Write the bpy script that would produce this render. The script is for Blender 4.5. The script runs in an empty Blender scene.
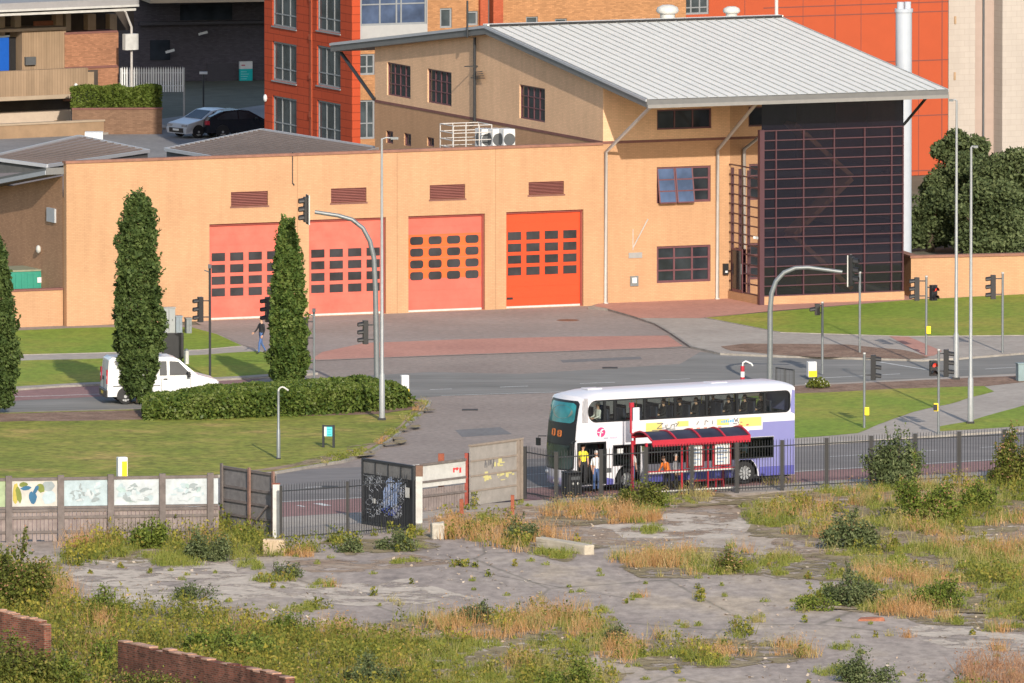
import bpy, math, random
import numpy as np
from mathutils import Vector, Matrix, noise as mnoise
R = math.radians
sc = bpy.context.scene
COL = sc.collection
random.seed(7); rng = np.random.default_rng(7)

# ------------------------------------------------------------------ camera, sky, sun, exposure
FPX = 16450.0; PITCH = R(5.29); CAM = Vector((0, -696.4, 70.74))
cd = bpy.data.cameras.new('camera'); cam = bpy.data.objects.new('camera', cd); COL.objects.link(cam)
cd.sensor_width = 36; cd.lens = 36*FPX/1024; cd.clip_start = 5; cd.clip_end = 6000
cam.location = CAM; cam.rotation_euler = (math.pi/2-PITCH, 0, 0); sc.camera = cam
SUN_EL = R(24.5); SUN_AZ = (0.19, -0.982)          # horizontal direction towards the sun
w = bpy.data.worlds.new('World'); sc.world = w; w.use_nodes = True
nt = w.node_tree; bg = nt.nodes['Background']
sky = nt.nodes.new('ShaderNodeTexSky'); sky.sky_type = 'NISHITA'; sky.sun_disc = False
sky.sun_elevation = SUN_EL; sky.sun_rotation = math.atan2(SUN_AZ[0], SUN_AZ[1])
sky.air_density = 1.0; sky.dust_density = 1.2; sky.ozone_density = 1.0
nt.links.new(sky.outputs[0], bg.inputs[0]); bg.inputs[1].default_value = 0.15
sl = bpy.data.lights.new('sun', 'SUN'); sun = bpy.data.objects.new('sun', sl); COL.objects.link(sun)
sl.energy = 3.8; sl.angle = R(0.53); sl.color = (1.0, 0.915, 0.795)
sd = Vector((SUN_AZ[0]*math.cos(SUN_EL), SUN_AZ[1]*math.cos(SUN_EL), math.sin(SUN_EL)))
sun.rotation_euler = sd.to_track_quat('Z', 'Y').to_euler(); sun.location = (60, -120, 90)
sc.view_settings.view_transform = 'Standard'; sc.view_settings.look = 'None'
sc.view_settings.exposure = 0.46; sc.view_settings.gamma = 1.0
sc.render.engine = 'CYCLES'; sc.cycles.max_bounces = 5; sc.cycles.transparent_max_bounces = 12
sc.cycles.use_denoising = True

# ------------------------------------------------------------------ pixel -> world (measuring the photograph)
_F = Vector((0, math.cos(PITCH), -math.sin(PITCH))); _U = Vector((0, math.sin(PITCH), math.cos(PITCH)))
def ray(px, py): return _F + Vector((1,0,0))*((px-512)/FPX) - _U*((py-341.5)/FPX)
def G(px, py, z=0.0):
    d = ray(px, py); return CAM + d*((z-CAM.z)/d.z)
def PY(px, py, Y):
    d = ray(px, py); return CAM + d*((Y-CAM.y)/d.y)
def SC(py): return FPX/((G(512, py)-CAM).length)          # px per metre on the ground at that row
class Frame:
    def __init__(s, o, deg):
        s.o = Vector(o); s.a = R(deg); s.u = Vector((math.cos(s.a), math.sin(s.a), 0)); s.v = Vector((-math.sin(s.a), math.cos(s.a), 0))
    def front(s, px, py, v=0.0):                             # (u, z) where the sight line meets the plane v
        d = ray(px, py); n = s.v; t = ((s.o + n*v - CAM).dot(n))/d.dot(n); p = CAM + d*t - s.o
        return p.dot(s.u), p.z
    def side(s, px, py, u=0.0):                              # (v, z) on the plane u
        d = ray(px, py); n = s.u; t = ((s.o + n*u - CAM).dot(n))/d.dot(n); p = CAM + d*t - s.o
        return p.dot(s.v), p.z
    def rect(s, x0, y0, x1, y1, v=0.0):
        xm, ym = (x0+x1)/2, (y0+y1)/2
        return s.front(x0, ym, v)[0], s.front(xm, y1, v)[1], s.front(x1, ym, v)[0], s.front(xm, y0, v)[1]   # u0,z0,u1,z1
    def srect(s, x0, y0, x1, y1, u=0.0):
        xm, ym = (x0+x1)/2, (y0+y1)/2
        a, b = s.side(x0, ym, u)[0], s.side(x1, ym, u)[0]
        return min(a,b), s.side(xm, y1, u)[1], max(a,b), s.side(xm, y0, u)[1]
    def W(s, u, v, z=0.0): return s.o + s.u*u + s.v*v + Vector((0,0,z))

# ------------------------------------------------------------------ materials
MATS = {}
def _new(name):
    m = bpy.data.materials.new(name); m.use_nodes = True; return m, m.node_tree.nodes, m.node_tree.links, m.node_tree.nodes['Principled BSDF']
def _noise(N, L, vec, scale, detail=5, rough=.6):
    n = N.new('ShaderNodeTexNoise'); n.inputs['Scale'].default_value = scale; n.inputs['Detail'].default_value = detail; n.inputs['Roughness'].default_value = rough
    L.new(vec, n.inputs['Vector']); return n.outputs['Fac']
def _ramp(N, L, fac, stops):
    r = N.new('ShaderNodeValToRGB'); L.new(fac, r.inputs[0]); e = r.color_ramp.elements
    while len(e) < len(stops): e.new(.5)
    for i, (p, c) in enumerate(stops): e[i].position = p; e[i].color = (*c[:3], 1)
    return r.outputs[0]
def _mix(N, L, fac, a, b, mode='MIX'):
    m = N.new('ShaderNodeMix'); m.data_type = 'RGBA'; m.blend_type = mode
    for s, v in ((0, fac), (6, a), (7, b)):
        if hasattr(v, 'is_linked'): L.new(v, m.inputs[s])
        elif s == 0: m.inputs[0].default_value = v
        else: m.inputs[s].default_value = (*v[:3], 1)
    return m.outputs[2]
def sc_(c, k): return tuple(min(1, x*k) for x in c[:3])
def plain(name, c, rough=.6, var=.15, scale=3.0, metal=0.0, bump=0.0, spec=.4, big=.4):
    """a painted / rendered surface: two scales of weathering"""
    if name in MATS: return MATS[name]
    m, N, L, B = _new(name)
    tc = N.new('ShaderNodeTexCoord').outputs['Object']
    f1 = _noise(N, L, tc, scale, 6, .65); f2 = _noise(N, L, tc, big, 3, .5)
    c1 = _ramp(N, L, f1, [(.3, sc_(c, 1-var)), (.7, sc_(c, 1+var*.6))])
    c2 = _mix(N, L, f2, (1-var*.8,)*3, (1.0,)*3)
    L.new(_mix(N, L, 1.0, c1, c2, 'MULTIPLY'), B.inputs['Base Color'])
    B.inputs['Roughness'].default_value = rough; B.inputs['Metallic'].default_value = metal
    B.inputs['Specular IOR Level'].default_value = spec
    if bump:
        b = N.new('ShaderNodeBump'); b.inputs['Strength'].default_value = bump; b.inputs['Distance'].default_value = .03
        L.new(f1, b.inputs['Height']); L.new(b.outputs[0], B.inputs['Normal'])
    MATS[name] = m; return m
def brick(name, c, var=.12, mortar=None, bw=.225, bh=.075, streak=.12, spread=.18, msize=.012):
    """brickwork mapped on every upright face of a box-like building (vector = x+y, z)"""
    if name in MATS: return MATS[name]
    m, N, L, B = _new(name)
    tc = N.new('ShaderNodeTexCoord').outputs['Object']
    sp = N.new('ShaderNodeSeparateXYZ'); L.new(tc, sp.inputs[0])
    ad = N.new('ShaderNodeMath'); ad.operation = 'ADD'; L.new(sp.outputs[0], ad.inputs[0]); L.new(sp.outputs[1], ad.inputs[1])
    cb = N.new('ShaderNodeCombineXYZ'); L.new(ad.outputs[0], cb.inputs[0]); L.new(sp.outputs[2], cb.inputs[1])
    bt = N.new('ShaderNodeTexBrick'); L.new(cb.outputs[0], bt.inputs['Vector'])
    bt.inputs['Scale'].default_value = 1; bt.inputs['Brick Width'].default_value = bw; bt.inputs['Row Height'].default_value = bh
    bt.inputs['Mortar Size'].default_value = msize; bt.inputs['Color1'].default_value = (*sc_(c, 1-spread), 1); bt.inputs['Color2'].default_value = (*sc_(c, 1+spread), 1)
    bt.inputs['Mortar'].default_value = (*(mortar or sc_(c, .86)), 1)
    f2 = _noise(N, L, tc, .35, 5, .6)
    st = N.new('ShaderNodeMapping'); L.new(cb.outputs[0], st.inputs[0]); st.inputs['Scale'].default_value = (2.2, .25, 1)
    f3 = _noise(N, L, st.outputs[0], 1.0, 5, .6)
    c2 = _mix(N, L, 1.0, bt.outputs['Color'], _ramp(N, L, f2, [(.3, (1-var,)*3), (.7, (1.0+var*.3,)*3)]), 'MULTIPLY')
    c3 = _mix(N, L, 1.0, c2, _ramp(N, L, f3, [(.25, (1-streak,)*3), (.6, (1.0,)*3)]), 'MULTIPLY')
    L.new(c3, B.inputs['Base Color']); B.inputs['Roughness'].default_value = .85; B.inputs['Specular IOR Level'].default_value = .2
    MATS[name] = m; return m
def glass_dark(name, c=(.02,.024,.03), rough=.08, spec=.5):
    if name in MATS: return MATS[name]
    m, N, L, B = _new(name)
    tc = N.new('ShaderNodeTexCoord').outputs['Object']; f = _noise(N, L, tc, .8, 3)
    L.new(_ramp(N, L, f, [(.35, sc_(c, .7)), (.65, sc_(c, 1.5))]), B.inputs['Base Color'])
    B.inputs['Roughness'].default_value = rough; B.inputs['Specular IOR Level'].default_value = spec
    MATS[name] = m; return m
def glass_clear(name, tint=(.6,.68,.66), refl=.12, sky_tint=None):
    if name in MATS: return MATS[name]
    m, N, L, B = _new(name)
    tr = N.new('ShaderNodeBsdfTransparent'); tr.inputs[0].default_value = (*tint, 1)
    gl = N.new('ShaderNodeBsdfGlossy'); gl.inputs['Roughness'].default_value = .03
    fr = N.new('ShaderNodeLayerWeight'); fr.inputs[0].default_value = .25
    ad = N.new('ShaderNodeMath'); ad.operation = 'MULTIPLY_ADD'; L.new(fr.outputs['Fresnel'], ad.inputs[0]); ad.inputs[1].default_value = .8; ad.inputs[2].default_value = refl*.4
    mx = N.new('ShaderNodeMixShader'); L.new(ad.outputs[0], mx.inputs[0]); L.new(gl.outputs[0], mx.inputs[2]); base = tr.outputs[0]
    if sky_tint:                                                 # dark blue diffuse layer painted in place of reflected sky
        df = N.new('ShaderNodeBsdfDiffuse'); df.inputs[0].default_value = (*sky_tint, 1); m2 = N.new('ShaderNodeMixShader'); m2.inputs[0].default_value = .35
        L.new(base, m2.inputs[1]); L.new(df.outputs[0], m2.inputs[2]); base = m2.outputs[0]
    L.new(base, mx.inputs[1]); L.new(mx.outputs[0], N['Material Output'].inputs[0]); MATS[name] = m; return m
def leafmat(name, cols, trans=.25, noise_s=1.2, rough=.6):
    """leaves / blades: a colour per leaf, drifting over the plant"""
    if name in MATS: return MATS[name]
    m, N, L, B = _new(name)
    g = N.new('ShaderNodeNewGeometry'); tc = N.new('ShaderNodeTexCoord').outputs['Object']
    f = _noise(N, L, tc, noise_s, 3)
    k = N.new('ShaderNodeMath'); k.operation = 'MULTIPLY_ADD'; L.new(g.outputs['Random Per Island'], k.inputs[0]); k.inputs[1].default_value = .6
    k2 = N.new('ShaderNodeMath'); k2.operation = 'MULTIPLY_ADD'; L.new(f, k2.inputs[0]); k2.inputs[1].default_value = .9; k2.inputs[2].default_value = -.25
    L.new(k2.outputs[0], k.inputs[2])
    n = len(cols); c = _ramp(N, L, k.outputs[0], [(i/(n-1), cc) for i, cc in enumerate(cols)])
    L.new(c, B.inputs['Base Color']); B.inputs['Roughness'].default_value = rough; B.inputs['Specular IOR Level'].default_value = .15
    t = N.new('ShaderNodeBsdfTranslucent'); L.new(c, t.inputs[0])
    mx = N.new('ShaderNodeMixShader'); mx.inputs[0].default_value = trans; L.new(B.outputs[0], mx.inputs[1]); L.new(t.outputs[0], mx.inputs[2])
    L.new(mx.outputs[0], N['Material Output'].inputs[0]); MATS[name] = m; return m
def ground(name, stops, scale=.25, scale2=2.5, detail2=.35, stretch=(1,1,1), rough=.9, bump=.0, crack=0.0, speck=None):
    """ground surfaces: broad colour patches, a finer grain, optional cracks and bright specks"""
    if name in MATS: return MATS[name]
    m, N, L, B = _new(name)
    tc0 = N.new('ShaderNodeTexCoord').outputs['Object']
    mp = N.new('ShaderNodeMapping'); L.new(tc0, mp.inputs[0]); mp.inputs['Scale'].default_value = stretch; tc = mp.outputs[0]
    f1 = _noise(N, L, tc, scale, 7, .62); f2 = _noise(N, L, tc, scale2, 6, .7)
    c = _ramp(N, L, f1, stops)
    c = _mix(N, L, 1.0, c, _ramp(N, L, f2, [(.25, (1-detail2,)*3), (.75, (1+detail2*.35,)*3)]), 'MULTIPLY')
    if crack:
        v = N.new('ShaderNodeTexVoronoi'); v.feature = 'DISTANCE_TO_EDGE'; v.inputs['Scale'].default_value = .16
        wv = _mix(N, L, .12, tc, _noisec(N, L, tc, .7)); L.new(wv, v.inputs['Vector'])
        c = _mix(N, L, _ramp(N, L, v.outputs['Distance'], [(0.0, (crack*.8,)*3), (.013, (0,)*3)]), c, (.06,.06,.03))
    if speck:
        f3 = _noise(N, L, tc, speck[0], 2, .5); c = _mix(N, L, _ramp(N, L, f3, [(speck[1], (0,)*3), (speck[1]+.04, (1,)*3)]), c, speck[2])
    L.new(c, B.inputs['Base Color']); B.inputs['Roughness'].default_value = rough; B.inputs['Specular IOR Level'].default_value = .25
    if bump:
        b = N.new('ShaderNodeBump'); b.inputs['Strength'].default_value = bump; b.inputs['Distance'].default_value = .05
        L.new(f2, b.inputs['Height']); L.new(b.outputs[0], B.inputs['Normal'])
    MATS[name] = m; return m
def patchy(name, src_stops, scale, cut):
    """a thin ragged layer of soil: the bare tarmac shows through its holes"""
    m = ground(name, src_stops, .5, 3, .45, bump=.1); N, L = m.node_tree.nodes, m.node_tree.links; tc = N.new('ShaderNodeTexCoord').outputs['Object']
    f = _noise(N, L, tc, scale, 6, .7); a = _ramp(N, L, f, [(cut-.03,(0,0,0)),(cut+.03,(1,1,1))])
    t = N.new('ShaderNodeBsdfTransparent'); mx = N.new('ShaderNodeMixShader'); L.new(a, mx.inputs[0]); L.new(t.outputs[0], mx.inputs[1]); L.new(N['Principled BSDF'].outputs[0], mx.inputs[2]); L.new(mx.outputs[0], N['Material Output'].inputs[0]); return m
def _noisec(N, L, vec, scale):
    n = N.new('ShaderNodeTexNoise'); n.inputs['Scale'].default_value = scale; L.new(vec, n.inputs['Vector']); return n.outputs['Color']
def emis(name, c, k):
    if name in MATS: return MATS[name]
    m, N, L, B = _new(name); B.inputs['Base Color'].default_value = (*c, 1); B.inputs['Emission Color'].default_value = (*c, 1); B.inputs['Emission Strength'].default_value = k
    MATS[name] = m; return m

# ------------------------------------------------------------------ mesh building
class MB:
    def __init__(s): s.v = []; s.f = []; s.m = []; s.sm = []
    def face(s, pts, mi=0, sm=False):
        n = len(s.v); s.v += [tuple(p) for p in pts]; s.f.append(tuple(range(n, n+len(pts)))); s.m.append(mi); s.sm.append(sm)
    def raw(s, vs, fs, mi=0, sm=False):
        n = len(s.v); s.v += [tuple(p) for p in vs]
        for f in fs: s.f.append(tuple(i+n for i in f)); s.m.append(mi); s.sm.append(sm)
    def box(s, x0, y0, z0, x1, y1, z1, mi=0):
        vs = [(x0,y0,z0),(x1,y0,z0),(x1,y1,z0),(x0,y1,z0),(x0,y0,z1),(x1,y0,z1),(x1,y1,z1),(x0,y1,z1)]
        s.raw(vs, [(0,3,2,1),(4,5,6,7),(0,1,5,4),(1,2,6,5),(2,3,7,6),(3,0,4,7)], mi); return s
    def bar(s, p0, p1, wx, wz, mi=0, up=(0,0,1)):
        p0, p1 = Vector(p0), Vector(p1); d = (p1-p0).normalized(); up = Vector(up)
        if abs(d.dot(up)) > .98: up = Vector((0,1,0))
        a = d.cross(up).normalized()*wx/2; b = a.cross(d).normalized()*wz/2
        vs = [p0-a-b, p0+a-b, p0+a+b, p0-a+b, p1-a-b, p1+a-b, p1+a+b, p1-a+b]
        s.raw(vs, [(0,3,2,1),(4,5,6,7),(0,1,5,4),(1,2,6,5),(2,3,7,6),(3,0,4,7)], mi); return s
    def tube(s, pts, r, n=8, mi=0, cap=True):
        pts = [Vector(p) for p in pts]; rs = r if isinstance(r, (list, tuple)) else [r]*len(pts)
        vs = []; fs = []; ref = Vector((.013, .021, 1)) 
        for i, p in enumerate(pts):
            d = (pts[min(i+1, len(pts)-1)]-pts[max(i-1, 0)]).normalized()
            rf = ref if abs(d.dot(ref.normalized())) < .97 else Vector((1,.02,0))
            a = d.cross(rf).normalized(); b = a.cross(d)
            if i and (a.dot(pa) < 0): a, b = -a, -b
            pa = a
            for k in range(n):
                t = 2*math.pi*k/n; vs.append(p + (a*math.cos(t)+b*math.sin(t))*rs[i])
        for i in range(len(pts)-1):
            for k in range(n):
                k2 = (k+1) % n; fs.append((i*n+k, i*n+k2, (i+1)*n+k2, (i+1)*n+k))
        s.raw(vs, fs, mi, True)
        if cap: s.face(vs[:n][::-1], mi); s.face(vs[-n:], mi)
        return s
    def prism(s, poly, z0, z1, mi=0):
        n = len(poly); vs = [(p[0],p[1],z0) for p in poly]+[(p[0],p[1],z1) for p in poly]
        s.raw(vs, [tuple(range(n))[::-1], tuple(range(n, 2*n))]+[(i,(i+1)%n,n+(i+1)%n,n+i) for i in range(n)], mi); return s
    def extr(s, poly, axis, a0, a1, mi=0):
        """poly in the other two axes, extruded along axis ('x' or 'y')"""
        mk = (lambda p, a: (a, p[0], p[1])) if axis == 'x' else (lambda p, a: (p[0], a, p[1]))
        n = len(poly); vs = [mk(p, a0) for p in poly]+[mk(p, a1) for p in poly]
        s.raw(vs, [tuple(range(n))[::-1], tuple(range(n, 2*n))]+[(i,(i+1)%n,n+(i+1)%n,n+i) for i in range(n)], mi); return s
    def ball(s, c, rx, ry, rz, n=10, m=7, mi=0):
        vs = []; fs = []
        for j in range(m+1):
            t = math.pi*j/m
            for k in range(n):
                a = 2*math.pi*k/n; vs.append((c[0]+rx*math.sin(t)*math.cos(a), c[1]+ry*math.sin(t)*math.sin(a), c[2]+rz*math.cos(t)))
        for j in range(m):
            for k in range(n): k2 = (k+1)%n; fs.append((j*n+k, (j+1)*n+k, (j+1)*n+k2, j*n+k2))
        s.raw(vs, fs, mi, True); return s
    def build(s, name, mats, parent=None, bevel=0.0):
        me = bpy.data.meshes.new(name); me.from_pydata(s.v, [], s.f)
        for mm in (mats if isinstance(mats, (list, tuple)) else [mats]): me.materials.append(mm)
        me.polygons.foreach_set('material_index', s.m); me.polygons.foreach_set('use_smooth', s.sm); me.update()
        o = bpy.data.objects.new(name, me); COL.objects.link(o)
        if parent is not None: o.parent = parent
        if bevel:
            b = o.modifiers.new('bevel', 'BEVEL'); b.width = bevel; b.segments = 2; b.limit_method = 'ANGLE'
        return o
def tag(o, label=None, cat=None, group=None, kind=None):
    if label: o['label'] = label
    if cat: o['category'] = cat
    if group: o['group'] = group
    if kind: o['kind'] = kind
    return o
def thing(name, loc, deg, label, cat, group=None):
    o = bpy.data.objects.new(name, None); COL.objects.link(o); o.empty_display_size = .3
    o.location = loc; o.rotation_euler = (0, 0, R(deg)); return tag(o, label, cat, group)
def dup(root, loc, deg, label=None, scale=None, group=None):
    r = root.copy(); COL.objects.link(r); r.location = loc; r.rotation_euler = (0, 0, R(deg))
    if scale: r.scale = (scale,)*3 if not isinstance(scale, tuple) else scale
    if label: r['label'] = label
    if group: r['group'] = group
    for ch in list(root.children):
        c = ch.copy(); COL.objects.link(c); c.parent = r
        for g in list(ch.children):
            d = g.copy(); COL.objects.link(d); d.parent = c
    return r
def np_mesh(name, V, k, mat, parent=None, smooth=False):
    """V: (n*k,3) array, faces of k own corners each"""
    V = np.asarray(V, np.float32).reshape(-1, 3); n = len(V)//k
    me = bpy.data.meshes.new(name); me.vertices.add(n*k); me.vertices.foreach_set('co', V.ravel())
    me.loops.add(n*k); me.loops.foreach_set('vertex_index', np.arange(n*k, dtype=np.int32))
    me.polygons.add(n); me.polygons.foreach_set('loop_start', np.arange(0, n*k, k, dtype=np.int32))
    me.materials.append(mat); me.update(calc_edges=True)
    o = bpy.data.objects.new(name, me); COL.objects.link(o)
    if parent is not None: o.parent = parent
    return o
def leafquads(C, size, upbias=.3, aspect=.55):
    """leaf-shaped quads (diamonds) at the points C with random facing"""
    C = np.asarray(C); n = len(C); s = np.asarray(size)*np.ones(n)
    d = rng.normal(size=(n,3)); d[:,2] += upbias; d /= np.linalg.norm(d, axis=1)[:,None]
    e = rng.normal(size=(n,3)); e -= (e*d).sum(1)[:,None]*d; e /= np.linalg.norm(e, axis=1)[:,None]
    f = np.cross(d, e); a = e*(s*aspect)[:,None]*.5; b = f*s[:,None]*.5
    return np.stack([C-b, C+a-b*.1, C+b, C-a-b*.1], 1).reshape(-1, 3)
def bladetris(Bs, h, wd, lean=.35):
    Bs = np.asarray(Bs); n = len(Bs); h = np.asarray(h)*np.ones(n); a = rng.normal(0, .9, n)
    side = np.stack([np.cos(a), np.sin(a), 0*a], 1)*(np.asarray(wd)*np.ones(n))[:,None]*.5
    b = rng.uniform(0, 6.283, n); l = rng.uniform(0, lean, n)*h
    tip = Bs + np.stack([np.cos(b)*l, np.sin(b)*l, h], 1)
    return np.stack([Bs-side, Bs+side, tip], 1).reshape(-1, 3)
def wallholes(mb, a0, a1, z0, z1, holes, at, depth=.2, mi=0, axis='y', mi_rev=None):
    """an upright wall face in the plane y=at (or x=at) with rectangular holes and their reveals"""
    us = sorted({a0, a1, *[c for h in holes for c in (h[0], h[2])]}); zs = sorted({z0, z1, *[c for h in holes for c in (h[1], h[3])]})
    us = [u for u in us if a0 <= u <= a1]; zs = [z for z in zs if z0 <= z <= z1]
    P = (lambda a, z, d=0: (a, at+d, z)) if axis == 'y' else (lambda a, z, d=0: (at+d, a, z))
    for i in range(len(us)-1):
        for j in range(len(zs)-1):
            um, zm = (us[i]+us[i+1])/2, (zs[j]+zs[j+1])/2
            if any(h[0] < um < h[2] and h[1] < zm < h[3] for h in holes): continue
            mb.face([P(us[i],zs[j]), P(us[i+1],zs[j]), P(us[i+1],zs[j+1]), P(us[i],zs[j+1])], mi)
    for h in holes:
        q = [(h[0],h[1]),(h[2],h[1]),(h[2],h[3]),(h[0],h[3])]
        for k in range(4):
            a, b = q[k], q[(k+1)%4]; mb.face([P(*a), P(*b), P(*b, depth), P(*a, depth)], mi if mi_rev is None else mi_rev)
def gpoly(pts, z=0.0): return [G(x, y, z) for x, y in pts]
def rough_edge(poly, amp, step=1.0, seed=0):
    out = []
    for i in range(len(poly)):
        a, b = Vector(poly[i]), Vector(poly[(i+1) % len(poly)]); n = max(1, min(200, int((b-a).length/step)))
        for k in range(n):
            p = a.lerp(b, k/n); nz = mnoise.noise_vector(Vector((p.x*.45, p.y*.3, seed*7.3)))
            out.append(Vector((p.x+nz.x*amp, p.y+nz.y*amp*2.2, p.z)))
    return out
def sheet(name, pxpoly, z, mat, rough=0.0, kind='structure', seed=0, step=1.0):
    P = gpoly(pxpoly, z)
    if rough: P = rough_edge(P, rough, step, seed)
    mb = MB(); mb.face(P); o = mb.build(name, mat)
    if o.data.polygons[0].normal.z < 0: o.data.flip_normals()
    return tag(o, kind=kind)
def slab(name, pxpoly, z, mat, mkerb, rough=0.0, seed=0, kerb=.13):
    """a raised island with a kerb stone edge"""
    P = gpoly(pxpoly, z)
    ar = sum(P[i].x*P[(i+1)%len(P)].y-P[(i+1)%len(P)].x*P[i].y for i in range(len(P)))
    if ar < 0: P = P[::-1]
    n = len(P); mb = MB(); inn = []
    for i in range(n):
        d0 = (P[i]-P[i-1]).normalized(); d1 = (P[(i+1)%n]-P[i]).normalized(); nn = Vector((-d0.y-d1.y, d0.x+d1.x, 0))
        if nn.length < .2: nn = Vector((-d0.y, d0.x, 0))
        nn.normalize(); inn.append(P[i]+nn*kerb)
    for i in range(n):
        j = (i+1) % n; lo = lambda p: Vector((p.x, p.y, 0))
        mb.face([lo(P[i]), lo(P[j]), P[j], P[i]], 1); mb.face([P[i], P[j], inn[j], inn[i]], 1)
    I = [p.copy() for p in inn]
    mb.face(I, 0)
    return tag(mb.build(name, [mat, mkerb]), kind='structure')
def strip(name, pts, width, z, mat, kind='structure'):
    """a painted line along ground points given in pixels"""
    P = gpoly(pts, z); mb = MB()
    for i in range(len(P)-1):
        d = (P[i+1]-P[i]).normalized(); n = Vector((-d.y, d.x, 0))*width/2; mb.face([P[i]-n, P[i+1]-n, P[i+1]+n, P[i]+n])
    return tag(mb.build(name, mat), kind=kind)
def text_obj(s, size, mat, parent, loc, rot, name='lettering', extr=.004, sx=1.0):
    cu = bpy.data.curves.new(name, 'FONT'); cu.body = s; cu.size = size; cu.extrude = extr; cu.align_x = 'CENTER'; cu.align_y = 'CENTER'
    t = bpy.data.objects.new('t', cu); COL.objects.link(t); bpy.context.view_layer.update()
    me = bpy.data.meshes.new_from_object(t.evaluated_get(bpy.context.evaluated_depsgraph_get())); bpy.data.objects.remove(t)
    me.materials.clear(); me.materials.append(mat)
    o = bpy.data.objects.new(name, me); COL.objects.link(o); o.parent = parent; o.location = loc; o.rotation_euler = rot; o.scale = (sx, 1, 1); return o

# palette
M_white = plain('white_paint', (.62,.62,.61), .45, .08)
M_offw = plain('weathered_white_paint', (.52,.51,.48), .6, .18, 2.5)
M_steel = plain('galvanised_steel', (.20,.215,.22), .45, .12, 4, .35)
M_steel_l = plain('pale_galvanised_steel', (.30,.31,.315), .45, .1, 4, .2)
M_black = plain('black_plastic', (.018,.018,.02), .45, .15)
M_darkm = plain('dark_painted_metal', (.03,.032,.036), .5, .2)
M_dgrey = plain('dark_grey_metal', (.09,.095,.1), .5, .15)
M_rust = plain('rusty_red_steel', (.30,.085,.045), .85, .35, 5)
M_red = plain('red_paint', (.40,.022,.04), .4, .1)
M_yel = plain('yellow_plastic', (.85,.62,.02), .4, .06)
M_tyre = plain('tyre_rubber', (.02,.02,.021), .85, .2)
M_rim = plain('grey_wheel_rim', (.45,.46,.47), .35, .1, metal=.4)
M_conc = plain('weathered_concrete', (.40,.38,.34), .9, .22, 2.2, bump=.3)
M_bark = plain('bark', (.08,.06,.04), .95, .3, 5)
M_glass = glass_dark('dark_window_glass')
M_lred = emis('lit_red_lamp', (.8,.04,.02), .7)
M_lens = plain('unlit_lens', (.03,.02,.02), .2, .1)
# ================================================================== THE GROUND
G_asph = ground('pale_asphalt', [(.3,(.262,.212,.183)),(.5,(.30,.246,.212)),(.7,(.335,.275,.236))], .16, 3.5, .4)
G_asph_d = ground('dark_asphalt', [(.3,(.175,.168,.152)),(.5,(.22,.21,.192)),(.7,(.27,.255,.235))], .3, 3.5, .4, stretch=(.12,1.2,1))
G_asph_n = ground('street_asphalt', [(.3,(.175,.158,.15)),(.5,(.215,.195,.185)),(.7,(.26,.235,.22))], .3, 3.5, .4, stretch=(.12,1.2,1))
G_redlane = ground('red_bus_lane', [(.3,(.25,.14,.13)),(.7,(.31,.18,.165))], .3, 3, .3)
G_redband = ground('red_brick_paving', [(.3,(.42,.21,.165)),(.7,(.50,.26,.20))], .3, 4, .3)
G_fore = ground('forecourt_asphalt', [(.3,(.27,.222,.195)),(.7,(.34,.287,.257))], .2, 3, .3)
G_pave = ground('pale_pavement', [(.3,(.33,.285,.245)),(.7,(.41,.36,.31))], .3, 3, .25)
G_kerb = ground('kerb_stone', [(.3,(.24,.215,.19)),(.7,(.36,.33,.29))], 1.2, 5, .3)
G_lawn = ground('lawn_grass', [(.30,(.19,.228,.028)),(.42,(.24,.262,.036)),(.54,(.30,.29,.05)),(.64,(.43,.325,.09)),(.72,(.50,.36,.13))], .55, 5.5, .75, stretch=(.45,.5,1), bump=.5)
G_lawn2 = ground('verge_grass', [(.28,(.165,.26,.022)),(.48,(.22,.29,.032)),(.62,(.32,.30,.05)),(.76,(.42,.32,.11))], .16, 5.5, .5, stretch=(.6,.45,1), bump=.5)
G_soil = ground('bark_mulch', [(.3,(.18,.11,.075)),(.5,(.27,.17,.12)),(.7,(.35,.24,.17))], .8, 6, .6, bump=.6)
G_tarmac = ground('old_tarmac', [(.28,(.30,.243,.207)),(.42,(.375,.305,.258)),(.52,(.42,.345,.287)),(.62,(.475,.38,.285)),(.74,(.52,.41,.295))], .16, 2.6, .5, stretch=(.8,.35,1), crack=.55, bump=.06)
G_dirt = ground('dry_earth', [(.3,(.25,.165,.11)),(.5,(.34,.24,.165)),(.7,(.42,.33,.25))], .35, 3, .5, bump=.5)
G_concpad = ground('broken_concrete', [(.3,(.34,.29,.24)),(.5,(.44,.375,.31)),(.7,(.50,.435,.37))], .3, 3, .4, bump=.3, crack=.4)
G_paint = ground('white_road_paint', [(.3,(.5,.5,.48)),(.7,(.72,.72,.70))], 2.0, 8, .4)
G_earth = ground('far_ground', [(.3,(.10,.10,.07)),(.7,(.17,.16,.12))], .05, .8, .3)

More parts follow.
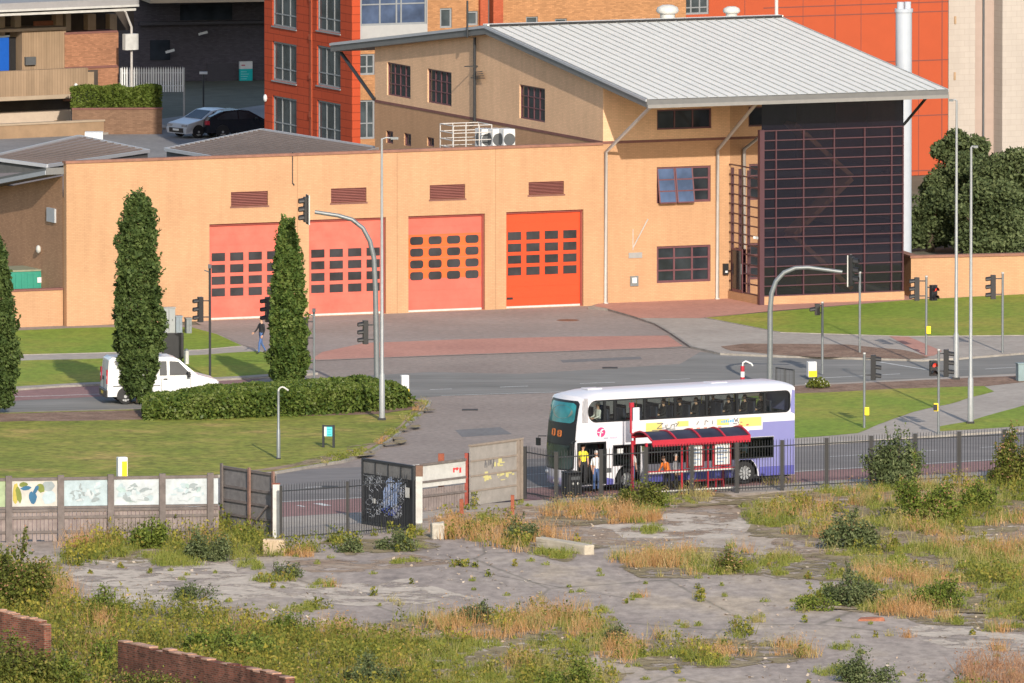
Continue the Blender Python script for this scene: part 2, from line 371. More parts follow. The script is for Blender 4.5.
mb = MB(); mb.face([(-2500,-900,-.02),(2500,-900,-.02),(2500,4500,-.02),(-2500,4500,-.02)]); tag(mb.build('ground', G_earth), kind='structure')
sheet('road', [(-500,560),(-500,325),(1500,325),(1500,470),(1040,466),(782,484),(560,500),(430,508),(280,520),(0,560)], .002, G_asph)
sheet('main_road', [(-500,410),(-100,398),(60,390),(318,378),(430,372),(520,374),(680,364),(700,352),(780,355.5),(923,359.5),(1024,352.5),(1500,327),(1500,345),(1024,373),(797,384.5),(745,387.5),(441,396),(415,398.5),(135,408),(0,412),(-100,416),(-500,432)], .006, G_asph_d)
sheet('near_road', [(-500,512),(0,487),(277,470.5),(420,464.5),(600,455.5),(798,444.4),(999,431.3),(1500,403),(1500,430),(858,468.5),(798,471.5),(575,485),(362,497.8),(280,502),(0,517),(-500,540)], .006, G_asph_n)
sheet('bus_lane', [(-500,540.5),(0,517.5),(280,502.5),(362,498.3),(575,485.5),(798,472),(1500,430.5),(1500,441),(959,473),(797,482.5),(575,497.5),(450,506),(362,512),(280,517),(0,533),(-500,560)], .010, G_redlane)
sheet('red_lane', [(-500,411),(-100,398.5),(60,386),(150,381.5),(245,377.5),(262,379),(190,392),(60,398.5),(-100,406),(-500,420)], .011, G_redlane)
# lane paint
strip('lane_line', [(0,517),(280,501.8),(362,497.5),(575,484.6),(798,471.2),(1024,457.6),(1500,430)], .16, .014, G_paint)
strip('lane_line', [(-100,399.5),(40,396),(100,394)], .13, .015, G_paint)
strip('lane_line', [(880,362),(926,369.5)], .14, .014, G_paint)
for a, b in (((430,389.5),(452,388.8)),((500,387),(528,386)),((580,383.5),(615,382.2)),((660,380),(690,378.7))): strip('lane_line', [a, b], .13, .014, G_paint)
strip('lane_line', [(441,395.6),(600,390.5),(745,386.2)], .11, .014, G_paint)
strip('lane_line', [(820,378),(900,373.8)], .12, .014, G_paint); strip('lane_line', [(985,369),(1060,364.5)], .12, .014, G_paint)
for k in range(4): strip('lane_line', [(305+k*70,487.5-k*4.1),(335+k*70,485.7-k*4.1)], .12, .014, G_paint)
for k in range(3): strip('lane_line', [(830+k*75,456.5-k*4.5),(862+k*75,454.6-k*4.5)], .12, .014, G_paint)
strip('road_marking', [(355.5-37,504.6),(355.5-29,504.2)], 1.1, .016, G_paint); strip('road_marking', [(299,506),(303,505.8)], .7, .016, G_paint)
# patched tarmac and a manhole on the side road
sheet('road_patch', [(455,430),(500,427),(512,434),(462,437)], .006, ground('patched_asphalt', [(.3,(.17,.16,.155)),(.7,(.2,.19,.185))], .5, 4, .3))
sheet('road_patch', [(560,360),(640,356.5),(642,359),(563,362.6)], .006, MATS['patched_asphalt'])
for (x,y,nm,lab) in ((470,410,'drain_cover','small dark drain cover in the side road opposite the hedge end'),(610,368,'drain_cover','dark drain cover in the forecourt mouth near the right bend'),(330,487,'drain_cover','dark drain cover in the near road behind the gateway railings')):
    p = G(x,y); mbm = MB(); mbm.box(p.x-.35,p.y-.35,.001,p.x+.35,p.y+.35,.022); tag(mbm.build(nm, plain('dark_iron', (.05,.045,.04), .7, .3, 6)), lab, 'drain cover')
mbm = MB(); p = G(568,320.5); mbm.prism([(p.x+.55*math.cos(a*.785), p.y+.55*math.sin(a*.785)) for a in range(8)], 0, .02)
tag(mbm.build('manhole_cover', plain('rusty_iron', (.22,.10,.06), .8, .3, 6)), 'rust brown round manhole cover in the forecourt before the brightest red door', 'manhole cover')
# fire station forecourt and its red brick band
sheet('forecourt', [(195,322),(212,319),(603,304),(640,316),(671,333),(660,338),(560,337.5),(460,340),(364,343.5),(322,352),(262,350),(243,345)], .009, G_fore)
sheet('paved_band', [(322,352),(364,343),(460,339.3),(560,336.7),(668,335.5),(683,346),(660,347.8),(440,355.2),(330,359.5),(310,360)], .012, G_redband)
strip('kerb', [(310,360),(330,359.6),(440,355.3),(660,347.9),(690,347)], .16, .03, G_kerb)
# pavements, verges, islands
slab('pavement', [(588,307),(608,309),(633,316),(655,323.5),(671,333),(690,346),(720,353),(780,355.5),(923,359.5),(956,358),(1024,352.5),(1500,327),(1500,302),(1024,334),(780,331),(705,318),(690,312),(603,302)], .10, G_pave, G_kerb)
sheet('paved_entrance', [(594,306),(606,308),(640,318),(700,318),(772,311),(912,299.5),(912,292),(760,297),(600,302)], .106, G_redband)
sheet('tactile_paving', [(888,335.5),(905,335),(942,351),(934,355.5),(926,356.5)], .107, G_redband)
sheet('soil_bed', [(722,346.5),(745,344),(790,344),(850,345),(900,350),(928,357),(920,358.5),(880,358),(820,357),(775,354.5),(735,350.5)], .108, G_soil, rough=.25, step=.5)
slab('far_lawn', [(705,317.5),(790,310),(905,300),(1500,270),(1500,303),(1024,335),(905,336),(780,332)], .13, G_lawn2, G_kerb, kerb=.06)
slab('left_lawn', [(-500,352),(0,331),(68,328),(112,327),(192,327),(218,334),(243,345.5),(200,349.5),(100,352.5),(0,355),(-500,374)], .13, G_lawn2, G_kerb, kerb=.06)
slab('footpath', [(-500,374),(0,355),(100,352.5),(200,349.5),(243,345.7),(262,350),(318,372.6),(305,373.6),(245,377.6),(205,379.5),(60,385.5),(-100,397.5),(-500,412)], .10, G_pave, G_kerb)
sheet('left_verge', [(-500,381),(0,361.5),(120,357.5),(205,354.5),(258,351),(268,352.5),(296,362),(312,369.5),(300,371.5),(245,375.5),(205,377.5),(60,383.5),(-100,394),(-500,409)], .106, G_lawn2, rough=.15, step=.6)
LAWN = [(-500,432),(-100,417),(0,412.5),(135,409),(415,399),(432,400.5),(430,405),(412,421),(395,437),(375,449.5),(345,460),(320,464),(277,471.5),(200,476),(0,488),(-500,514)]
slab('lawn', LAWN, .12, G_lawn, G_kerb)
sheet('soil_bed', [(-500,434),(-100,418.5),(0,413.5),(140,409.8),(408,400.5),(424,401.5),(418,408),(380,414),(135,419.5),(0,421.5),(-500,443)], .126, G_soil, rough=.2, step=.5)
sheet('worn_edge', [(427,401.5),(424,405.5),(407,420.5),(390,436),(370,448.3),(342,458.6),(318,462.3),(277,469.4),(240,472),(300,463),(340,455),(372,444),(396,428),(413,413),(420,404)], .1225, G_dirt, rough=.08, step=.4)
slab('island_pavement', [(745,388),(797,384.6),(1024,373.2),(1500,345.5),(1500,403),(999,431.2),(858,440.5),(798,444.2),(752,447),(737,446),(732,425),(736,400)], .10, G_pave, G_kerb)
sheet('soil_bed', [(742,390),(797,386),(1024,375),(1500,348),(1500,356),(1024,382),(985,386.5),(900,389),(797,394),(745,397)], .106, G_soil, rough=.2, step=.5)
sheet('island_lawn', [(742,396.5),(797,393.5),(900,388.5),(985,386),(994,391),(960,401),(913,412),(880,424),(858,433),(798,438),(745,441),(738,425)], .110, G_lawn2, rough=.12, step=.6)
sheet('island_lawn', [(1500,360),(1500,398),(1000,427.5),(940,431),(938,427),(966,421.5),(1024,405.5)], .110, G_lawn2, rough=.12, step=.6)
# bus stop pavement in front of the bus
slab('bus_stop_pavement', [(-500,560),(0,533),(280,517),(362,512),(450,506),(575,497.5),(797,482.5),(959,473),(1500,441),(1500,453),(1040,477),(782,492),(560,505),(520,508),(430,518),(415,530),(280,542),(0,552),(-500,580)], .10, G_pave, G_kerb)
# the waste ground
SITE = [(-600,575),(-200,548),(0,541),(222,538),(280,541.5),(415,529),(430,516),(520,507),(560,503.5),(782,491),(1040,476),(1600,446),(1900,720),(1400,760),(-400,760),(-900,720)]
sheet('waste_ground', SITE, .106, G_tarmac)
G_dirt_p = patchy('ragged_earth', [(.3,(.27,.18,.12)),(.5,(.36,.26,.18)),(.7,(.44,.35,.27))], .9, .46)
G_conc_p = patchy('ragged_concrete', [(.3,(.44,.36,.285)),(.5,(.54,.45,.36)),(.7,(.60,.51,.415))], .5, .47)
for i, (poly, m) in enumerate([
    ([(425,520),(520,505),(640,500),(745,505),(735,530),(640,545),(560,545),(470,520)], G_dirt),
    ([(600,525),(680,515),(760,520),(740,536),(640,540)], G_concpad),
    ([(80,590),(150,572),(300,578),(330,600),(240,600),(140,610)], G_concpad),
    ([(440,640),(560,632),(680,645),(640,662),(480,665)], G_concpad),
    ([(300,560),(420,556),(470,562),(400,570),(310,572)], G_dirt),
    ([(330,585),(420,582),(480,596),(400,606),(320,600)], G_concpad),
    ([(920,530),(1100,520),(1100,556),(950,548)], G_concpad),
    ([(890,628),(1000,618),(1060,640),(960,650)], G_concpad),
    ([(60,556),(230,556),(250,575),(80,590)], G_concpad),
    ([(-60,600),(240,610),(330,650),(320,720),(-100,720)], G_dirt),
    ([(760,500),(1040,480),(1100,560),(780,560)], G_dirt),
    ([(540,690),(560,662),(700,668),(880,660),(890,720),(540,720)], G_tarmac)]):
    if i < 11: sheet('waste_ground', poly, .107+.001*i, G_dirt_p if m is G_dirt else G_conc_p, rough=1.1, seed=i+1, step=.6)
strip('expansion_joint', [(380,560),(470,570),(560,587),(640,600)], .05, .1185, G_concpad)
strip('expansion_joint', [(240,612),(380,590),(470,600)], .05, .1187, G_concpad)
# ================================================================== FIRE STATION
S = Frame(G(603,305.5), 23.3)
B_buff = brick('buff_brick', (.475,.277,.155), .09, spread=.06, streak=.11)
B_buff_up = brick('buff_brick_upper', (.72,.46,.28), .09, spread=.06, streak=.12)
B_course = plain('plum_brick_course', (.20,.085,.07), .8, .2)
M_plum = plain('plum_window_frame', (.13,.05,.06), .45, .15)
M_fascia = plain('grey_fascia', (.14,.138,.135), .5, .1)
M_pipe = plain('grey_downpipe', (.50,.47,.44), .5, .1)
fs = thing('fire_station', S.o, 23.3, 'buff brick fire station with four red doors, pale metal roof and dark glass hall', 'fire station')
uL = S.front(66.5,240)[0]; zP = S.front(335,151.8)[1]; uE = 0.0
D4 = [(209.5,223,286,320.6),(309,218.6,386,316.6),(408.4,214.9,485,312.6),(506.3,210.8,583.4,308.6)]
doors = [S.rect(*d) for d in D4]; doors = [(d[0], .02, d[2], d[3]) for d in doors]
louv = [S.rect(*d) for d in ((231,191.5,268,206),(331,188,366.5,202.5),(429.8,184.6,465.2,199),(528.6,181.5,564,194.5))]
mb = MB(); wallholes(mb, uL, uE, 0, zP-.12, doors+louv, 0, .32)
GD = 14.0                                                   # depth of the appliance hall
mb.face([(uL,0,0),(uL,0,zP-.12),(uL,.36,zP-.12),(uL,.36,zP-1.75),(uL,GD,zP-1.75),(uL,GD,0)]); mb.face([(uL,GD,0),(uL,GD,zP-1.75),(uE,GD,zP-1.75),(uE,GD,0)])
mb.box(uL+.002, .02, zP-1.0, uE-.01, .36, zP-.13)
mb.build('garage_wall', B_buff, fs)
mb = MB(); mb.box(uL-.06,-.06,zP-.12,uE-.02,.36,zP); None
mb.build('parapet_coping', plain('brown_coping', (.27,.13,.09), .85, .25, 2), fs)
mb = MB(); mb.box(uL+.05,.361,zP-1.8,uE-.01,GD-.01,zP-1.7); mb.build('flat_roof', plain('roof_felt', (.21,.17,.155), .9, .2, .6), fs)
M_doorf = [plain('faded_red_door', (.62,.135,.095), .5, .2, 1.2), plain('faded_red_door', (.70,.135,.085)), plain('pink_red_door', (.60,.12,.085), .5, .14, 1.2), plain('bright_red_door', (.56,.058,.014), .45, .06)]
M_panel_or = plain('orange_door_section', (.66,.11,.022), .5, .08)
M_vis = glass_dark('door_glazing', (.028,.027,.03), .25)
for i, (d, h) in enumerate(zip(doors, D4)):
    u0, z0, u1, z1 = d; mb = MB(); mb.box(u0,.22,z0,u1,.30,z1)
    n = 9; hh = (z1-z0)/n
    for k in range(1, n): mb.box(u0+.03,.212,z0+k*hh-.012,u1-.1,.221,z0+k*hh+.012)
    dr = mb.build('appliance_door', M_doorf[i], fs)
    if i == 2:
        mb = MB(); mb.box(u0+.02,.213,z0+(z1-z0)*.345,u1-.12,.219,z0+(z1-z0)*.80); mb.build('door_section', M_panel_or, dr)
    top = [253.2,249.7,236.8,232.0][i]; xx0 = [211.7,311.2,410,507.9][i]
    for r in range(4):
        for c in range(4):
            px0, py0 = xx0+c*18.45, top+r*11.75-c*.66-(.2 if i < 2 else 0)
            a = S.rect(px0, py0, px0+13.2, py0+8.1, .21)
            mb = MB()
            if i == 2:
                rr = .13; pts = []
                for (cx, cz, t0) in ((a[2]-rr,a[3]-rr,0),(a[0]+rr,a[3]-rr,90),(a[0]+rr,a[1]+rr,180),(a[2]-rr,a[1]+rr,270)):
                    pts += [(cx+rr*math.cos(R(t0+t)), cz+rr*math.sin(R(t0+t))) for t in (0,30,60,90)]
                mb.extr(pts,'y',.198,.216)
            else: mb.box(a[0],.198,a[1],a[2],.216,a[3])
            mb.build('glazed_pane', M_vis, dr)
    mb = MB(); mb.box(u0+.01,.20,z0,u1-.01,.235,z0+.09); mb.build('bottom_seal', M_offw, dr)
    mb = MB(); mb.box(u1-.09,.15,z0,u1-.005,.21,z1); mb.box(u0,.12,z1-.1,u1,.21,z1-.003); mb.build('guide_rail', plain('dull_red_metal', (.25,.05,.04), .5, .1), dr)
    if i == 3: mb = MB(); mb.box(u0+.12,.19,z0+.42,u0+.42,.222,z0+.52); mb.build('handle', M_black, dr)
for a in louv:
    mb = MB(); n = 9
    for k in range(n):
        z = a[1]+(a[3]-a[1])*(k+.5)/n; mb.bar((a[0]+.01,.06,z),(a[2]-.01,.06,z),.09,.02,up=(0,.6,1))
    mb.box(a[0]+.01,.12,a[1],a[2]-.01,.14,a[3]); mb.build('louvre_vent', plain('plum_louvre', (.27,.10,.085), .6, .1), fs)
    mb = MB(); mb.box(a[0]-.05,-.03,a[1]-.07,a[2]+.05,.0,a[1]); mb.build('vent_sill', B_course, fs)
# ---- tower: eaves, ridge, walls
OF, OR_, OSl = 6.2, 4.6, .45
VB = S.side(375, 105, 0)[0]                                  # back of the gable wall
zE = S.front(648, 108.2, -OF)[1]                             # underside of the front eave
zR = S.side(480, 26, -OSl)[1] if False else None
vR = (VB+OR_-OF)/2
zR = S.front(480, 26, vR)[1]
zB = zE + .0
uR1 = S.front(948, 94, -OF)[0]; uRr = S.front(776, 16.5, vR)[0]
TH = .42
def roofz(v): return (zE+TH) + (zR-zE-TH)*(1-abs(v-vR)/(vR+OF)) if True else 0
uA = -OSl
# tower front wall
u1 = S.front(732.5,220)[0]; GV = -3.7
ugl = S.front(761.5,220,GV)[0]; ugr = S.front(903.3,210,GV)[0]
win_up = S.rect(657,109,711.5,129); win_m = S.rect(656.8,166.3,710.8,202.5); win_l = S.rect(656.8,245.5,710.6,282.2)
zCourse = S.front(665,140.5)[1]
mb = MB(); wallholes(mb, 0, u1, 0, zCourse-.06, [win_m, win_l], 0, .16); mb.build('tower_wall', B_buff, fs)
mb = MB(); wallholes(mb, 0, u1, zCourse+.06, roofz(0)-.3, [(win_up[0],win_up[1],win_up[2],min(win_up[3],roofz(0)-.35))], 0, .16)
# gable (left) wall above the hall roof
gw = [S.srect(387,64,410.5,97), S.srect(427.5,70.5,451.5,104.5), S.srect(519.5,86.5,545,120.5)]
gs = [S.srect(386,131,393,143.5), S.srect(404,133.5,411,146), S.srect(427,137.5,434,146.5)]
zc2 = S.side(490,121.8)[1]
mbl = MB()
wallholes(mbl, 0.0, VB, 0, zc2-.06, gs, 0, .16, axis='x'); mbl.build('gable_base_wall', B_buff, fs)
wallholes(mb, 0.0, VB, zc2+.06, roofz(0)-.32, [(g[0],max(g[1],zc2+.07),g[2],min(g[3],roofz(0)-.35)) for g in gw], 0, .16, axis='x')
zz = roofz(0)-.32; pk = [(0,zz)]+[(v, roofz(v)-.32) for v in (vR,)]+[(VB, roofz(VB)-.32 if roofz(VB)-.32>zz else zz+.01)]+[(VB,zz)]
mb.face([(0,a,z) for a, z in pk])
# back and right walls of the tower
URW = 12.2
mb.face([(0,VB,0),(0,VB,zz),(URW,VB,zz),(URW,VB,0)])
mb.face([(URW,0,0),(URW,VB,0)]+[(URW,a,z) for a, z in pk[::-1]])
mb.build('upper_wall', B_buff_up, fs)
mb = MB(); mb.box(-.03,-.03,zCourse-.06,u1,.10,zCourse+.06); mb.box(-.03,.10,zc2-.06,.05,VB,zc2+.06); mb.build('brick_course', B_course, fs)
# roof sheeting with standing seams
vF, vK = -OF, VB+OR_
uRt = uR1
M_roof = plain('pale_metal_roofing', (.69,.675,.62), .5, .07, 1.2, spec=.3)
mb = MB(); T = TH
for (va, vb) in ((vF, vR), (vR, vK)):
    za = roofz(va); zb_ = roofz(vb)
    mb.face([(uA,va,za),(uRt,va,za),(uRt,vb,zb_),(uA,vb,zb_)])
    n = 30
    for k in range(n+1):
        u = uA+.06+(uRt-uA-.12)*k/n; mb.bar((u,va+.01,za+.018),(u,vb,zb_+.018),.045,.036,1)
mb.bar((uA,vR,zR+.05),(uRt,vR,zR+.05),.55,.07)
mb.build('roof', [M_roof, plain('stained_roof_seam', (.40,.40,.375), .6, .2)], fs)
mb = MB(); mb.face([(uA+.02,vF+.02,roofz(vF)-.4),(uRt-.02,vF+.02,roofz(vF)-.4),(uRt-.02,vR,zR-.4),(uA+.02,vR,zR-.4)]); mb.face([(uA+.02,vK-.02,roofz(vK)-.4),(uRt-.02,vK-.02,roofz(vK)-.4),(uRt-.02,vR,zR-.4),(uA+.02,vR,zR-.4)])
mb.build('soffit', plain('grey_soffit', (.30,.30,.31), .7, .1), fs)
mb = MB(); mb.box(uA,vF-.12,zE,uRt,vF-.031,zE+.17); mb.build('gutter', plain('pale_gutter', (.22,.21,.20), .5, .1), fs)
mb = MB(); mb.box(uA,vF-.03,zE+.10,uRt,vF+.05,zE+TH-.02)
for u in (uA, uRt-.08):
    mb.bar((u+.04,vF,roofz(vF)-.2),(u+.04,vR,zR-.2),.1,.40); mb.bar((u+.04,vR,zR-.2),(u+.04,vK,roofz(vK)-.2),.1,.40)
mb.build('fascia', M_fascia, fs)
mb = MB()
for u in (uA-.04, uRt+.01): mb.bar((u,vF-.02,roofz(vF)-.05),(u,vR,zR-.05),.06,.12); mb.bar((u,vR,zR-.05),(u,vK,roofz(vK)-.05),.06,.12)
mb.build('verge_trim', plain('pale_grey_trim', (.38,.39,.41), .5, .06), fs)
mb = MB()
n = 46
mb.box(uA+.1, vR-.36, zR-.01, uRt-.1, vR-.285, zR+.085)
mb.build('ridge_vent', M_black, fs)
# rear strut and eaves downpipes
mb = MB(); p1 = S.side(378,100,-.05); mb.tube([(-.08,vK-.5,roofz(vK)-.45),(-.08,VB-.1,p1[1])], .09, 8); mb.build('roof_strut', M_darkm, fs)
for px, pyk in ((606,152),(717.6,150)):
    u = S.front(px,220,-.12)[0]; zk = S.front(px,pyk,-.12)[1]
    mb = MB(); ue = S.front(px+46 if px < 700 else px+40, 110, -OF+.2)[0]
    mb.tube([(ue,-OF+.25,zE+.08),(u,-.12,zk),(u,-.12,.15)], .085, 10)
    mb.tube([(u,-.12,.15),(u,-.12,.0)], .12, 10); mb.build('downpipe', M_pipe, fs)
# windows
M_skypaint = glass_dark('sky_painted_glass', (.05,.075,.14), .12)  # reflected sky painted in as a blue base colour
def window(par, frame_mat, a, at, cols, rows, axis='y', glass=M_glass, dep=.12, fw=.07, name='window', sill=None, transom=None, mw=None):
    """frame with a grid of glazing bars, pane as its child. a = (a0,z0,a1,z1) in the plane at; dep = recess"""
    def bx(m, x0, z0, x1, z1, d0, d1):
        if axis == 'y': m.box(x0, at+d0, z0, x1, at+d1, z1)
        else: m.box(at+d0, x0, z0, at+d1, x1, z1)
    a0, z0, a1, z1 = a; m = MB(); mw = mw or fw*.8
    bx(m, a0, z0, a0+fw, z1, dep-.05, dep+.03); bx(m, a1-fw, z0, a1, z1, dep-.05, dep+.03)
    bx(m, a0+fw, z0, a1-fw, z0+fw, dep-.05, dep+.03); bx(m, a0+fw, z1-fw, a1-fw, z1, dep-.05, dep+.03)
    cs = cols if isinstance(cols, (list,tuple)) else [k/cols for k in range(1, cols)]
    rs = rows if isinstance(rows, (list,tuple)) else [k/rows for k in range(1, rows)]
    for k in cs: x = a0+(a1-a0)*k; bx(m, x-mw/2, z0+fw, x+mw/2, z1-fw, dep-.04, dep+.025)
    for k in rs: z = z0+(z1-z0)*k; bx(m, a0+fw, z-mw*.4, a1-fw, z+mw*.4, dep-.035, dep+.02)
    f = m.build(name, frame_mat, par)
    m = MB(); bx(m, a0+.01, z0+.01, a1-.01, z1-.01, dep+.0, dep+.012); m.build('pane', glass, f)
    if sill: m = MB(); bx(m, a0-.05, z0-.07, a1+.05, z0-.004, -.06, dep); m.build('sill', sill, f)
    return f
window(fs, M_plum, (win_up[0],win_up[1],win_up[2],min(win_up[3],roofz(0)-.36)), 0, 3, 1)
window(fs, M_plum, win_l, 0, 3, 3, sill=None, fw=.11)
wm = window(fs, M_plum, win_m, 0, 3, 3, fw=.11)
for k in (0, 1):                                             # two top hung lights stand open
    a0 = win_m[0]+(win_m[2]-win_m[0])*k/3+.05; a1 = a0+(win_m[2]-win_m[0])/3-.08; z1 = win_m[3]-.06; z0 = win_m[1]+.04
    m = MB(); zs = [z1-(z1-z0)*t/3 for t in range(4)]; yy = [.06-.34*t/3 for t in range(4)]
    for t in range(4): m.bar((a0,yy[t],zs[t]),(a1,yy[t],zs[t]),.05,.06)
    m.bar((a0,yy[0],zs[0]),(a0,yy[3],zs[3]),.06,.05); m.bar((a1,yy[0],zs[0]),(a1,yy[3],zs[3]),.06,.05)
    ol = m.build('open_light', M_plum, wm); m = MB(); m.face([(a0,yy[0]+.0,zs[0]),(a1,yy[0],zs[0]),(a1,yy[3],zs[3]),(a0,yy[3],zs[3])])
    m.raw(*([(p[0],p[1]-.012,p[2]) for p in [(a0,yy[0],zs[0]),(a1,yy[0],zs[0]),(a1,yy[3],zs[3]),(a0,yy[3],zs[3])]], [(0,1,2,3)]), 0)
    g = m.build('tilted_pane', M_skypaint, fs)
for g in gw: window(fs, M_plum, (g[0],g[1],g[2],min(g[3],roofz(0)-.35)), 0, [.27,.5,.73], [.36,.68], 'x')
for g in gs: window(fs, M_plum, g, 0, 1, 1, 'x')
# ---- glass hall
zG = roofz(GV)-.4; zt = S.front(835,128.5,GV)[1]
M_hall = glass_clear('tinted_curtain_glass', (.32,.31,.37), .16, (.02,.018,.035))
M_mul = plain('plum_mullion', (.075,.03,.038), .45, .08)
mb = MB(); mb.face([(ugl,GV,.5),(ugr,GV,.5),(ugr,GV,zG),(ugl,GV,zG)]); mb.face([(ugl,GV,.5),(ugl,0,.5),(ugl,0,roofz(0)-.4),(ugl,GV,zG)]); mb.face([(ugr,GV,.5),(ugr,6,.5),(ugr,6,roofz(6)-.4),(ugr,GV,zG)])
mb.build('curtain_glass', M_hall, fs)
mb = MB()
for px in (775.5,803,833.5,864,891,902.4):
    u = S.front(px,210,GV)[0]; mb.box(u-.03,GV-.09,.5,u+.03,GV-.004,zt)
nrow = 17; zb0 = .52
for k in range(nrow+1):
    z = zb0+(zt-zb0)*k/nrow; mb.box(ugl,GV-.075,z-.024,ugr,GV-.005,z+.024)
    if k < 14: mb.box(ugl-.06,GV+.1,z-.025,ugl-.004,-.02,z+.025)
for v in (-2.2,-1.2,-.3): mb.box(ugl-.07,v-.035,.5,ugl-.005,v+.035,zt-2)
mb.box(ugl-.14,GV-.12,.02,ugl+.10,GV+.14,zt+.05)
mb.build('mullions', M_mul, fs)
mb = MB(); mb.box(ugl-.1,GV-.1,.0,ugr+.02,GV+.25,.49); mb.box(ugl-.1,GV+.25,0,ugl+.2,-.01,.49); mb.build('plinth', B_buff, fs)
mb = MB()                                                    # what stands inside the hall: floors, stair flights, back wall
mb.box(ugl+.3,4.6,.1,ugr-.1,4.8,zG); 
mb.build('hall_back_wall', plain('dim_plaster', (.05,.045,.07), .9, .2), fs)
mb = MB(); us = (ugl+ugr)/2
for k in range(3):
    z = .6+k*2.7; s = 1 if k % 2 else -1
    mb.bar((us-s*1.5,GV+1.6,z),(us+s*1.5,GV+1.6,z+2.6),1.2,.22)
mb.build('staircase', plain('brown_stair', (.55,.27,.10), .7, .1), fs)
mb = MB()
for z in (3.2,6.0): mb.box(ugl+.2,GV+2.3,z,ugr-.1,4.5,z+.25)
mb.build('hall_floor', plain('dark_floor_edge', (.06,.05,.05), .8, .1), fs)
# entrance door and wall furniture
mb = MB(); mb.box(ugl-.11,-1.7,.5,ugl-.071,-.5,2.6); d = mb.build('entrance_door', M_plum, fs)
mb = MB(); mb.box(ugl-.125,-1.6,.65,ugl-.111,-.6,2.5); mb.build('pane', M_glass, d); mb = MB(); mb.box(ugl-.16,-1.66,1.4,ugl-.126,-1.62,1.9); mb.build('handle', M_steel, d)
def onwall(px0,py0,px1,py1,name,mat,d=.06,v=0,par=fs):
    a = S.rect(px0,py0,px1,py1,v); m = MB(); m.box(a[0],v-d,a[1],a[2],v-.003,a[3]); return m.build(name, mat, par), a
b, a = onwall(630,276,638,286,'wall_box',M_steel); onwall(631.8,277.5,636.2,283,'box_face',M_white,.075)
onwall(628.5,252.5,642,258,'plaque',plain('grey_plaque',(.30,.29,.28),.5,.1),.03)
b, a = onwall(722.5,263.5,727.5,274.5,'letter_box',M_black,.15); onwall(724,270.5,726.3,272.5,'letter_flap',M_white,.162)
onwall(740,263.5,744,274,'letter_box',M_black,.15,GV+2.0) if False else None
p = S.front(633,248,-.02); q = S.front(648,219,-.6); mb = MB(); mb.tube([(p[0],-.02,p[1]),(q[0],-.6,q[1])],.03,6); mb.tube([(p[0],-.01,p[1]-.1),(p[0],-.02,p[1]+.9)],.02,6); mb.build('flag_pole', M_offw, fs)
mb = MB(); q = S.front(757,238,GV-.1); mb.bar((q[0],GV-.1,q[1]),(q[0]-.25,GV-.35,q[1]+.05),.12,.12); mb.build('camera', M_white, fs)
p = S.front(292.5,152,-.02); q = S.front(292.5,183,-.02); mb = MB(); mb.tube([(p[0],-.03,p[1]),(q[0],-.03,q[1])],.022,6); mb.tube([(q[0],-.03,q[1]),(q[0]+.08,-.06,q[1]-.1)],.03,6); mb.build('hanging_cable', M_darkm, fs)
for i_ in range(3):
    u_ = (doors[i_][2]+doors[i_+1][0])/2; mb = MB(); mb.box(u_-.012,-.004,.02,u_+.012,-.0015,zP-.13); mb.build('movement_joint', plain('joint_sealant', (.30,.17,.09), .8, .1), fs)
# roof cowls, mast, flue
for px, py0, py1, wd in ((667.5,8,20,.52),(731.5,9.5,18.5,.4)):
    u, z = S.front(px, py1, vR+.6); zt2 = S.front(px, py0, vR+.6)[1]; h = zt2-z+.15
    mb = MB(); mb.tube([(u,vR+.6,z-.3),(u,vR+.6,z+h*.55)], wd*.7, 16); mb.tube([(u,vR+.6,z+h*.45),(u,vR+.6,z+h*.6),(u,vR+.6,z+h*.85),(u,vR+.6,z+h)],[wd*.9,wd*1.08,wd*.95,wd*.5],16); mb.build('roof_cowl', M_offw, fs)
u, z = S.front(779,17,vR); mb = MB(); mb.tube([(u,vR+.3,z-.4),(u,vR+.3,z+2.6)],.09,8); mb.build('roof_pipe', M_pipe, fs)
u, z = S.front(775,17,vR); u2, z2 = S.front(475.5,119,3.0)
mb = MB(); 
vm = S.side(475.5,120,-.12)[0]; zt3 = S.side(475.5,25,-.12)[1]; zb3 = S.side(475.5,121,-.12)[1]
mb.tube([(-.16,vm,zb3),(-.16,vm,zt3-.6)],.07,6); mb.tube([(-.55,vm,zt3-.6),(-.55,vm,zt3+1.2)],.05,6); mb.bar((-.7,vm,zt3-2.0),(0,vm,zt3-2.0),.05,.05)
for k in range(4): mb.bar((-.16,vm+.15*k,zt3-2.3-.1*k),(-.16,vm-.9-.1*k,zt3-2.2-.1*k),.04,.04)
mb.build('aerial_mast', M_darkm, fs)
mb = MB()
fu, fv = S.front(903.5,150,6.0)[0], 6.0; r = 8.3/20.8/2*1.0
ztop = S.front(903.5,9,6.0)[1]
mb.tube([(fu,fv,.0),(fu,fv,ztop)],.40,20); mb.tube([(fu-.18,fv,ztop),(fu-.18,fv,ztop+.35)],.17,12); mb.tube([(fu+.2,fv,ztop),(fu+.2,fv,ztop+.35)],.17,12)
mb.tube([(fu,fv,ztop-.15),(fu,fv,ztop+.02)],.45,20)
flu = mb.build('flue', plain('white_flue', (.42,.45,.50), .35, .05), fs)
mb = MB(); p = S.front(946,101,-OF+1)
mb.bar((ugr+.05,GV+.1,S.front(905,125,GV)[1]),(uRt-.6,-OF+.9,zE+.1),.1,.1); mb.build('roof_strut', M_darkm, fs)
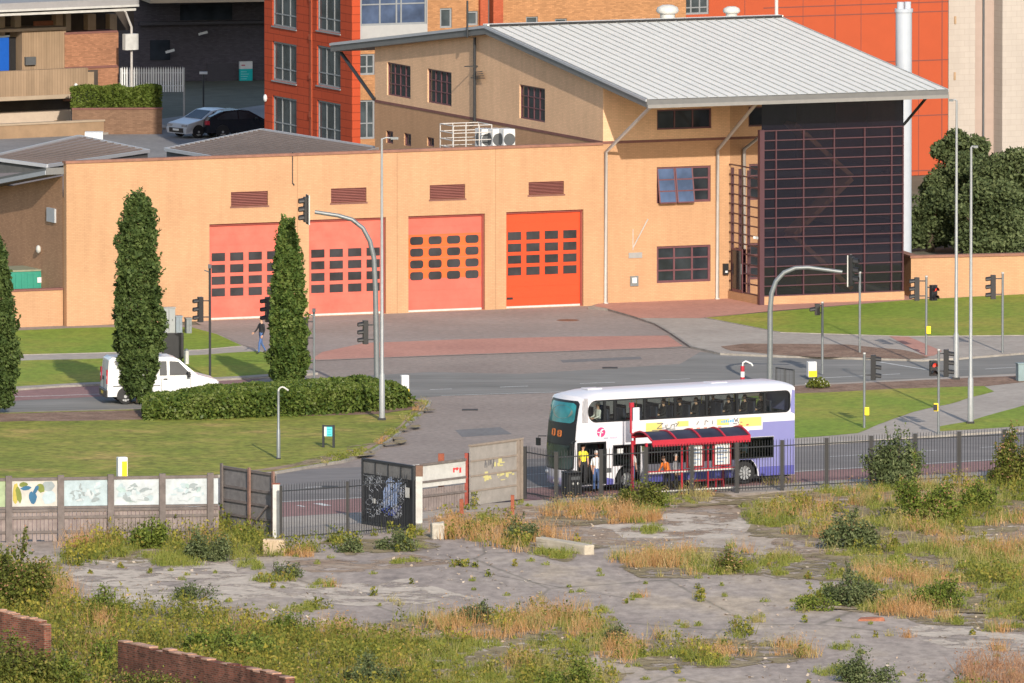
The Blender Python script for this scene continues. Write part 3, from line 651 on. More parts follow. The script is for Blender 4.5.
# ---- plant on the hall roof
def rooftop(px, py, v): return S.front(px, py, v)
zr = zP-1.69
ac = None
for i, px in enumerate((484,495,506)):
    u = S.front(px,137,6-i*.6)[0]; hz = S.front(px,128.5,6-i*.6)[1]-zr; mb = MB(); mb.box(-.3,-.42,hz-1.05,.3,.42,hz); 
    t = thing('air_conditioner', S.W(u,6-i*.6,zr), 23.3, ['white air conditioning unit beside the roof rail, leftmost of the row of three', 'middle white air conditioning unit of the row on the flat roof', 'white air conditioning unit nearest the gable corner, rightmost of three'][i], 'air conditioner', 'air conditioning units on the flat roof')
    mb.build('casing', M_white, t, .02)
    mb = MB(); mb.tube([(0,-.43,hz-.5),(0,-.425,hz-.5)],.3,16); mb.tube([(-.31,0,hz-.5),(-.305,0,hz-.5)],.3,16); mb.build('fan_grille', M_dgrey, t); mb = MB(); mb.box(-.3,-.4,0,-.2,.4,hz-1.051); mb.box(.2,-.4,0,.3,.4,hz-1.051); mb.build('foot', M_dgrey, t)
t = thing('roof_rail', S.W(S.front(466,140,6)[0],6,zr-.18), 23.3, 'pale steel guard rail cage on the flat roof beside the air conditioners', 'railing')
mb = MB()
for x in (-1.0,-.35,.35,1.0):
    for y in (-.8,.8): mb.tube([(x,y,0),(x,y,2.45)],.03,6)
for z in (1.4,1.75,2.1,2.45):
    for y in (-.8,.8): mb.tube([(-1.0,y,z),(1.0,y,z)],.028,6)
    for x in (-1,1): mb.tube([(x,-.8,z),(x,.8,z)],.028,6)
mb.build('rails', M_pipe, t)
# ---- left wing: side wall with sloping verge, yard wall, container
M_ribroof = plain('ribbed_brown_roofing', (.24,.19,.165), .7, .12, 1.5)
vw = 9.5
mb = MB(); v0, z0 = .3, S.side(66,176.5,uL)[1]; v1, z1 = S.side(0,190,uL-.0); v1 = max(v1, 9)
t = thing('side_wing', S.W(uL,.4,0), 23.3, 'brown brick side wing with a sloping grey verge left of the appliance doors', 'building wing')
L = 13.0; sl = (z1-z0)/(v1-v0)
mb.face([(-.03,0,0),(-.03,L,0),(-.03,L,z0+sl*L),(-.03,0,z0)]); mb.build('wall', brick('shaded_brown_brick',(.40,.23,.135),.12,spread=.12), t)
mb = MB(); mb.bar((-.45,-.1,z0+.25),(-.45,L,z0+.25+sl*L),.9,.32); mb.build('verge', M_fascia, t)
mb = MB(); mb.bar((-.93,-.1,z0+.19),(-.93,L,z0+.19+sl*L),.03,.2); mb.build('verge_trim', plain('pale_grey_trim', (.38,.39,.41)), t)
a = S.srect(48,208,56,222,uL-.04); mb = MB(); mb.box(-.12,a[0]-.4,a[1],-.031,a[2]-.4,a[3]); mb.build('vent_box', plain('pale_grey_trim', (.38,.39,.41)), t)
a = S.srect(37.5,245,42.5,253.5,uL-.04); mb = MB(); mb.ball((-.12,(a[0]+a[2])/2-.4,(a[1]+a[3])/2),.12,.16,.2); mb.build('bulkhead_lamp', M_offw, t)
# yard wall in front of it
ul2 = S.front(-40,300,.35)[0]; zy = S.front(33,289,.35)[1]
t = tag(bpy.data.objects.new('yard_wall', None), 'low buff brick yard wall with plum coping at the left end of the station', 'wall'); COL.objects.link(t); t.location = S.W(uL,.35,0); t.rotation_euler = (0,0,S.a)
mb = MB(); mb.box(ul2-uL-6,0,0,-.05,.3,zy-.09); mb.build('brickwork', B_buff, t); mb = MB(); mb.box(ul2-uL-6,-.05,zy-.089,-.05,.35,zy); mb.build('coping', B_course, t)
# green container behind it
p = S.front(38,286,3.2); wdt = S.front(61,286,3.2)[0]-S.front(14,286,3.2)[0]
t = thing('storage_container', S.W(p[0]-.4,3.2,0), 23.3, 'green metal storage container standing behind the low yard wall', 'container')
zt4 = S.front(38,271,3.2)[1]
mb = MB(); mb.box(-2,0,0,wdt/2+.4,2.2,zt4); 
for k in range(12): mb.box(-1.95+k*.3,-.03,.1,-1.8+k*.3,-.002,zt4-.1)
mb.build('body', plain('green_metal', (.03,.24,.17), .5, .12), t)
mb = MB(); mb.box(-2.02,-.04,zt4,wdt/2+.42,2.24,zt4+.08); mb.build('roof', plain('grey_green_metal', (.24,.25,.17), .6, .15), t)
mb = MB(); mb.box(.35,-.05,zt4-.55,.6,-.031,zt4-.3); mb.build('plate', M_white, t)
# ================================================================== BEHIND THE STATION
def ribroof(name, pts, label, mat=M_ribroof, drop=3.0, ribs=26, axis=0):
    """a shallow pitched roof outline on walls; pts in world"""
    o = Vector(pts[0]); t = thing(name, (o.x,o.y,0), 0, label, 'building')
    P = [Vector((p.x-o.x,p.y-o.y,p.z)) for p in pts]
    mb = MB(); mb.face(P)
    a, b, c, d = P
    for k in range(1, ribs):
        f = k/ribs; mb.bar(a.lerp(b,f)+Vector((0,0,.03)), d.lerp(c,f)+Vector((0,0,.03)), .06, .07)
    mb.build('roof', mat, t)
    mb = MB()
    for i in range(4):
        p, q = P[i], P[(i+1)%4]; mb.bar(p+Vector((0,0,.0)), q+Vector((0,0,.0)), .12, .16)
    mb.build('edge_trim', plain('pale_grey_trim', (.55,.56,.58)), t)
    mb = MB()
    for i in range(4):
        p, q = P[i], P[(i+1)%4]; p = p*0.985+sum(P, Vector())/4*.015; q = q*.985+sum(P, Vector())/4*.015
        mb.face([(p.x,p.y,0),(q.x,q.y,0),(q.x,q.y,q.z-.12),(p.x,p.y,p.z-.12)])
    mb.build('wall', plain('dark_render_wall', (.10,.10,.10), .8, .2), t)
    return t
ribroof('roof_hall', [G(-60,172,6.3), G(47,166.3,5.9), G(150,151.3,6.6), G(79,136.5,7.6)] if False else [PY(-14,158,96), PY(47,166,93), PY(149,151,112), PY(79,136.5,118)], 'low outbuilding behind the left parapet with a ribbed brown metal roof', ribs=10)
ribroof('roof_hall', [PY(165,149.5,106), PY(262,130,124), PY(380,148.5,112), PY(290,170,92)], 'long ribbed brown metal roof behind the parapet in front of the orange flats', ribs=20)
mb = MB(); q = PY(94,134,122); mb.box(-.45,-.4,0,.45,.4,q.z+.1); o = mb.build('vent_box', M_white); o.location = (q.x,q.y,0)
tag(o, 'small plain white roof box just beyond the peak of the left ribbed roof', 'vent box')
# ---- orange flats
X = Frame((PY(352,140,145).x, 145, 0), 23.5)
H = 40
C_or = (.40,.06,.022)
M_orange = plain('orange_red_cladding', C_or, .6, .06, 1.5)
def clad(name, c, pw, ph):
    """flat cladding panels with thin open joints"""
    if name in MATS: return MATS[name]
    return brick(name, c, .06, sc_(c, .55), pw, ph, .06, .03, .02)
C_or_m = clad('orange_cladding', C_or, 1.6, .42)
M_wf = plain('grey_window_frame', (.22,.23,.24), .5, .1)
M_curt = plain('pale_curtain', (.55,.52,.46), .9, .2, 6)
fl = thing('apartment_block', X.o, 23.5, 'tall orange red block of flats with grey framed windows left of the station roof', 'apartment block')
colA = [X.srect(272.5,43,296.5,82), X.srect(317,47,340.5,87)]
per = [(colA[0][3]-X.side(285,97.5)[1]), (colA[1][3]-X.side(329,102)[1])]
VX = X.side(264.5,100)[0]
holes = []
for ci, c in enumerate(colA):
    for k in range(-2, 11):
        z0, z1 = c[1]+per[ci]*k, c[3]+per[ci]*k
        if z0 > .3 and z1 < H-1: holes.append((c[0], z0, c[2], z1))
mb = MB(); wallholes(mb, 0, VX, 0, H, holes, 0, .14, axis='x'); 
uP = X.front(360.3,60)[0]
mb.face([(0,0,0),(uP,0,0),(uP,0,H),(0,0,H)]); mb.face([(0,VX,0),(0,VX,H),(14,VX,H),(14,VX,0)]); mb.face([(uP,0,0),(uP,.7,0),(uP,.7,H),(uP,0,H)]); mb.face([(0,0,H),(14,0,H),(14,VX,H),(0,VX,H)])
mb.build('wall', C_or_m, fl)
for h in holes:
    if h[1] > 26: continue
    f = window(fl, M_wf, h, 0, [.33,.66] if h[0] < 10 else [.36,.64], [.32], 'x', glass=glass_dark('flat_window_glass', (.045,.055,.06), .1), fw=.09, sill=M_wf)
    mb = MB(); wv = h[2]-h[0]; s_ = random.choice([0,0,.55]); mb.box(.16,h[0]+wv*(.12+s_),h[1]+.1,.2,h[0]+wv*(.35+s_),h[3]-.1); 
    mb.build('curtain', M_curt, f)
mb = MB(); vp = X.side(311.5,60)[0]; mb.box(-.06,vp-.12,3,-.003,vp+.12,H-1)
for z in range(4, 36, 2): mb.box(-.1,vp-.16,z*1.0,-.061,vp+.16,z+.3)
mb.build('cable_duct', plain('dark_orange_trim', (.33,.06,.02), .6, .1), fl)
q = X.side(267,98); mb = MB(); mb.ball((-.1,q[0],q[1]),.1,.14,.2); mb.build('wall_lamp', M_white, fl)
# white and brick wing of the flats, in the plane just behind the orange pier
XW = .7
zA = [X.rect(360.5,-3,427,25,XW), X.rect(360.5,54,375,75,XW), X.rect(360.5,100,375,139,XW)]
wb = X.rect(440,8,452,28,XW); wb2 = X.rect(467,11,478,25.5,XW)
uW1 = X.front(427.5,20,XW)[0]; uB1 = X.front(478.5,20,XW)[0]
hol = [(max(uP+.02,zA[0][0]),zA[0][1],zA[0][2],zA[0][3]+0), (uP+.05,zA[1][1],zA[1][2],zA[1][3]), (uP+.05,zA[2][1],zA[2][2],zA[2][3])]
mb = MB(); zsp = X.front(394,41,XW)[1]
wallholes(mb, uP, uW1, zsp, H, [hol[0]], XW, .12); mb.build('white_panel_wall', plain('pale_grey_panel', (.34,.335,.33), .6, .06), fl)
mb = MB(); wallholes(mb, uP, uW1, 0, zsp, hol[1:], XW, .12); wallholes(mb, uW1, uB1, 0, H, [wb, wb2], XW, .14)
B_tan = brick('tan_brick', (.38,.19,.088), .12, spread=.2)
mb.build('brick_wall', B_tan, fl)
f = window(fl, M_wf, hol[0], XW, [.3,.55,.62], [.75], glass=glass_dark('band_window_glass', (.05,.07,.12), .1), fw=.1)
for h in hol[1:]: window(fl, M_wf, h, XW, [.6], [.4], glass=glass_dark('flat_window_glass'), fw=.1)
for h in (wb, wb2): window(fl, M_wf, h, XW, 1, 1, glass=glass_dark('flat_window_glass'), fw=.1)
uQ = X.front(497,20,XW-.25)[0]
mb = MB(); mb.box(uB1,XW-.25,0,uQ-.5,XW+2,H); mb.box(uQ-.2,XW-.25,0,uQ+.35,XW+2,H); mb.build('red_brick_pier', brick('red_brick', (.36,.085,.04), .1, spread=.15), fl)
mb = MB(); mb.box(uQ-.5,XW+.3,0,uQ-.2,XW+1.9,H); mb.build('recess', M_dgrey, fl)
uT = X.front(686,10,XW+1.2)[0]
mb = MB(); hol2 = [X.rect(526,16.5,538,30,XW+1.2), X.rect(555,18.5,567,30,XW+1.2)]; wallholes(mb, uQ+.35, uT, 0, H, hol2, XW+1.2, .14); mb.build('long_brick_wall', B_tan, fl)
for h in hol2: window(fl, M_wf, h, XW+1.2, 1, 1, glass=glass_dark('flat_window_glass'))
# ---- bright red panelled block and cream tower
Y2 = Frame((PY(686,100,156).x, 156, 0), 26)
rb = thing('panelled_block', Y2.o, 26, 'bright orange red panelled building behind the big pale roof and white flue', 'building')
uR2 = Y2.front(948,80)[0]; hw = [Y2.rect(684,-20,709,14.5)]; hw = [(hw[0][0], hw[0][1], hw[0][2], hw[0][3])]
M_red2 = plain('bright_red_panel', (.37,.062,.018), .5, .05, 1.2)
mb = MB(); wallholes(mb, -.3, uR2, 0, 34, hw, 0, .15); mb.face([(uR2,0,0),(uR2,20,0),(uR2,20,34),(uR2,0,34)]); mb.face([(-.3,0,0),(-.3,20,0),(-.3,20,34),(-.3,0,34)]); mb.face([(-.3,0,34),(uR2,0,34),(uR2,20,34),(-.3,20,34)])
mb.build('wall', M_red2, rb)
window(rb, M_wf, hw[0], 0, [.3,.65], [.2], fw=.1, glass=glass_dark('flat_window_glass'))
mb = MB()
for px in (835,942): u = Y2.front(px,40)[0]; mb.box(u-.025,-.012,0,u+.025,-.002,34)
for px, py in ((935,2),(935,11.5),(935,60),(935,115),(935,170)): z = Y2.front(px,py)[1]; mb.box(4.5,-.014,z-.025,uR2,-.003,z+.025)
for k in range(1,5): mb.box(k*3.4,-.011,0,k*3.4+.03,-.002,34)
mb.build('panel_joints', plain('joint_shadow_gap', (.16,.05,.04), .7, .1), rb)
mb = MB(); mb.box(-.9,-.3,0,-.31,8,34); mb.build('corner_pier', brick('red_brick', (.36,.085,.04)), rb)
Z2 = Frame((PY(948.5,100,164).x, 164, 0), 26)
ct = thing('cream_tower', Z2.o, 26, 'plain cream tiled tower at the right edge behind the trees', 'tower block')
uC = [Z2.front(px,100)[0] for px in (975,986,997)]; uCr = uC[2]+14
M_cream = brick('cream_tiles', (.41,.36,.315), .05, (.36,.315,.275), .62, .30, .08, .03, .012)
mb = MB(); mb.face([(0,0,0),(uC[0],0,0),(uC[0],0,40),(0,0,40)]); mb.face([(0,0,0),(0,16,0),(0,16,40),(0,0,40)]); mb.face([(uC[2],-.6,0),(uCr,-.6,0),(uCr,-.6,40),(uC[2],-.6,40)]); mb.face([(uC[2],-.6,0),(uC[2],1.6,0),(uC[2],1.6,40),(uC[2],-.6,40)]); mb.face([(0,0,40),(uCr,0,40),(uCr,16,40),(0,16,40)])
mb.build('wall', M_cream, ct)
mb = MB(); mb.box(uC[0],.35,0,uC[2]-.01,.7,40); mb.build('recessed_strip', brick('shade_toned_cream_tiles', (.36,.28,.24), .05, (.36,.28,.24), .62,.30,.08,.03,.012), ct)  # tile colour darkened to paint the strip's shade
mb = MB(); mb.tube([(uC[1],.3,0),(uC[1],.3,39)],.06,8); mb.build('rainwater_pipe', M_dgrey, ct)
for px, py in ((955,20),(954.5,76)):
    u, z = Z2.front(px,py); mb = MB(); mb.box(u-.05,-.06,z-.2,u+.05,-.003,z+.2); mb.build('wall_fixing', plain('tan_fixing', (.4,.27,.16)), ct)
# ---- concrete building at the upper left
K = Frame((PY(118,128,196).x, 196, 0), 30)
kb = thing('concrete_building', K.o, 30, 'beige concrete and brick building with a long parapet band at the upper left', 'building')
def kbx(name, mat, px0, py0, px1, py1, v, dep, par=kb, bev=0):
    a = K.rect(px0,py0,px1,py1,v); m = MB(); m.box(a[0],v,a[1],a[2],v+dep,a[3]); return m.build(name, mat, par)
M_bet = brick('board_marked_concrete', (.32,.225,.145), .2, (.24,.165,.105), .16, 6.0, .25, .06, .012)
M_bet2 = plain('pale_concrete', (.36,.28,.20), .85, .12, 1.0)
kbx('roof_slab', plain('grey_roof_edge', (.28,.27,.27), .7, .1), -60,2,139,10,-2.5,14)
kbx('white_edge', M_offw, -60,8.5,139.3,10.6,-2.6,.08); kbx('white_edge', M_offw, -60,12.2,136,14.6,-2.4,.08)
mb = MB()
kbx('back_wall', plain('shade_dark_recess_wall', (.07,.055,.045), .9, .3, 1.0), -60,8,134,34,1.6,.3)  # shade of the recess painted as a dark wall colour
for px0, px1, c in ((0,5,0),(15,21,0),(56,63,1),(66,71,0),(88,96,1),(110,117,1)): kbx('column', plain('tan_column', (.34,.24,.15), .8, .15) if c else M_bet2, px0,14,px1,36,.9,.5)
kbx('brown_panel', plain('brown_panel', (.27,.10,.05), .7, .15), 34,21,54,34,1.2,.1)
kbx('concrete_wall', M_bet, 22,30,66,75,0,1.4); kbx('wall_cap', M_bet2, -20,28.5,66,31.5,-.15,1.7)
kbx('brick_wall', brick('salmon_brick', (.34,.165,.095), .14, spread=.22), 65,33,118.5,100,-.05,6); kbx('brick_course', B_course, 65,66,118,68.5,-.09,.035)
kbx('brick_cap', B_course, 65,31.5,118,33.5,-.08,1.2)
kbx('blue_door', plain('blue_panel', (.01,.09,.42), .4, .1), -14,38,9,74,.5,.15); kbx('dark_opening', M_black, 9,37,22,75,.7,.2)
kbx('window_recess', plain('shade_dark_recess_wall', (.07,.055,.045)), 84,70,98,95,-.12,.06); kbx('window_blind', plain('tan_column', (.34,.24,.15)), 86,72,94,94,-.15,.025)
kbx('parapet_band', M_bet, -60,71,88,101,-2.2,.4); kbx('band_lip', M_bet2, -60,97,72,101,-2.3,.09)
kbx('deck', M_bet2, -60,98,72,101,-1.79,3)
kbx('shadow_band_wall', plain('shade_dark_recess_wall', (.07,.055,.045)), -60,100,72,113,.2,.2); kbx('lower_wall', plain('cream_render', (.46,.37,.29), .8, .08), -60,112.5,71,128,-.6,.5)  # dark recess wall colour paints the shadow band under the parapet
kbx('vent_grille', plain('tan_column', (.34,.24,.15)), 55,120,66,126,-.66,.055); kbx('lamp_box', M_dgrey, 26,57,36,65,-.2,.19)
mb = MB(); u, z = K.front(75,87,-2.3); mb.ball((u,-2.4,z),.12,.14,.22); mb.build('bulkhead_lamp', M_white, kb)
mb = MB(); u, z = K.front(131,70,-2); u2, z2 = K.front(125,11,-2.4); u3, z3 = K.front(131.5,27,-2); mb.tube([(u2,-2.4,z2),(u3,-2,z3),(u3,-2,K.front(131.5,92,-2)[1])],.07,8); mb.build('downpipe', M_pipe, kb)
kbx('meter_cabinet', M_offw, 125.5,34,138.5,50,-2.3,.35)
# low concrete wall before it
t = thing('boundary_wall', K.W(0,-6,0), 30, 'low beige concrete boundary wall under the long concrete parapet', 'wall')
a = K.rect(-60,125,104,152,-6); mb = MB(); mb.box(a[0],0,0,a[2],.35,a[3]); mb.build('wall', plain('brown_concrete', (.30,.20,.12), .9, .18, 1.2), t)
mb = MB(); mb.box(a[0],-.05,a[3],a[2]+.05,.4,a[3]+.1); mb.build('cap', M_bet2, t)
# planter wall, hedge and palisade
Q = Frame(PY(162,128,189), 4)
t = thing('planter_wall', Q.o, 4, 'brown brick planter wall below the clipped hedge by the parked cars', 'wall'); a = Q.rect(72,108,162,129,0)
mb = MB(); mb.box(a[0],0,-.8,a[2],.3,a[3]-.08); mb.build('brickwork', brick('brown_brick', (.20,.118,.075), .12, spread=.2), t); mb = MB(); mb.box(a[0],-.05,a[3]-.079,a[2]+.05,.36,a[3]); mb.build('coping', B_course, t)
zq = a[3]
def hedge_leaves(x0,x1,y0,y1,z0,z1,n,size,seed,wob=.12):
    """leaves over and just inside the surface of a clipped box hedge"""
    P = rng.uniform((x0,y0,z0),(x1,y1,z1),(n,3)); f = rng.uniform(size=n)
    P[:,1] = np.where(f<.45, y0+rng.uniform(0,.15,n), P[:,1]); P[:,2] = np.where((f>=.45)&(f<.85), z1-rng.uniform(0,.15,n), P[:,2])
    nz = np.array([mnoise.noise(Vector((p[0]*.9,p[1]*.9+seed,p[2]*.9))) for p in P]); P[:,2] += nz*wob*2*(P[:,2]-z0)/(z1-z0); P[:,1] += nz*wob
    return leafquads(P, rng.uniform(size*.6, size*1.4, n), .5)
a2 = Q.rect(71,88,162,109,.2)
t = thing('hedge', Q.W(0,.2,0), 4, 'clipped green hedge above the brown planter wall by the white palisade', 'hedge')
L_hedge = leafmat('hedge_leaves', [(.05,.075,.012),(.10,.14,.024),(.16,.19,.04)])
np_mesh('foliage', hedge_leaves(a2[0],a2[2],.2,1.6,zq-.2,a2[3],9000,.17,3), 4, L_hedge, t)
mb = MB(); mb.box(a2[0]+.1,.35,zq-.6,a2[2]-.1,1.5,a2[3]-.2); mb.build('stems', plain('hedge_core', (.02,.03,.008), .95, .4, 4), t)
t = thing('palisade_fence', Q.W(0,6.2,0), 4, 'white steel palisade fence standing behind the clipped hedge', 'fence'); a3 = Q.rect(121,68,184,92,6.2)
mb = MB(); n = 26
for k in range(n): 
    x = a3[0]+(a3[2]-a3[0])*(k+.5)/n; mb.box(x-.04,0,a3[1],x+.04,.03,a3[3]-.1); mb.face([(x-.04,0,a3[3]-.1),(x+.04,0,a3[3]-.1),(x,0.01,a3[3]+.08)])
mb.build('pales', M_white, t); mb = MB(); mb.box(a3[0],.031,a3[1]+.3,a3[2],.07,a3[1]+.36); mb.box(a3[0],.031,a3[3]-.3,a3[2],.07,a3[3]-.24)
for x in (a3[0], (a3[0]+a3[2])/2, a3[2]): mb.box(x-.05,.072,-.8,x+.05,.14,a3[3])
mb.build('rails', M_steel_l, t)
# dark building in the shade
N2 = Frame((PY(140,110,226).x, 226, 0), 12)
db = thing('dark_building', N2.o, 12, 'brick building behind the parked cars with its colour darkened for the shade', 'building')
a = N2.rect(100,-60,330,120,0); B_shadedark = brick('shade_darkened_brick', (.078,.07,.082), .15, spread=.2)  # brick colour itself darkened to stand in for shade
mb = MB(); mb.box(a[0],0,0,a[2],10,a[3]); mb.build('wall', B_shadedark, db)
a4 = N2.rect(140,21,330,24,-.5); mb = MB(); mb.box(a4[0],-.5,a4[1],a4[2],-.01,a4[3]); mb.build('ledge', plain('dark_ledge', (.06,.055,.065), .8, .1), db)
a5 = N2.rect(150,-6,330,2,-4); mb = MB(); mb.box(a5[0],-4,a5[1],a5[2],-.01,a5[3]); mb.build('shade_canopy', plain('pale_concrete', (.36,.28,.20)), db)  # deep overhang added to shade the wall below
for r, m_ in (((207,63,233,85),plain('dark_shutter',(.05,.045,.055),.6,.1)),((150,40,170,60),M_glass),((180,4,232,20),M_glass)):
    b = N2.rect(*r); mb = MB(); mb.box(b[0],-.06,b[1],b[2],-.004,b[3]); mb.build('shutter' if r[0]==207 else 'window', m_, db)
s_ = N2.rect(239.5,61.5,252.5,81,-.2); t = thing('wall_sign', N2.W((s_[0]+s_[2])/2,-.2,s_[1]), 12, 'white over teal sign board on the dark wall beside the orange flats', 'sign'); ww = (s_[2]-s_[0])/2; hh = s_[3]-s_[1]
mb = MB(); mb.box(-ww,0,0,ww,.19,hh*.62); mb.build('teal_panel', plain('teal_sign', (.0,.42,.42), .5, .1), t); mb = MB(); mb.box(-ww,-.002,hh*.621,ww,.19,hh); mb.build('white_panel', M_white, t)
mb = MB(); mb.box(-ww*.7,-.02,hh*.78,-.05,-.003,hh*.84); mb.build('red_band', plain('dull_red_band', (.45,.08,.12)), t)
mb = MB()
for k in range(4): mb.box(-ww*.8,-.012,hh*(.1+.12*k),ww*(.1+.15*(k%3)),-.001,hh*(.13+.12*k))
mb.build('lettering', plain('pale_teal', (.25,.62,.62)), t)
t = thing('lamp_post', G(203.5,110.5), 0, 'short black lamp post with a white lantern before the dark building', 'street lamp'); hz = PY(203.5,74,G(203.5,110.5).y).z
mb = MB(); mb.tube([(0,0,0),(0,0,hz)],.05,8); mb.build('pole', M_darkm, t); mb = MB(); mb.box(-.22,-.15,hz,.22,.15,hz+.12); mb.build('lantern', M_white, t)
for (px,py,lab) in ((202,33,'small white security camera on a bracket high on the dark wall'),(169,51,'white security camera pair on the dark wall above the palisade')):
    q = N2.front(px,py,-.5); t = thing('security_camera', N2.W(q[0],-.5,q[1]), 12, lab, 'security camera')
    mb = MB(); mb.bar((-.25,-.3,-.05),(.25,-.3,.08),.13,.13); mb.build('housing', M_white, t); mb = MB(); mb.bar((0,-.2,0),(0,.49,0),.06,.06); mb.build('bracket', M_steel_l, t)
# car park surface
sheet('car_park', [(-200,175),(-200,128),(100,122),(160,119),(300,100),(520,100),(520,175)], .01, ground('car_park_asphalt', [(.3,(.20,.19,.19)),(.7,(.27,.26,.25))], .3, 3, .3))
slab('car_park_kerb', [(90,127),(162,124),(170,127),(100,133)], .12, G_pave, G_kerb)
strip('lane_line', [(104,136),(170,130.5)], .15, .02, G_kerb)
# low wall and coping on the right
r0 = Frame((G(917,299).x, G(917,299).y, 0), 14)
t = thing('retaining_wall', r0.o, 14, 'low buff brick wall with brown coping under the dark trees at the right', 'wall')
a = r0.rect(917.5,253.5,1100,299,0); mb = MB(); mb.box(-.3,0,0,a[2],.35,a[3]-.12); mb.box(-.3,.351,0,.05,4,a[3]-.12); mb.build('brickwork', B_buff, t)
mb = MB(); mb.box(-.35,-.06,a[3]-.119,a[2],.41,a[3]); mb.box(-.35,.411,a[3]-.119,.1,4,a[3]); mb.build('coping', plain('brown_coping', (.27,.13,.09)), t)
# ================================================================== TREES, HEDGE
L_dark = leafmat('columnar_leaves', [(.02,.038,.012),(.062,.095,.026),(.135,.175,.055)], .2, .9)
L_mid = leafmat('columnar_leaves_mixed', [(.028,.052,.012),(.075,.12,.026),(.17,.20,.05)], .2, .7)
rv_ = random.Random(77)
def columnar(px, pyb, pyt, prof, label, mat, seed, n=7000):
    """narrow upright tree; prof = (height fraction, half width in px) pairs"""
    b = G(px, pyb, .12); k = FPX/(b-CAM).length; H = PY(px, pyt, b.y).z-.12
    t = thing('columnar_tree', b, 0, label, 'tree', 'narrow columnar trees along the road')
    hs = np.array([p[0] for p in prof])*H; ws = np.array([p[1] for p in prof])/k
    m = int(n*1.0); z = rng.uniform(.25, H, m); r0 = np.interp(z, hs, ws)
    keep = rng.uniform(size=m) < (r0/ws.max())**.8; z = z[keep]; r0 = r0[keep]; m = len(z); a = rng.uniform(0, 6.283, m)
    nz = np.array([mnoise.noise(Vector((math.cos(q)*1.6, math.sin(q)*1.6, zz*.75+seed*9))) for q, zz in zip(a, z)])
    nz2 = np.array([mnoise.noise(Vector((math.cos(q)*2.2+5, math.sin(q)*2.2, zz*2.2+seed*5))) for q, zz in zip(a, z)])
    rad = r0*(1+.38*nz+.50*nz2)*np.clip(1.02-np.abs(rng.normal(0, .15, m)), .35, 1.1)
    C = np.stack([rad*np.cos(a), rad*np.sin(a), z+rng.normal(0,.05,m)], 1)
    sp = []                                                 # upright shoots that break the outline
    for _ in range(120):
        q = rng.uniform(0, 6.283); zz = rng.uniform(.3, .995)*H; r = np.interp(zz, hs, ws)
        r *= rv_.uniform(.7,1.12)
        for s in range(8): sp.append((r*math.cos(q)*(1+.035*s)+rv_.gauss(0,.03), r*math.sin(q)*(1+.035*s)+rv_.gauss(0,.03), zz+.05*s))
    C = np.concatenate([C, np.array(sp)])
    np_mesh('crown', leafquads(C, rng.uniform(.12,.27,len(C)), .6), 4, mat, t)
    mb = MB(); mb.tube([(0,0,-.02),(0,0,H*.3),(.05,0,H*.93)], [.13,.11,.02], 8)
    for i in range(18):
        q = i*2.4; z0 = .35+i*H*.045; r = float(np.interp(z0+1, hs, ws))*.8; mb.tube([(0,0,z0),(r*.6*math.cos(q),r*.6*math.sin(q),z0+.6),(r*math.cos(q),r*math.sin(q),z0+1.5)], [.05,.03,.012], 5)
    mb.build('trunk', M_bark, t)
    return t
columnar(138.5, 402, 194, [(0,7),(.04,10),(.12,16.5),(.25,21.5),(.36,23),(.56,21),(.70,18),(.87,15),(.965,10.5),(1,4)], 'tallest dark green columnar tree, standing in front of the white van', L_dark, 1, 30000)
columnar(287.5, 391, 221, [(0,8),(.04,11),(.12,17),(.24,17.5),(.36,17.5),(.6,14.5),(.79,12.5),(.93,8),(1,5)], 'columnar tree at the hedge beside the traffic lights, yellower green than the rest', L_mid, 2, 22000)
columnar(-4, 413, 236, [(0,8),(.05,15),(.2,20),(.4,19.5),(.6,16),(.8,11),(.93,7),(1,2)], 'dark columnar tree cut off by the left edge of the view', L_dark, 3, 22000)
# long clipped hedge round the junction corner
hp = [(143,419),(205,418.5),(300,415),(362,411),(409,406)]
HP = [G(x, y, .12) for x, y in hp]; o = HP[0]
t = thing('hedge', o, 0, 'long low glossy green hedge curving round the lawn corner below the columnar trees', 'hedge')
pts = []; nH = 34000
seg = [(HP[i+1]-HP[i]).length for i in range(len(HP)-1)]; tot = sum(seg)
hh_, wdH = 1.18, 3.9
for _ in range(nH):
    s = random.uniform(0, tot); i = 0
    while i < len(seg)-1 and s > seg[i]: s -= seg[i]; i += 1
    c = HP[i].lerp(HP[i+1], min(1, s/seg[i])); d = (HP[i+1]-HP[i]).normalized(); n = Vector((-d.y, d.x, 0))
    y = random.random(); ss = (sum(seg[:i])+s)/tot
    en = min(1, min(ss, 1-ss)/.05+.25); hgt = hh_*(.62+.38*min(1, ss*3+.1))*(.55+.45*en**.5)
    if random.random() < .42: yy, z = random.gauss(.04,.08), random.uniform(0, hgt)
    else: yy, z = random.uniform(0, 1), hgt
    prof = 1-.22*abs(2*yy-1)**4; z = z*prof + .16*mnoise.noise(Vector((c.x*.8, (c.y+yy*wdH)*.8, 2)))+.10*mnoise.noise(Vector((c.x*2.6, (c.y+yy*wdH)*2.6, z*2))) - random.random()**2*.14
    p = c + n*(yy*wdH + .15*mnoise.noise(Vector((c.x*1.2, z*2, 4)))); pts.append((p.x-o.x, p.y-o.y, max(.03, z)))
np_mesh('foliage', leafquads(np.array(pts), rng.uniform(.12,.25,len(pts)), .5), 4, leafmat('laurel_leaves', [(.02,.04,.01),(.058,.092,.018),(.115,.15,.03),(.19,.215,.075)], .2, .8, .4), t)
mb = MB()
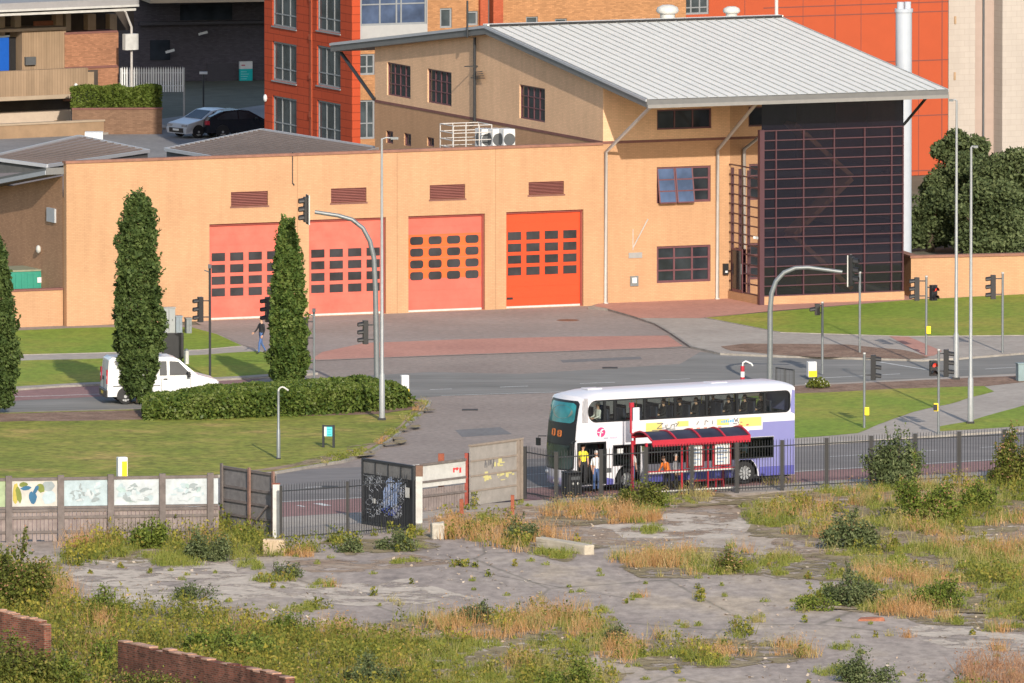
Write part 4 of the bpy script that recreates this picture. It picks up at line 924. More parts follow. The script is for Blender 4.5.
for i in range(len(HP)-1):
    d = (HP[i+1]-HP[i]).normalized(); n = Vector((-d.y, d.x, 0)); a, b = HP[i]-o, HP[i+1]-o
    mb.prism([a+n*.4+d*.5, b+n*.4-d*.3, b+n*(wdH-.4)-d*.3, a+n*(wdH-.4)+d*.5], 0, .75)
mb.build('stems', MATS['hedge_core'], t)
# dark trees behind the right wall
def broadtree(px, pyb, pyt, rpx, label, mat, seed, Y=None, n=9000, leaf=.2, group=None):
    b = G(px, pyb) if Y is None else Vector((PY(px, 300, Y).x, Y, 0)); k = FPX/(b-CAM).length; H = PY(px, pyt, b.y).z; r = rpx/k
    t = thing('leafy_tree', b, 0, label, 'tree', group); rs = random.Random(seed)
    lob = [(rs.gauss(0,.46)*r, rs.gauss(0,.42)*r, H*(.12+.74*rs.random()**1.15), r*(.22+.28*rs.random())) for _ in range(44)]+[(rs.gauss(0,.1)*r, 0, H-r*.35, r*.36)]+[(rs.gauss(0,.33)*r, rs.gauss(0,.2)*r, H*(.2+.5*rs.random()), r*.55) for _ in range(12)]
    C = []
    for (x,y,z,q) in lob:
        m = n//len(lob); d = rng.normal(size=(m,3)); d /= np.linalg.norm(d,axis=1)[:,None]; rad = q*np.clip(1-np.abs(rng.normal(0,.34,m)),.1,1.25)
        C.append(np.array((x,y,z))+d*rad[:,None]*np.array((1,1,.8)))
    C = np.concatenate(C); C = C[C[:,2] > .2]
    np_mesh('crown', leafquads(C, rng.uniform(leaf*.6,leaf*1.5,len(C)), .4), 4, mat, t)
    mb = MB(); mb.tube([(0,0,0),(.1,0,H*.35),(0,.1,H*.7)],[.22,.17,.07],8)
    for (x,y,z,q) in lob[:14]: mb.tube([(0.05,0,H*.25),(x*.5,y*.5,(z+H*.25)/2),(x,y,z)],[.1,.06,.02],5)
    mb.build('trunk', M_bark, t)
L_tree = leafmat('shady_tree_leaves', [(.03,.045,.02),(.07,.095,.038),(.125,.155,.065),(.19,.22,.10)], .25, .5)
broadtree(962,300,126,36,'tallest dark leafy tree behind the right wall beside the white flue',L_tree,11,118,36000,group='trees behind the right wall')
broadtree(1010,300,144,40,'broad dark tree behind the wall at the right edge of the view',L_tree,12,114,36000,group='trees behind the right wall')
broadtree(930,300,185,24,'small dark tree filling the gap between the white flue and the low wall',L_tree,13,116,9000,group='trees behind the right wall')
broadtree(985,300,175,34,'dense low dark tree in the middle behind the right wall',L_tree,14,111,18000,group='trees behind the right wall')

# ================================================================== SIGNALS AND LAMPS
def head(par, x, z, ang, h=1.05, nl=3, lit=None, board=False, wd=.30):
    """signal head: housing with hoods and lenses; local +x turned to ang is the way it faces"""
    c, s_ = math.cos(R(ang)), math.sin(R(ang)); T = lambda p: (x+p[0]*c-p[1]*s_, p[0]*s_+p[1]*c, z+p[2])
    mb = MB(); vs = [T(p) for p in [(-.11,-wd/2,0),(.11,-wd/2,0),(.11,wd/2,0),(-.11,wd/2,0),(-.11,-wd/2,h),(.11,-wd/2,h),(.11,wd/2,h),(-.11,wd/2,h)]]
    mb.raw(vs, [(0,3,2,1),(4,5,6,7),(0,1,5,4),(1,2,6,5),(2,3,7,6),(3,0,4,7)])
    for k in range(nl):
        zc = h*(k+.5)/nl; r = min(wd*.42, h/nl*.42)
        arc = [R(-30+240*i/10) for i in range(11)]
        for i in range(10):
            a, b = arc[i], arc[i+1]; L0 = .24
            mb.face([T((.11,r*math.cos(a),zc+r*math.sin(a))),T((.11,r*math.cos(b),zc+r*math.sin(b))),T((.11+L0,r*math.cos(b)*.95,zc+r*math.sin(b)*.95-.03)),T((.11+L0,r*math.cos(a)*.95,zc+r*math.sin(a)*.95-.03))])
    if board: mb.raw([T(p) for p in [(-.06,-wd/2-.12,-.1),(-.06,wd/2+.12,-.1),(-.06,wd/2+.12,h+.1),(-.06,-wd/2-.12,h+.1),(-.03,-wd/2-.12,-.1),(-.03,wd/2+.12,-.1),(-.03,wd/2+.12,h+.1),(-.03,-wd/2-.12,h+.1)]], [(0,3,2,1),(4,5,6,7),(0,1,5,4),(1,2,6,5),(2,3,7,6),(3,0,4,7)])
    ho = mb.build('signal_head', M_black, par)
    for k in range(nl):
        zc = h*(k+.5)/nl; r = min(wd*.36, h/nl*.36); mb = MB(); mb.face([T((.116,r*math.cos(i*.524),zc+r*math.sin(i*.524))) for i in range(12)])
        mb.build('lens', M_lred if lit == k else M_lens, ho)
    if board:
        mb = MB(); e = .05; wb = wd/2+.12
        for a, b in (((-.085,-wb,-.1),(-.085,-wb,h+.1)),((-.085,wb,-.1),(-.085,wb,h+.1))): mb.bar(T(a), T(b), .05, .05)
        mb.build('backboard_edge', M_offw, ho)
def sigpole(px, pyb, pyt, heads, label, z0=.10, mat=None, box=None, cap=False, detector=False, r=.057):
    b = G(px, pyb, z0); k = FPX/(b-CAM).length; H = PY(px, pyt, b.y).z-z0
    t = thing('traffic_signal', b, 0, label, 'traffic light', 'traffic lights at the junction')
    mb = MB(); mb.tube([(0,0,-.05),(0,0,H)], r, 10); mb.build('pole', mat or M_steel, t)
    mb = MB(); mb.tube([(0,0,H),(0,0,H+.06)], r*1.15, 10); mb.build('pole_cap', M_offw, t)
    for (dx, y0, y1, ang, nl, lit) in heads:
        zt = PY(px, y0, b.y).z-z0; zb = PY(px, y1, b.y).z-z0; head(t, dx/k, zb, ang, zt-zb, nl, lit)
        mb = MB()
        for zz in (zb+(zt-zb)*.2, zb+(zt-zb)*.85): mb.bar((0,0,zz),(dx/k*.8,0,zz),.05,.05)
        mb.build('bracket', M_darkm, t)
    if box:
        zt = PY(px, box[1], b.y).z-z0; zb = PY(px, box[2], b.y).z-z0; mb = MB(); mb.box(box[0]/k-.1,-.14,zb,box[0]/k+.1,.02,zt); mb.build('push_button_box', M_yel, t, .01)
        if len(box) > 3: mb = MB(); mb.box(box[0]/k-.12,-.2,zb+.05,box[0]/k+.06,-.141,zt-.05); mb.build('push_button_panel', M_black, t)
    if detector: mb = MB(); mb.box(-.08,-.22,H+.0,.08,.1,H+.16); mb.bar((0,0,H-.2),(-.25,0,H-.1),.05,.05); mb.build('detector', M_dgrey, t)
    return t
sigpole(210,378,268,[(-9.5,297,322,195,3,None)],'slender dark signal post by the grass with its head before the leftmost red door',detector=True,mat=M_darkm)
sigpole(271.5,381,300,[(-3.5,297,322,195,3,None)],'traffic light half hidden by the columnar tree in the hedge')
sigpole(314,380,312,[(-8.5,318,343,190,3,None)],'signal post just right of the columnar tree at the hedge',detector=True)
sigpole(859.7,352.5,273,[],'plain grey signal post without a head, standing beside the bed of soil')
sigpole(822.3,373,303,[(-5,304,315,185,1,None)],'short grey post with one round hooded lamp beside the yellow and white bollard')
sigpole(926.2,355,277,[(-9.5,277.5,300.5,185,3,None),(7,285,300.5,-60,2,1)],'signal post on the far pavement with two heads, the right one lit red',box=(2.3,326,333.5))
sigpole(1002.5,352.5,273.5,[(-9.5,275,299,185,3,None)],'signal post on the far pavement at the right edge with one head')
sigpole(864.2,428,354,[(9,355,380,-5,3,None)],'signal post on the near grass nearest the bus with its head to the right',box=(2.6,407,415))
sigpole(938.5,434,350.5,[(-5.5,360.5,376,-75,2,1),(7.5,349.5,376.5,-5,3,None)],'near signal post with a red lit pedestrian head beside a tall black head',box=(-2.6,403,411,1))
def mastarm(px, pyb, prof, armr, headpos, label, face, z0=.12, r=.13, extra=None):
    b = G(px, pyb, z0); k = FPX/(b-CAM).length
    t = thing('traffic_signal', b, 0, label, 'traffic light', 'cantilever traffic lights'); P = []
    for (x, y) in prof: P.append(((x-px)/k, 0, PY(px, y, b.y).z-z0))
    P[0] = (0,0,-.05)
    n = len(P); mb = MB(); mb.tube(P, [r-(r-armr)*i/(n-1) for i in range(n)], 12); mb.build('mast_arm', M_steel, t)
    hx, y0, y1, bd = headpos; zt = PY(px, y0, b.y).z-z0; zb = PY(px, y1, b.y).z-z0; head(t, (hx-px)/k, zb, face, zt-zb, 3, None, bd, .42)
    if extra:
        hx, y0, y1 = extra; zt = PY(px, y0, b.y).z-z0; zb = PY(px, y1, b.y).z-z0; head(t, (hx-px)/k, zb, face, zt-zb, 3, None)
        mb = MB(); mb.bar((0,0,zt-.2),((hx-px)/k,0,zt-.2),.06,.06); mb.bar((0,0,zb+.2),((hx-px)/k,0,zb+.2),.06,.06); mb.build('bracket', M_darkm, t)
    return t
mastarm(377,398,[(377,398),(376.5,345),(375.5,290),(374,258),(370,241),(363,228),(352,219.5),(338,215.5),(315,212)],.085,(306.5,197,222,True),'grey curved mast arm beside the hedge holding a signal head before the red doors',190,extra=(365.5,320.5,344))
mastarm(769.5,386,[(769.5,386),(770,345),(770,310),(771.5,293),(776,281),(784,272.5),(795,268),(808,267.5),(842,272)],.085,(851,257,284,True),'grey curved mast arm rising behind the bus with a signal head before the glass hall',-15,z0=.10)
def lamppost(px, pyb, pyt, label, arm, base=.13, top=.05, z0=.12, mat=None, wide=.33):
    b = G(px, pyb, z0); k = FPX/(b-CAM).length; H = PY(px, pyt, b.y).z-z0
    t = thing('street_lamp', b, 0, label, 'street lamp'); zw = H*.16
    mb = MB(); mb.tube([(0,0,-.05),(0,0,zw),(0,0,zw+.12),(0,0,H)], [base,base*.96,base*.62,top], 12); mb.build('column', mat or M_steel_l, t)
    mb = MB(); mb.tube([(0,0,H-.03),(arm*.5,0,H+.04),(arm,0,H+.02)], .035, 8); mb.build('arm', M_steel_l, t)
    mb = MB(); s = 1 if arm > 0 else -1; mb.prism([(arm,-.09),(arm+s*wide,-.05),(arm+s*wide,.05),(arm,.09)][::s], H-.04, H+.06); mb.build('lantern', M_steel, t)
    mb = MB(); mb.box(-base*1.3,-base*1.3,-.05,base*1.3,base*1.3,.10); mb.build('base_collar', M_black, t)
    return t
lamppost(382,420,138.5,'tall grey lamp column on the lawn corner beside the end of the long hedge',.4)
lamppost(956,379.5,100.5,'taller of the two lamp columns at the right, on the soil bed edge',-.15,z0=.1,wide=.2)
lamppost(970.5,423.5,147,'nearer lamp column of the right pair, beside the diagonal footpath',.1,z0=.1,wide=.2)
# hook topped post on the lawn
b = G(278.5,459,.12); k = FPX/(b-CAM).length; H = PY(278.5,391,b.y).z-.12
t = thing('hooked_post', b, 0, 'small grey post with a hooked top standing on the near lawn', 'post')
mb = MB(); mb.tube([(0,0,-.05),(0,0,H*.42),(0,0,H*.44),(0,0,H)],[.09,.085,.06,.055],10); mb.build('column', M_steel, t)
mb = MB(); mb.tube([(0,0,H)]+[(.17-.17*math.cos(R(a)),0,H+.17*math.sin(R(a))) for a in (30,60,90,115)]+[(.43,0,H+.02)],.04,8); mb.build('hook', M_offw, t)
mb = MB(); mb.box(-.1,-.1,-.05,.1,.1,.06); mb.build('base_collar', M_black, t)
b = G(742.5,392,.1); H = PY(742.5,366,b.y).z-.1; t = thing('hooked_post', b, 0, 'red and white banded post with a hooked top showing above the bus roof', 'post')
mb = MB(); mb.tube([(0,0,-.05),(0,0,H-.75)],.06,8); mb.build('column', M_steel, t)
mb = MB(); mb.tube([(0,0,H-.75),(0,0,H-.5)],.1,8,0); mb.tube([(0,0,H-.5),(0,0,H-.25)],.1,8,1); mb.tube([(0,0,H-.25),(0,0,H)],.09,8,0); mb.build('bands', [M_red, M_white], t)
mb = MB(); mb.tube([(0,0,H),(.02,0,H+.15),(.15,0,H+.22),(.4,0,H+.1),(.46,0,H)],.04,8); mb.build('hook', M_white, t)
# information board
b = G(328.5,447.5,.12); k = FPX/(b-CAM).length; t = thing('information_board', b, -14, 'small turquoise and white notice board on two dark posts at the lawn edge', 'sign')
hB = PY(328.5,425,b.y).z-.12
for s_, n_ in ((-1,'post'),(1,'post')): mb = MB(); mb.box(s_*.23-.045,-.045,-.05,s_*.23+.045,.045,hB); mb.build('post', M_darkm, t)
mb = MB(); mb.box(-.19,-.03,hB*.5,.19,.03,hB*.93); mb.build('board', plain('turquoise_sign', (.10,.55,.60), .5, .1), t)
mb = MB(); mb.box(-.19,-.036,hB*.5,-.08,-.031,hB*.93); mb.build('white_panel', M_white, t)
mb = MB(); 
for k_ in range(3): mb.box(-.04,-.036,hB*(.57+.11*k_),.14-.04*(k_%2),-.031,hB*(.595+.11*k_))
mb.build('lettering', plain('deep_teal', (.02,.30,.36)), t)
mb = MB(); mb.box(-.19,-.05,hB*.93,.19,.05,hB*.99); mb.build('top_rail', M_darkm, t)
# lit bollards
def bollard(px, pyb, pyt, label, wpx=10, z0=.1, yl=.55, yz=(0,.0), full=True):
    b = G(px, pyb, z0); k = FPX/(b-CAM).length; H = PY(px, pyt, b.y).z-z0; w_ = wpx/k/2
    t = thing('traffic_bollard', b, 18, label, 'bollard', 'keep left bollards')
    mb = MB(); mb.prism([(-w_,-w_*.8),(w_,-w_*.8),(w_*.95,w_*.8),(-w_*.95,w_*.8)], 0, H); mb.build('body', M_white, t, .03)
    mb = MB()
    if full: mb.box(-w_*.25,-w_*.8-.012,H*.05,w_*.82,-w_*.8-.002,H*.86)
    else: mb.box(-w_*.92,-w_*.8-.012,.02,w_*.92,-w_*.8-.002,H*.42); mb.box(w_,-w_*.7,.02,w_+.01,w_*.7,H*.42)
    mb.build('yellow_panel', M_yel, t)
    mb = MB(); mb.box(-w_*1.1,-w_,-.02,w_*1.1,w_,.02); mb.build('base', M_dgrey, t)
bollard(122,486,457,'white bollard with a yellow face on the lawn just behind the mural hoarding',10,.12)
bollard(811.5,377,361.5,'white bollard with a yellow foot in the soil bed right of the bus',9,.106,full=False)
bollard(404.5,399,375,'pale yellow and white bollard at the end of the long hedge',8,.12,full=False)
# flowering tuft beside the bollard
t = thing('flowering_plant', G(818,388,.106), 0, 'small leafy plant with pale flowers beside the bollard in the soil bed', 'plant')
d = rng.normal(size=(700,3)); d /= np.linalg.norm(d,axis=1)[:,None]; C = d*np.array((.55,.5,.45))*rng.uniform(.5,1,(700,1)); C[:,2] = np.abs(C[:,2])+.05
np_mesh('foliage', leafquads(C, .13), 4, leafmat('yellow_green_leaves', [(.05,.07,.012),(.11,.13,.02),(.19,.19,.035)]), t); np_mesh('flowers', leafquads(C[::9]*1.08, .1), 4, leafmat('pale_petals', [(.6,.6,.5),(.7,.7,.62)]), t)
# guard rail behind the bus
b0, b1 = G(776,391.5,.1), G(794,394,.1); t = thing('guard_rail', b0, 0, 'short black pedestrian guard rail just behind the bus roof', 'railing'); d = b1-b0; d.z = 0; mb = MB()
for f in (0,.5,1): mb.bar(d*f, d*f+Vector((0,0,1.1)), .06, .06)
for z in (.15,1.08): mb.bar(Vector((0,0,z)), d+Vector((0,0,z)), .05, .05)
for f in range(1,12): mb.bar(d*(f/12)+Vector((0,0,.15)), d*(f/12)+Vector((0,0,1.08)), .018, .018)
mb.build('rails', M_darkm, t)
# cabinets
def cabinet(px0, py0, px1, py1, label, mat, z0=.12, dep=.4, deg=15):
    b = G((px0+px1)/2, py1, z0); k = FPX/(b-CAM).length; H = PY(px0, py0, b.y).z-z0; w_ = (px1-px0)/k/2
    t = thing('utility_cabinet', b, deg, label, 'cabinet'); mb = MB(); mb.box(-w_,0,0,w_,dep,H-.05); mb.build('cabinet_body', mat, t, .01)
    mb = MB(); mb.box(-w_-.03,-.03,H-.049,w_+.03,dep+.03,H); mb.build('lid', mat, t); mb = MB(); mb.box(-w_*.04,-.006,.1,w_*.04,-.001,H-.1); mb.box(w_*.5,-.03,H*.5,w_*.6,-.001,H*.56); mb.build('door_seam', M_dgrey, t)
cabinet(162.5,307.5,175.5,334,'tall pale grey utility cabinet against the station wall behind the columnar tree',M_steel_l)
cabinet(176,316,182.5,333,'narrow blue grey cabinet in the middle of the group by the station wall',plain('blue_grey_metal',(.22,.26,.30)))
cabinet(186.5,318,192,333.5,'slim dark grey cabinet nearest the leftmost red door',M_steel)
cabinet(1018,363,1036,381,'grey green control cabinet in the soil bed at the right edge of the view',plain('grey_green_metal2',(.20,.27,.28)),.106)
b = G(173,362,.1); t = thing('advertising_board', b, 10, 'plain black board standing on the grass behind the van', 'board'); hB = PY(173,333,b.y).z-.1
mb = MB(); mb.box(-.5,0,.15,.5,.16,hB); mb.build('panel', M_black, t, .02); mb = MB(); mb.box(-.42,.03,-.02,-.34,.13,.149); mb.box(.34,.03,-.02,.42,.13,.149); mb.build('feet', M_darkm, t)
b = G(186.5,364,.1); t = thing('marker_post', b, 0, 'short white marker post just right of the black board', 'post'); mb = MB(); mb.tube([(0,0,-.02),(0,0,.62)],.12,10); mb.build('shaft', M_offw, t); mb = MB(); mb.tube([(0,0,.62),(0,0,.7)],[.12,.06],10); mb.build('cap', M_steel, t)
# litter bin near the bus front
# ================================================================== VEHICLES
def wheel(par, x, y, r, wdt, out):
    """tyre with its rim as a sub-part; out = side the hub cap faces (+1/-1 in y)"""
    mb = MB(); n = 20
    prof = [(-.5,.62),(-.5,.93),(-.38,1.0),(.38,1.0),(.5,.93),(.5,.62)]
    for i in range(n):
        a, b = 2*math.pi*i/n, 2*math.pi*(i+1)/n
        for (w0,r0),(w1,r1) in zip(prof[:-1], prof[1:]):
            mb.face([(x+r*r0*math.cos(a),y+w0*wdt,r+r*r0*math.sin(a)),(x+r*r0*math.cos(b),y+w0*wdt,r+r*r0*math.sin(b)),(x+r*r1*math.cos(b),y+w1*wdt,r+r*r1*math.sin(b)),(x+r*r1*math.cos(a),y+w1*wdt,r+r*r1*math.sin(a))],0,True)
    w_ = mb.build('wheel', M_tyre, par)
    mb = MB(); yo = y+out*wdt*.42
    for k in range(10):
        a = 2*math.pi*k/10; b = a+.42; q = [(x+r*.16*math.cos(a),r+r*.16*math.sin(a)),(x+r*.63*math.cos(a),r+r*.63*math.sin(a)),(x+r*.63*math.cos(b),r+r*.63*math.sin(b)),(x+r*.16*math.cos(b),r+r*.16*math.sin(b))]
        mb.extr(q,'y',yo-.01,yo+.01)
    mb.tube([(x,yo-.04,r),(x,yo+.012+out*.01,r)], r*.2, 12); mb.tube([(x,y-out*wdt*.1,r),(x,y-out*wdt*.08,r)], r*.63, 16)
    mb.build('rim', M_rim, w_); return w_
def car(loc, deg, prof, W, belt, top, paint, label, cat, name, wheels, wr, wins, front_lo, rear_lo, ext):
    """prof: outline (x,z), front at x=0; wins: side glass outlines"""
    t = thing(name, loc, deg, label, cat)
    inset = lambda z: 0.0 if z <= belt else (z-belt)/(top-belt)*.16
    low = lambda z: .05 if z < .4 else 0
    mb = MB(); n = len(prof); L = [(x, -W/2+inset(z)+low(z), z) for x, z in prof]; Rr = [(x, W/2-inset(z)-low(z), z) for x, z in prof]
    for i in range(n):
        j = (i+1) % n; mb.face([L[i], L[j], Rr[j], Rr[i]], 0)
    # sides as strips between the sill/belt/top so that the planes stay true
    mb.face(L[::-1]); mb.face(Rr)
    mb.build('body', paint, t, .035)
    for sgn in (-1, 1):
        for wi in wins:
            P = [(x, sgn*(W/2-inset(z)+.006), z) for x, z in wi]; Q = [(x, sgn*(W/2-inset(z)-.012), z) for x, z in wi]; k = len(P)
            mb = MB(); mb.raw(P+Q, [tuple(range(k))[::sgn], tuple(range(k,2*k))[::-sgn]]+[(i,(i+1)%k,k+(i+1)%k,k+i) for i in range(k)]); mb.build('side_window', M_glass, t)
        for x in wheels:
            wheel(t, x, sgn*(W/2-.11), wr, .22, sgn)
            mb = MB(); a = [R(10+160*i/12) for i in range(13)]; P = [(x+wr*1.16*math.cos(q), wr+wr*1.16*math.sin(q)) for q in a]+[(x-wr*1.13,.22),(x+wr*1.13,.22)]
            mb.extr(P,'y',sgn*(W/2+.003) if sgn>0 else -W/2-.003, sgn*(W/2-.03)); mb.build('wheel_arch', M_black, t)
    ext(t, W, inset); return t
# --- white van
vp = [(0,.32),(-.02,.62),(.08,.95),(.95,1.17),(1.75,1.80),(2.05,1.90),(4.70,1.90),(4.86,1.80),(4.95,.95),(4.96,.32)]
def van_ext(t, W, ins):
    mb = MB(); 
    P = [(1.03,-W/2+.12,1.21),(1.03,W/2-.12,1.21),(1.72,W/2-.24,1.765),(1.72,-W/2+.24,1.765)]; n_ = Vector((-.66,0,.75))*.006
    mb.face([Vector(p)+n_ for p in P]); mb.build('windscreen', M_glass, t)
    for s in (-1,1):
        mb = MB(); mb.box(4.93,s*(W/2-.12)-.09,.85,4.985,s*(W/2-.12)+.09,1.42); mb.build('tail_light', M_red, t)
        mb = MB(); mb.box(4.935,s*(W/2-.12)-.088,1.05,4.989,s*(W/2-.12)+.088,1.18); mb.build('lamp_lens', M_white, t)
        mb = MB(); mb.raw([(.0,s*(W/2-.42),.78),(.0,s*(W/2-.02),.78),(.42,s*(W/2+.012),.97),(.42,s*(W/2-.2),1.0),(.1,s*(W/2-.42),.95)],[(0,1,2,3,4)]); mb.box(-.01,s*(W/2-.22)-.16,.74,.2,s*(W/2-.22)+.16,.9); mb.build('headlight', glass_dark('lamp_glass',(.25,.26,.28)), t)
        mb = MB(); mb.box(1.28,s*(W/2+.03),1.08,1.42,s*(W/2+.22),1.32) if s>0 else mb.box(1.28,s*(W/2+.22),1.08,1.42,s*(W/2+.03),1.32); mb.build('mirror', M_black, t, .03)
        mb = MB(); mb.box(2.28,min(s*(W/2+.006),s*(W/2+.03)),1.0,2.46,max(s*(W/2+.006),s*(W/2+.03)),1.04); mb.build('handle', M_black, t)
        mb = MB(); 
        for x in (1.25,2.55,3.7): mb.box(x-.006,s*(W/2+.001)-.002,.45,x+.006,s*(W/2+.001)+.002,1.05)
        mb.box(2.6,s*(W/2+.001)-.002,.75,4.7,s*(W/2+.001)+.002,.775); mb.build('door_seam', M_dgrey, t)
    mb = MB(); mb.box(-.07,-W/2+.06,.28,.06,W/2-.06,.62); mb.build('bumper', M_black, t, .03); mb = MB(); mb.box(4.93,-W/2+.03,.28,5.04,W/2-.03,.60); mb.build('bumper', M_black, t, .03)
    mb = MB(); mb.box(4.945,-.012,.62,4.972,.012,1.75); mb.box(4.945,-.35,.95,4.985,-.1,1.1); mb.build('rear_door_seam', M_dgrey, t)
    mb = MB(); mb.box(5.041,-.26,.4,5.046,.26,.51); mb.build('number_plate', M_yel, t)
pv = G(121,401.5,.0); VA = 10
vdir = Vector((math.cos(R(VA)),math.sin(R(VA)),0)); nrm = Vector((-vdir.y,vdir.x,0))
vloc = G(121,402.5)+vdir*(4.15+.05)*1.02+nrm*.0
car(vloc, VA+180, vp, 1.92, 1.12, 1.90, plain('white_van_paint', (.62,.62,.62), .3, .03, spec=.5), 'white panel van with black bumpers driving on the far road behind the tallest columnar tree', 'van', 'panel_van', [.93,4.15], .33,
    [[(1.2,1.17),(1.78,1.72),(2.18,1.74),(2.18,1.17)],[(2.3,1.17),(2.3,1.74),(2.62,1.74),(2.62,1.17)]], None, None, van_ext).scale = (1.02,1.05,1.1)
# --- parked cars
hp_ = [(0,.25),(-.03,.5),(.12,.78),(1.05,.98),(1.85,1.42),(2.4,1.49),(3.3,1.44),(4.1,1.12),(4.28,.95),(4.32,.28)]
def hatch_ext(front_c, plate):
    def f(t, W, ins):
        mb = MB(); mb.face([(1.10,-W/2+.13,1.015),(1.10,W/2-.13,1.015),(1.82,W/2-.24,1.415),(1.82,-W/2+.24,1.415)]); [mb.v.__setitem__(i,(v[0]-.004,v[1],v[2]+.008)) for i,v in enumerate(mb.v)]; mb.build('windscreen', M_glass, t)
        mb = MB(); mb.face([(3.36,-W/2+.24,1.425),(3.36,W/2-.24,1.425),(4.07,W/2-.14,1.145),(4.07,-W/2+.14,1.145)]); [mb.v.__setitem__(i,(v[0]+.004,v[1],v[2]+.008)) for i,v in enumerate(mb.v)]; mb.build('rear_window', M_glass, t)
        for s in (-1,1):
            mb = MB(); mb.box(-.02,s*(W/2-.24)-.2,.62,.3,s*(W/2-.24)+.215,.74); mb.build('headlight', glass_dark('lamp_glass',(.25,.26,.28)), t, .03)
            mb = MB(); mb.box(4.15,s*(W/2-.16)-.15,.72,4.335,s*(W/2-.16)+.165,.95); mb.build('tail_light', M_red, t, .02)
            mb = MB(); mb.box(1.45,min(s*(W/2+.02),s*(W/2+.2)),.95,1.58,max(s*(W/2+.02),s*(W/2+.2)),1.1); mb.build('mirror', M_black, t, .03)
        mb = MB(); mb.box(-.055,-.62,.3,.05,.62,.55); mb.build('grille', M_black, t, .02)
        mb = MB(); mb.box(-.065,-.26,.4,-.056,.26,.51); mb.build('number_plate', M_white, t); mb = MB(); mb.box(4.326,-.26,.55,4.336,.26,.66); mb.build('number_plate', M_yel, t)
    return f
hw_ = [[(1.35,1.0),(1.88,1.36),(2.45,1.42),(2.45,1.0)],[(2.53,1.0),(2.53,1.42),(3.2,1.37),(3.75,1.08),(3.7,1.0)]]
A1 = 38; d1 = Vector((math.cos(R(A1)),math.sin(R(A1)),0)); n1 = Vector((-d1.y,d1.x,0))
car(G(180,138.2,.02)+n1*.3, A1, hp_, 1.78, .98, 1.49, plain('silver_car_paint', (.50,.52,.56), .3, .05, metal=.3, spec=.5), 'silver hatchback parked facing the camera under the dark building', 'car', 'parked_car', [.82,3.4], .33, hw_, None, None, hatch_ext(None,None))
A2 = 22; d2 = Vector((math.cos(R(A2)),math.sin(R(A2)),0))
car(G(203,137.8,.02)+d2*4.32+Vector((-d2.y,d2.x,0))*.3, A2+180, hp_, 1.8, .98, 1.49, plain('black_car_paint', (.012,.013,.018), .22, .05, spec=.6), 'black hatchback with a yellow rear plate parked beside the silver car', 'car', 'parked_car', [.82,3.4], .33, hw_, None, None, hatch_ext(None,None))

# --- the double decker bus
BA = 29.4; BO = G(575,493.8,.012); BF = Frame(BO, BA)
bus = thing('double_decker_bus', BO, BA, 'white and lilac double decker bus stopped behind the railings at the red shelter', 'bus')
LB, WB = 10.85, 2.5
P_white = plain('white_bus_paint', (.60,.59,.62), .3, .04, 1.0, spec=.5)
P_lilac = plain('lilac_bus_paint', (.20,.20,.41), .3, .06, 1.0, spec=.5)
P_blue = plain('violet_blue_skirt', (.10,.10,.34), .35, .1, 1.5)
P_pink = plain('pink_fade', (.55,.38,.52), .35, .1, 1.5)
P_frame = plain('black_window_rubber', (.012,.013,.015), .4, .1)
P_glass = glass_clear('bus_glass', (.66,.73,.70), .16)
P_glassd = glass_clear('dark_bus_glass', (.22,.26,.26), .12)
zs0, zs1 = .30, 4.02
x0s = .42
UW = (.62,2.98,10.58,3.93); DW = (.12,.34,1.50,2.16); LW = (1.85,1.08,9.75,1.98)
def xf(z):                                                   # front corner line in side view
    return float(np.interp(z, [.3,.5,1.0,2.0,2.9,3.6,3.95,4.15], [.18,.06,.0,.04,.13,.24,.34,.55]))
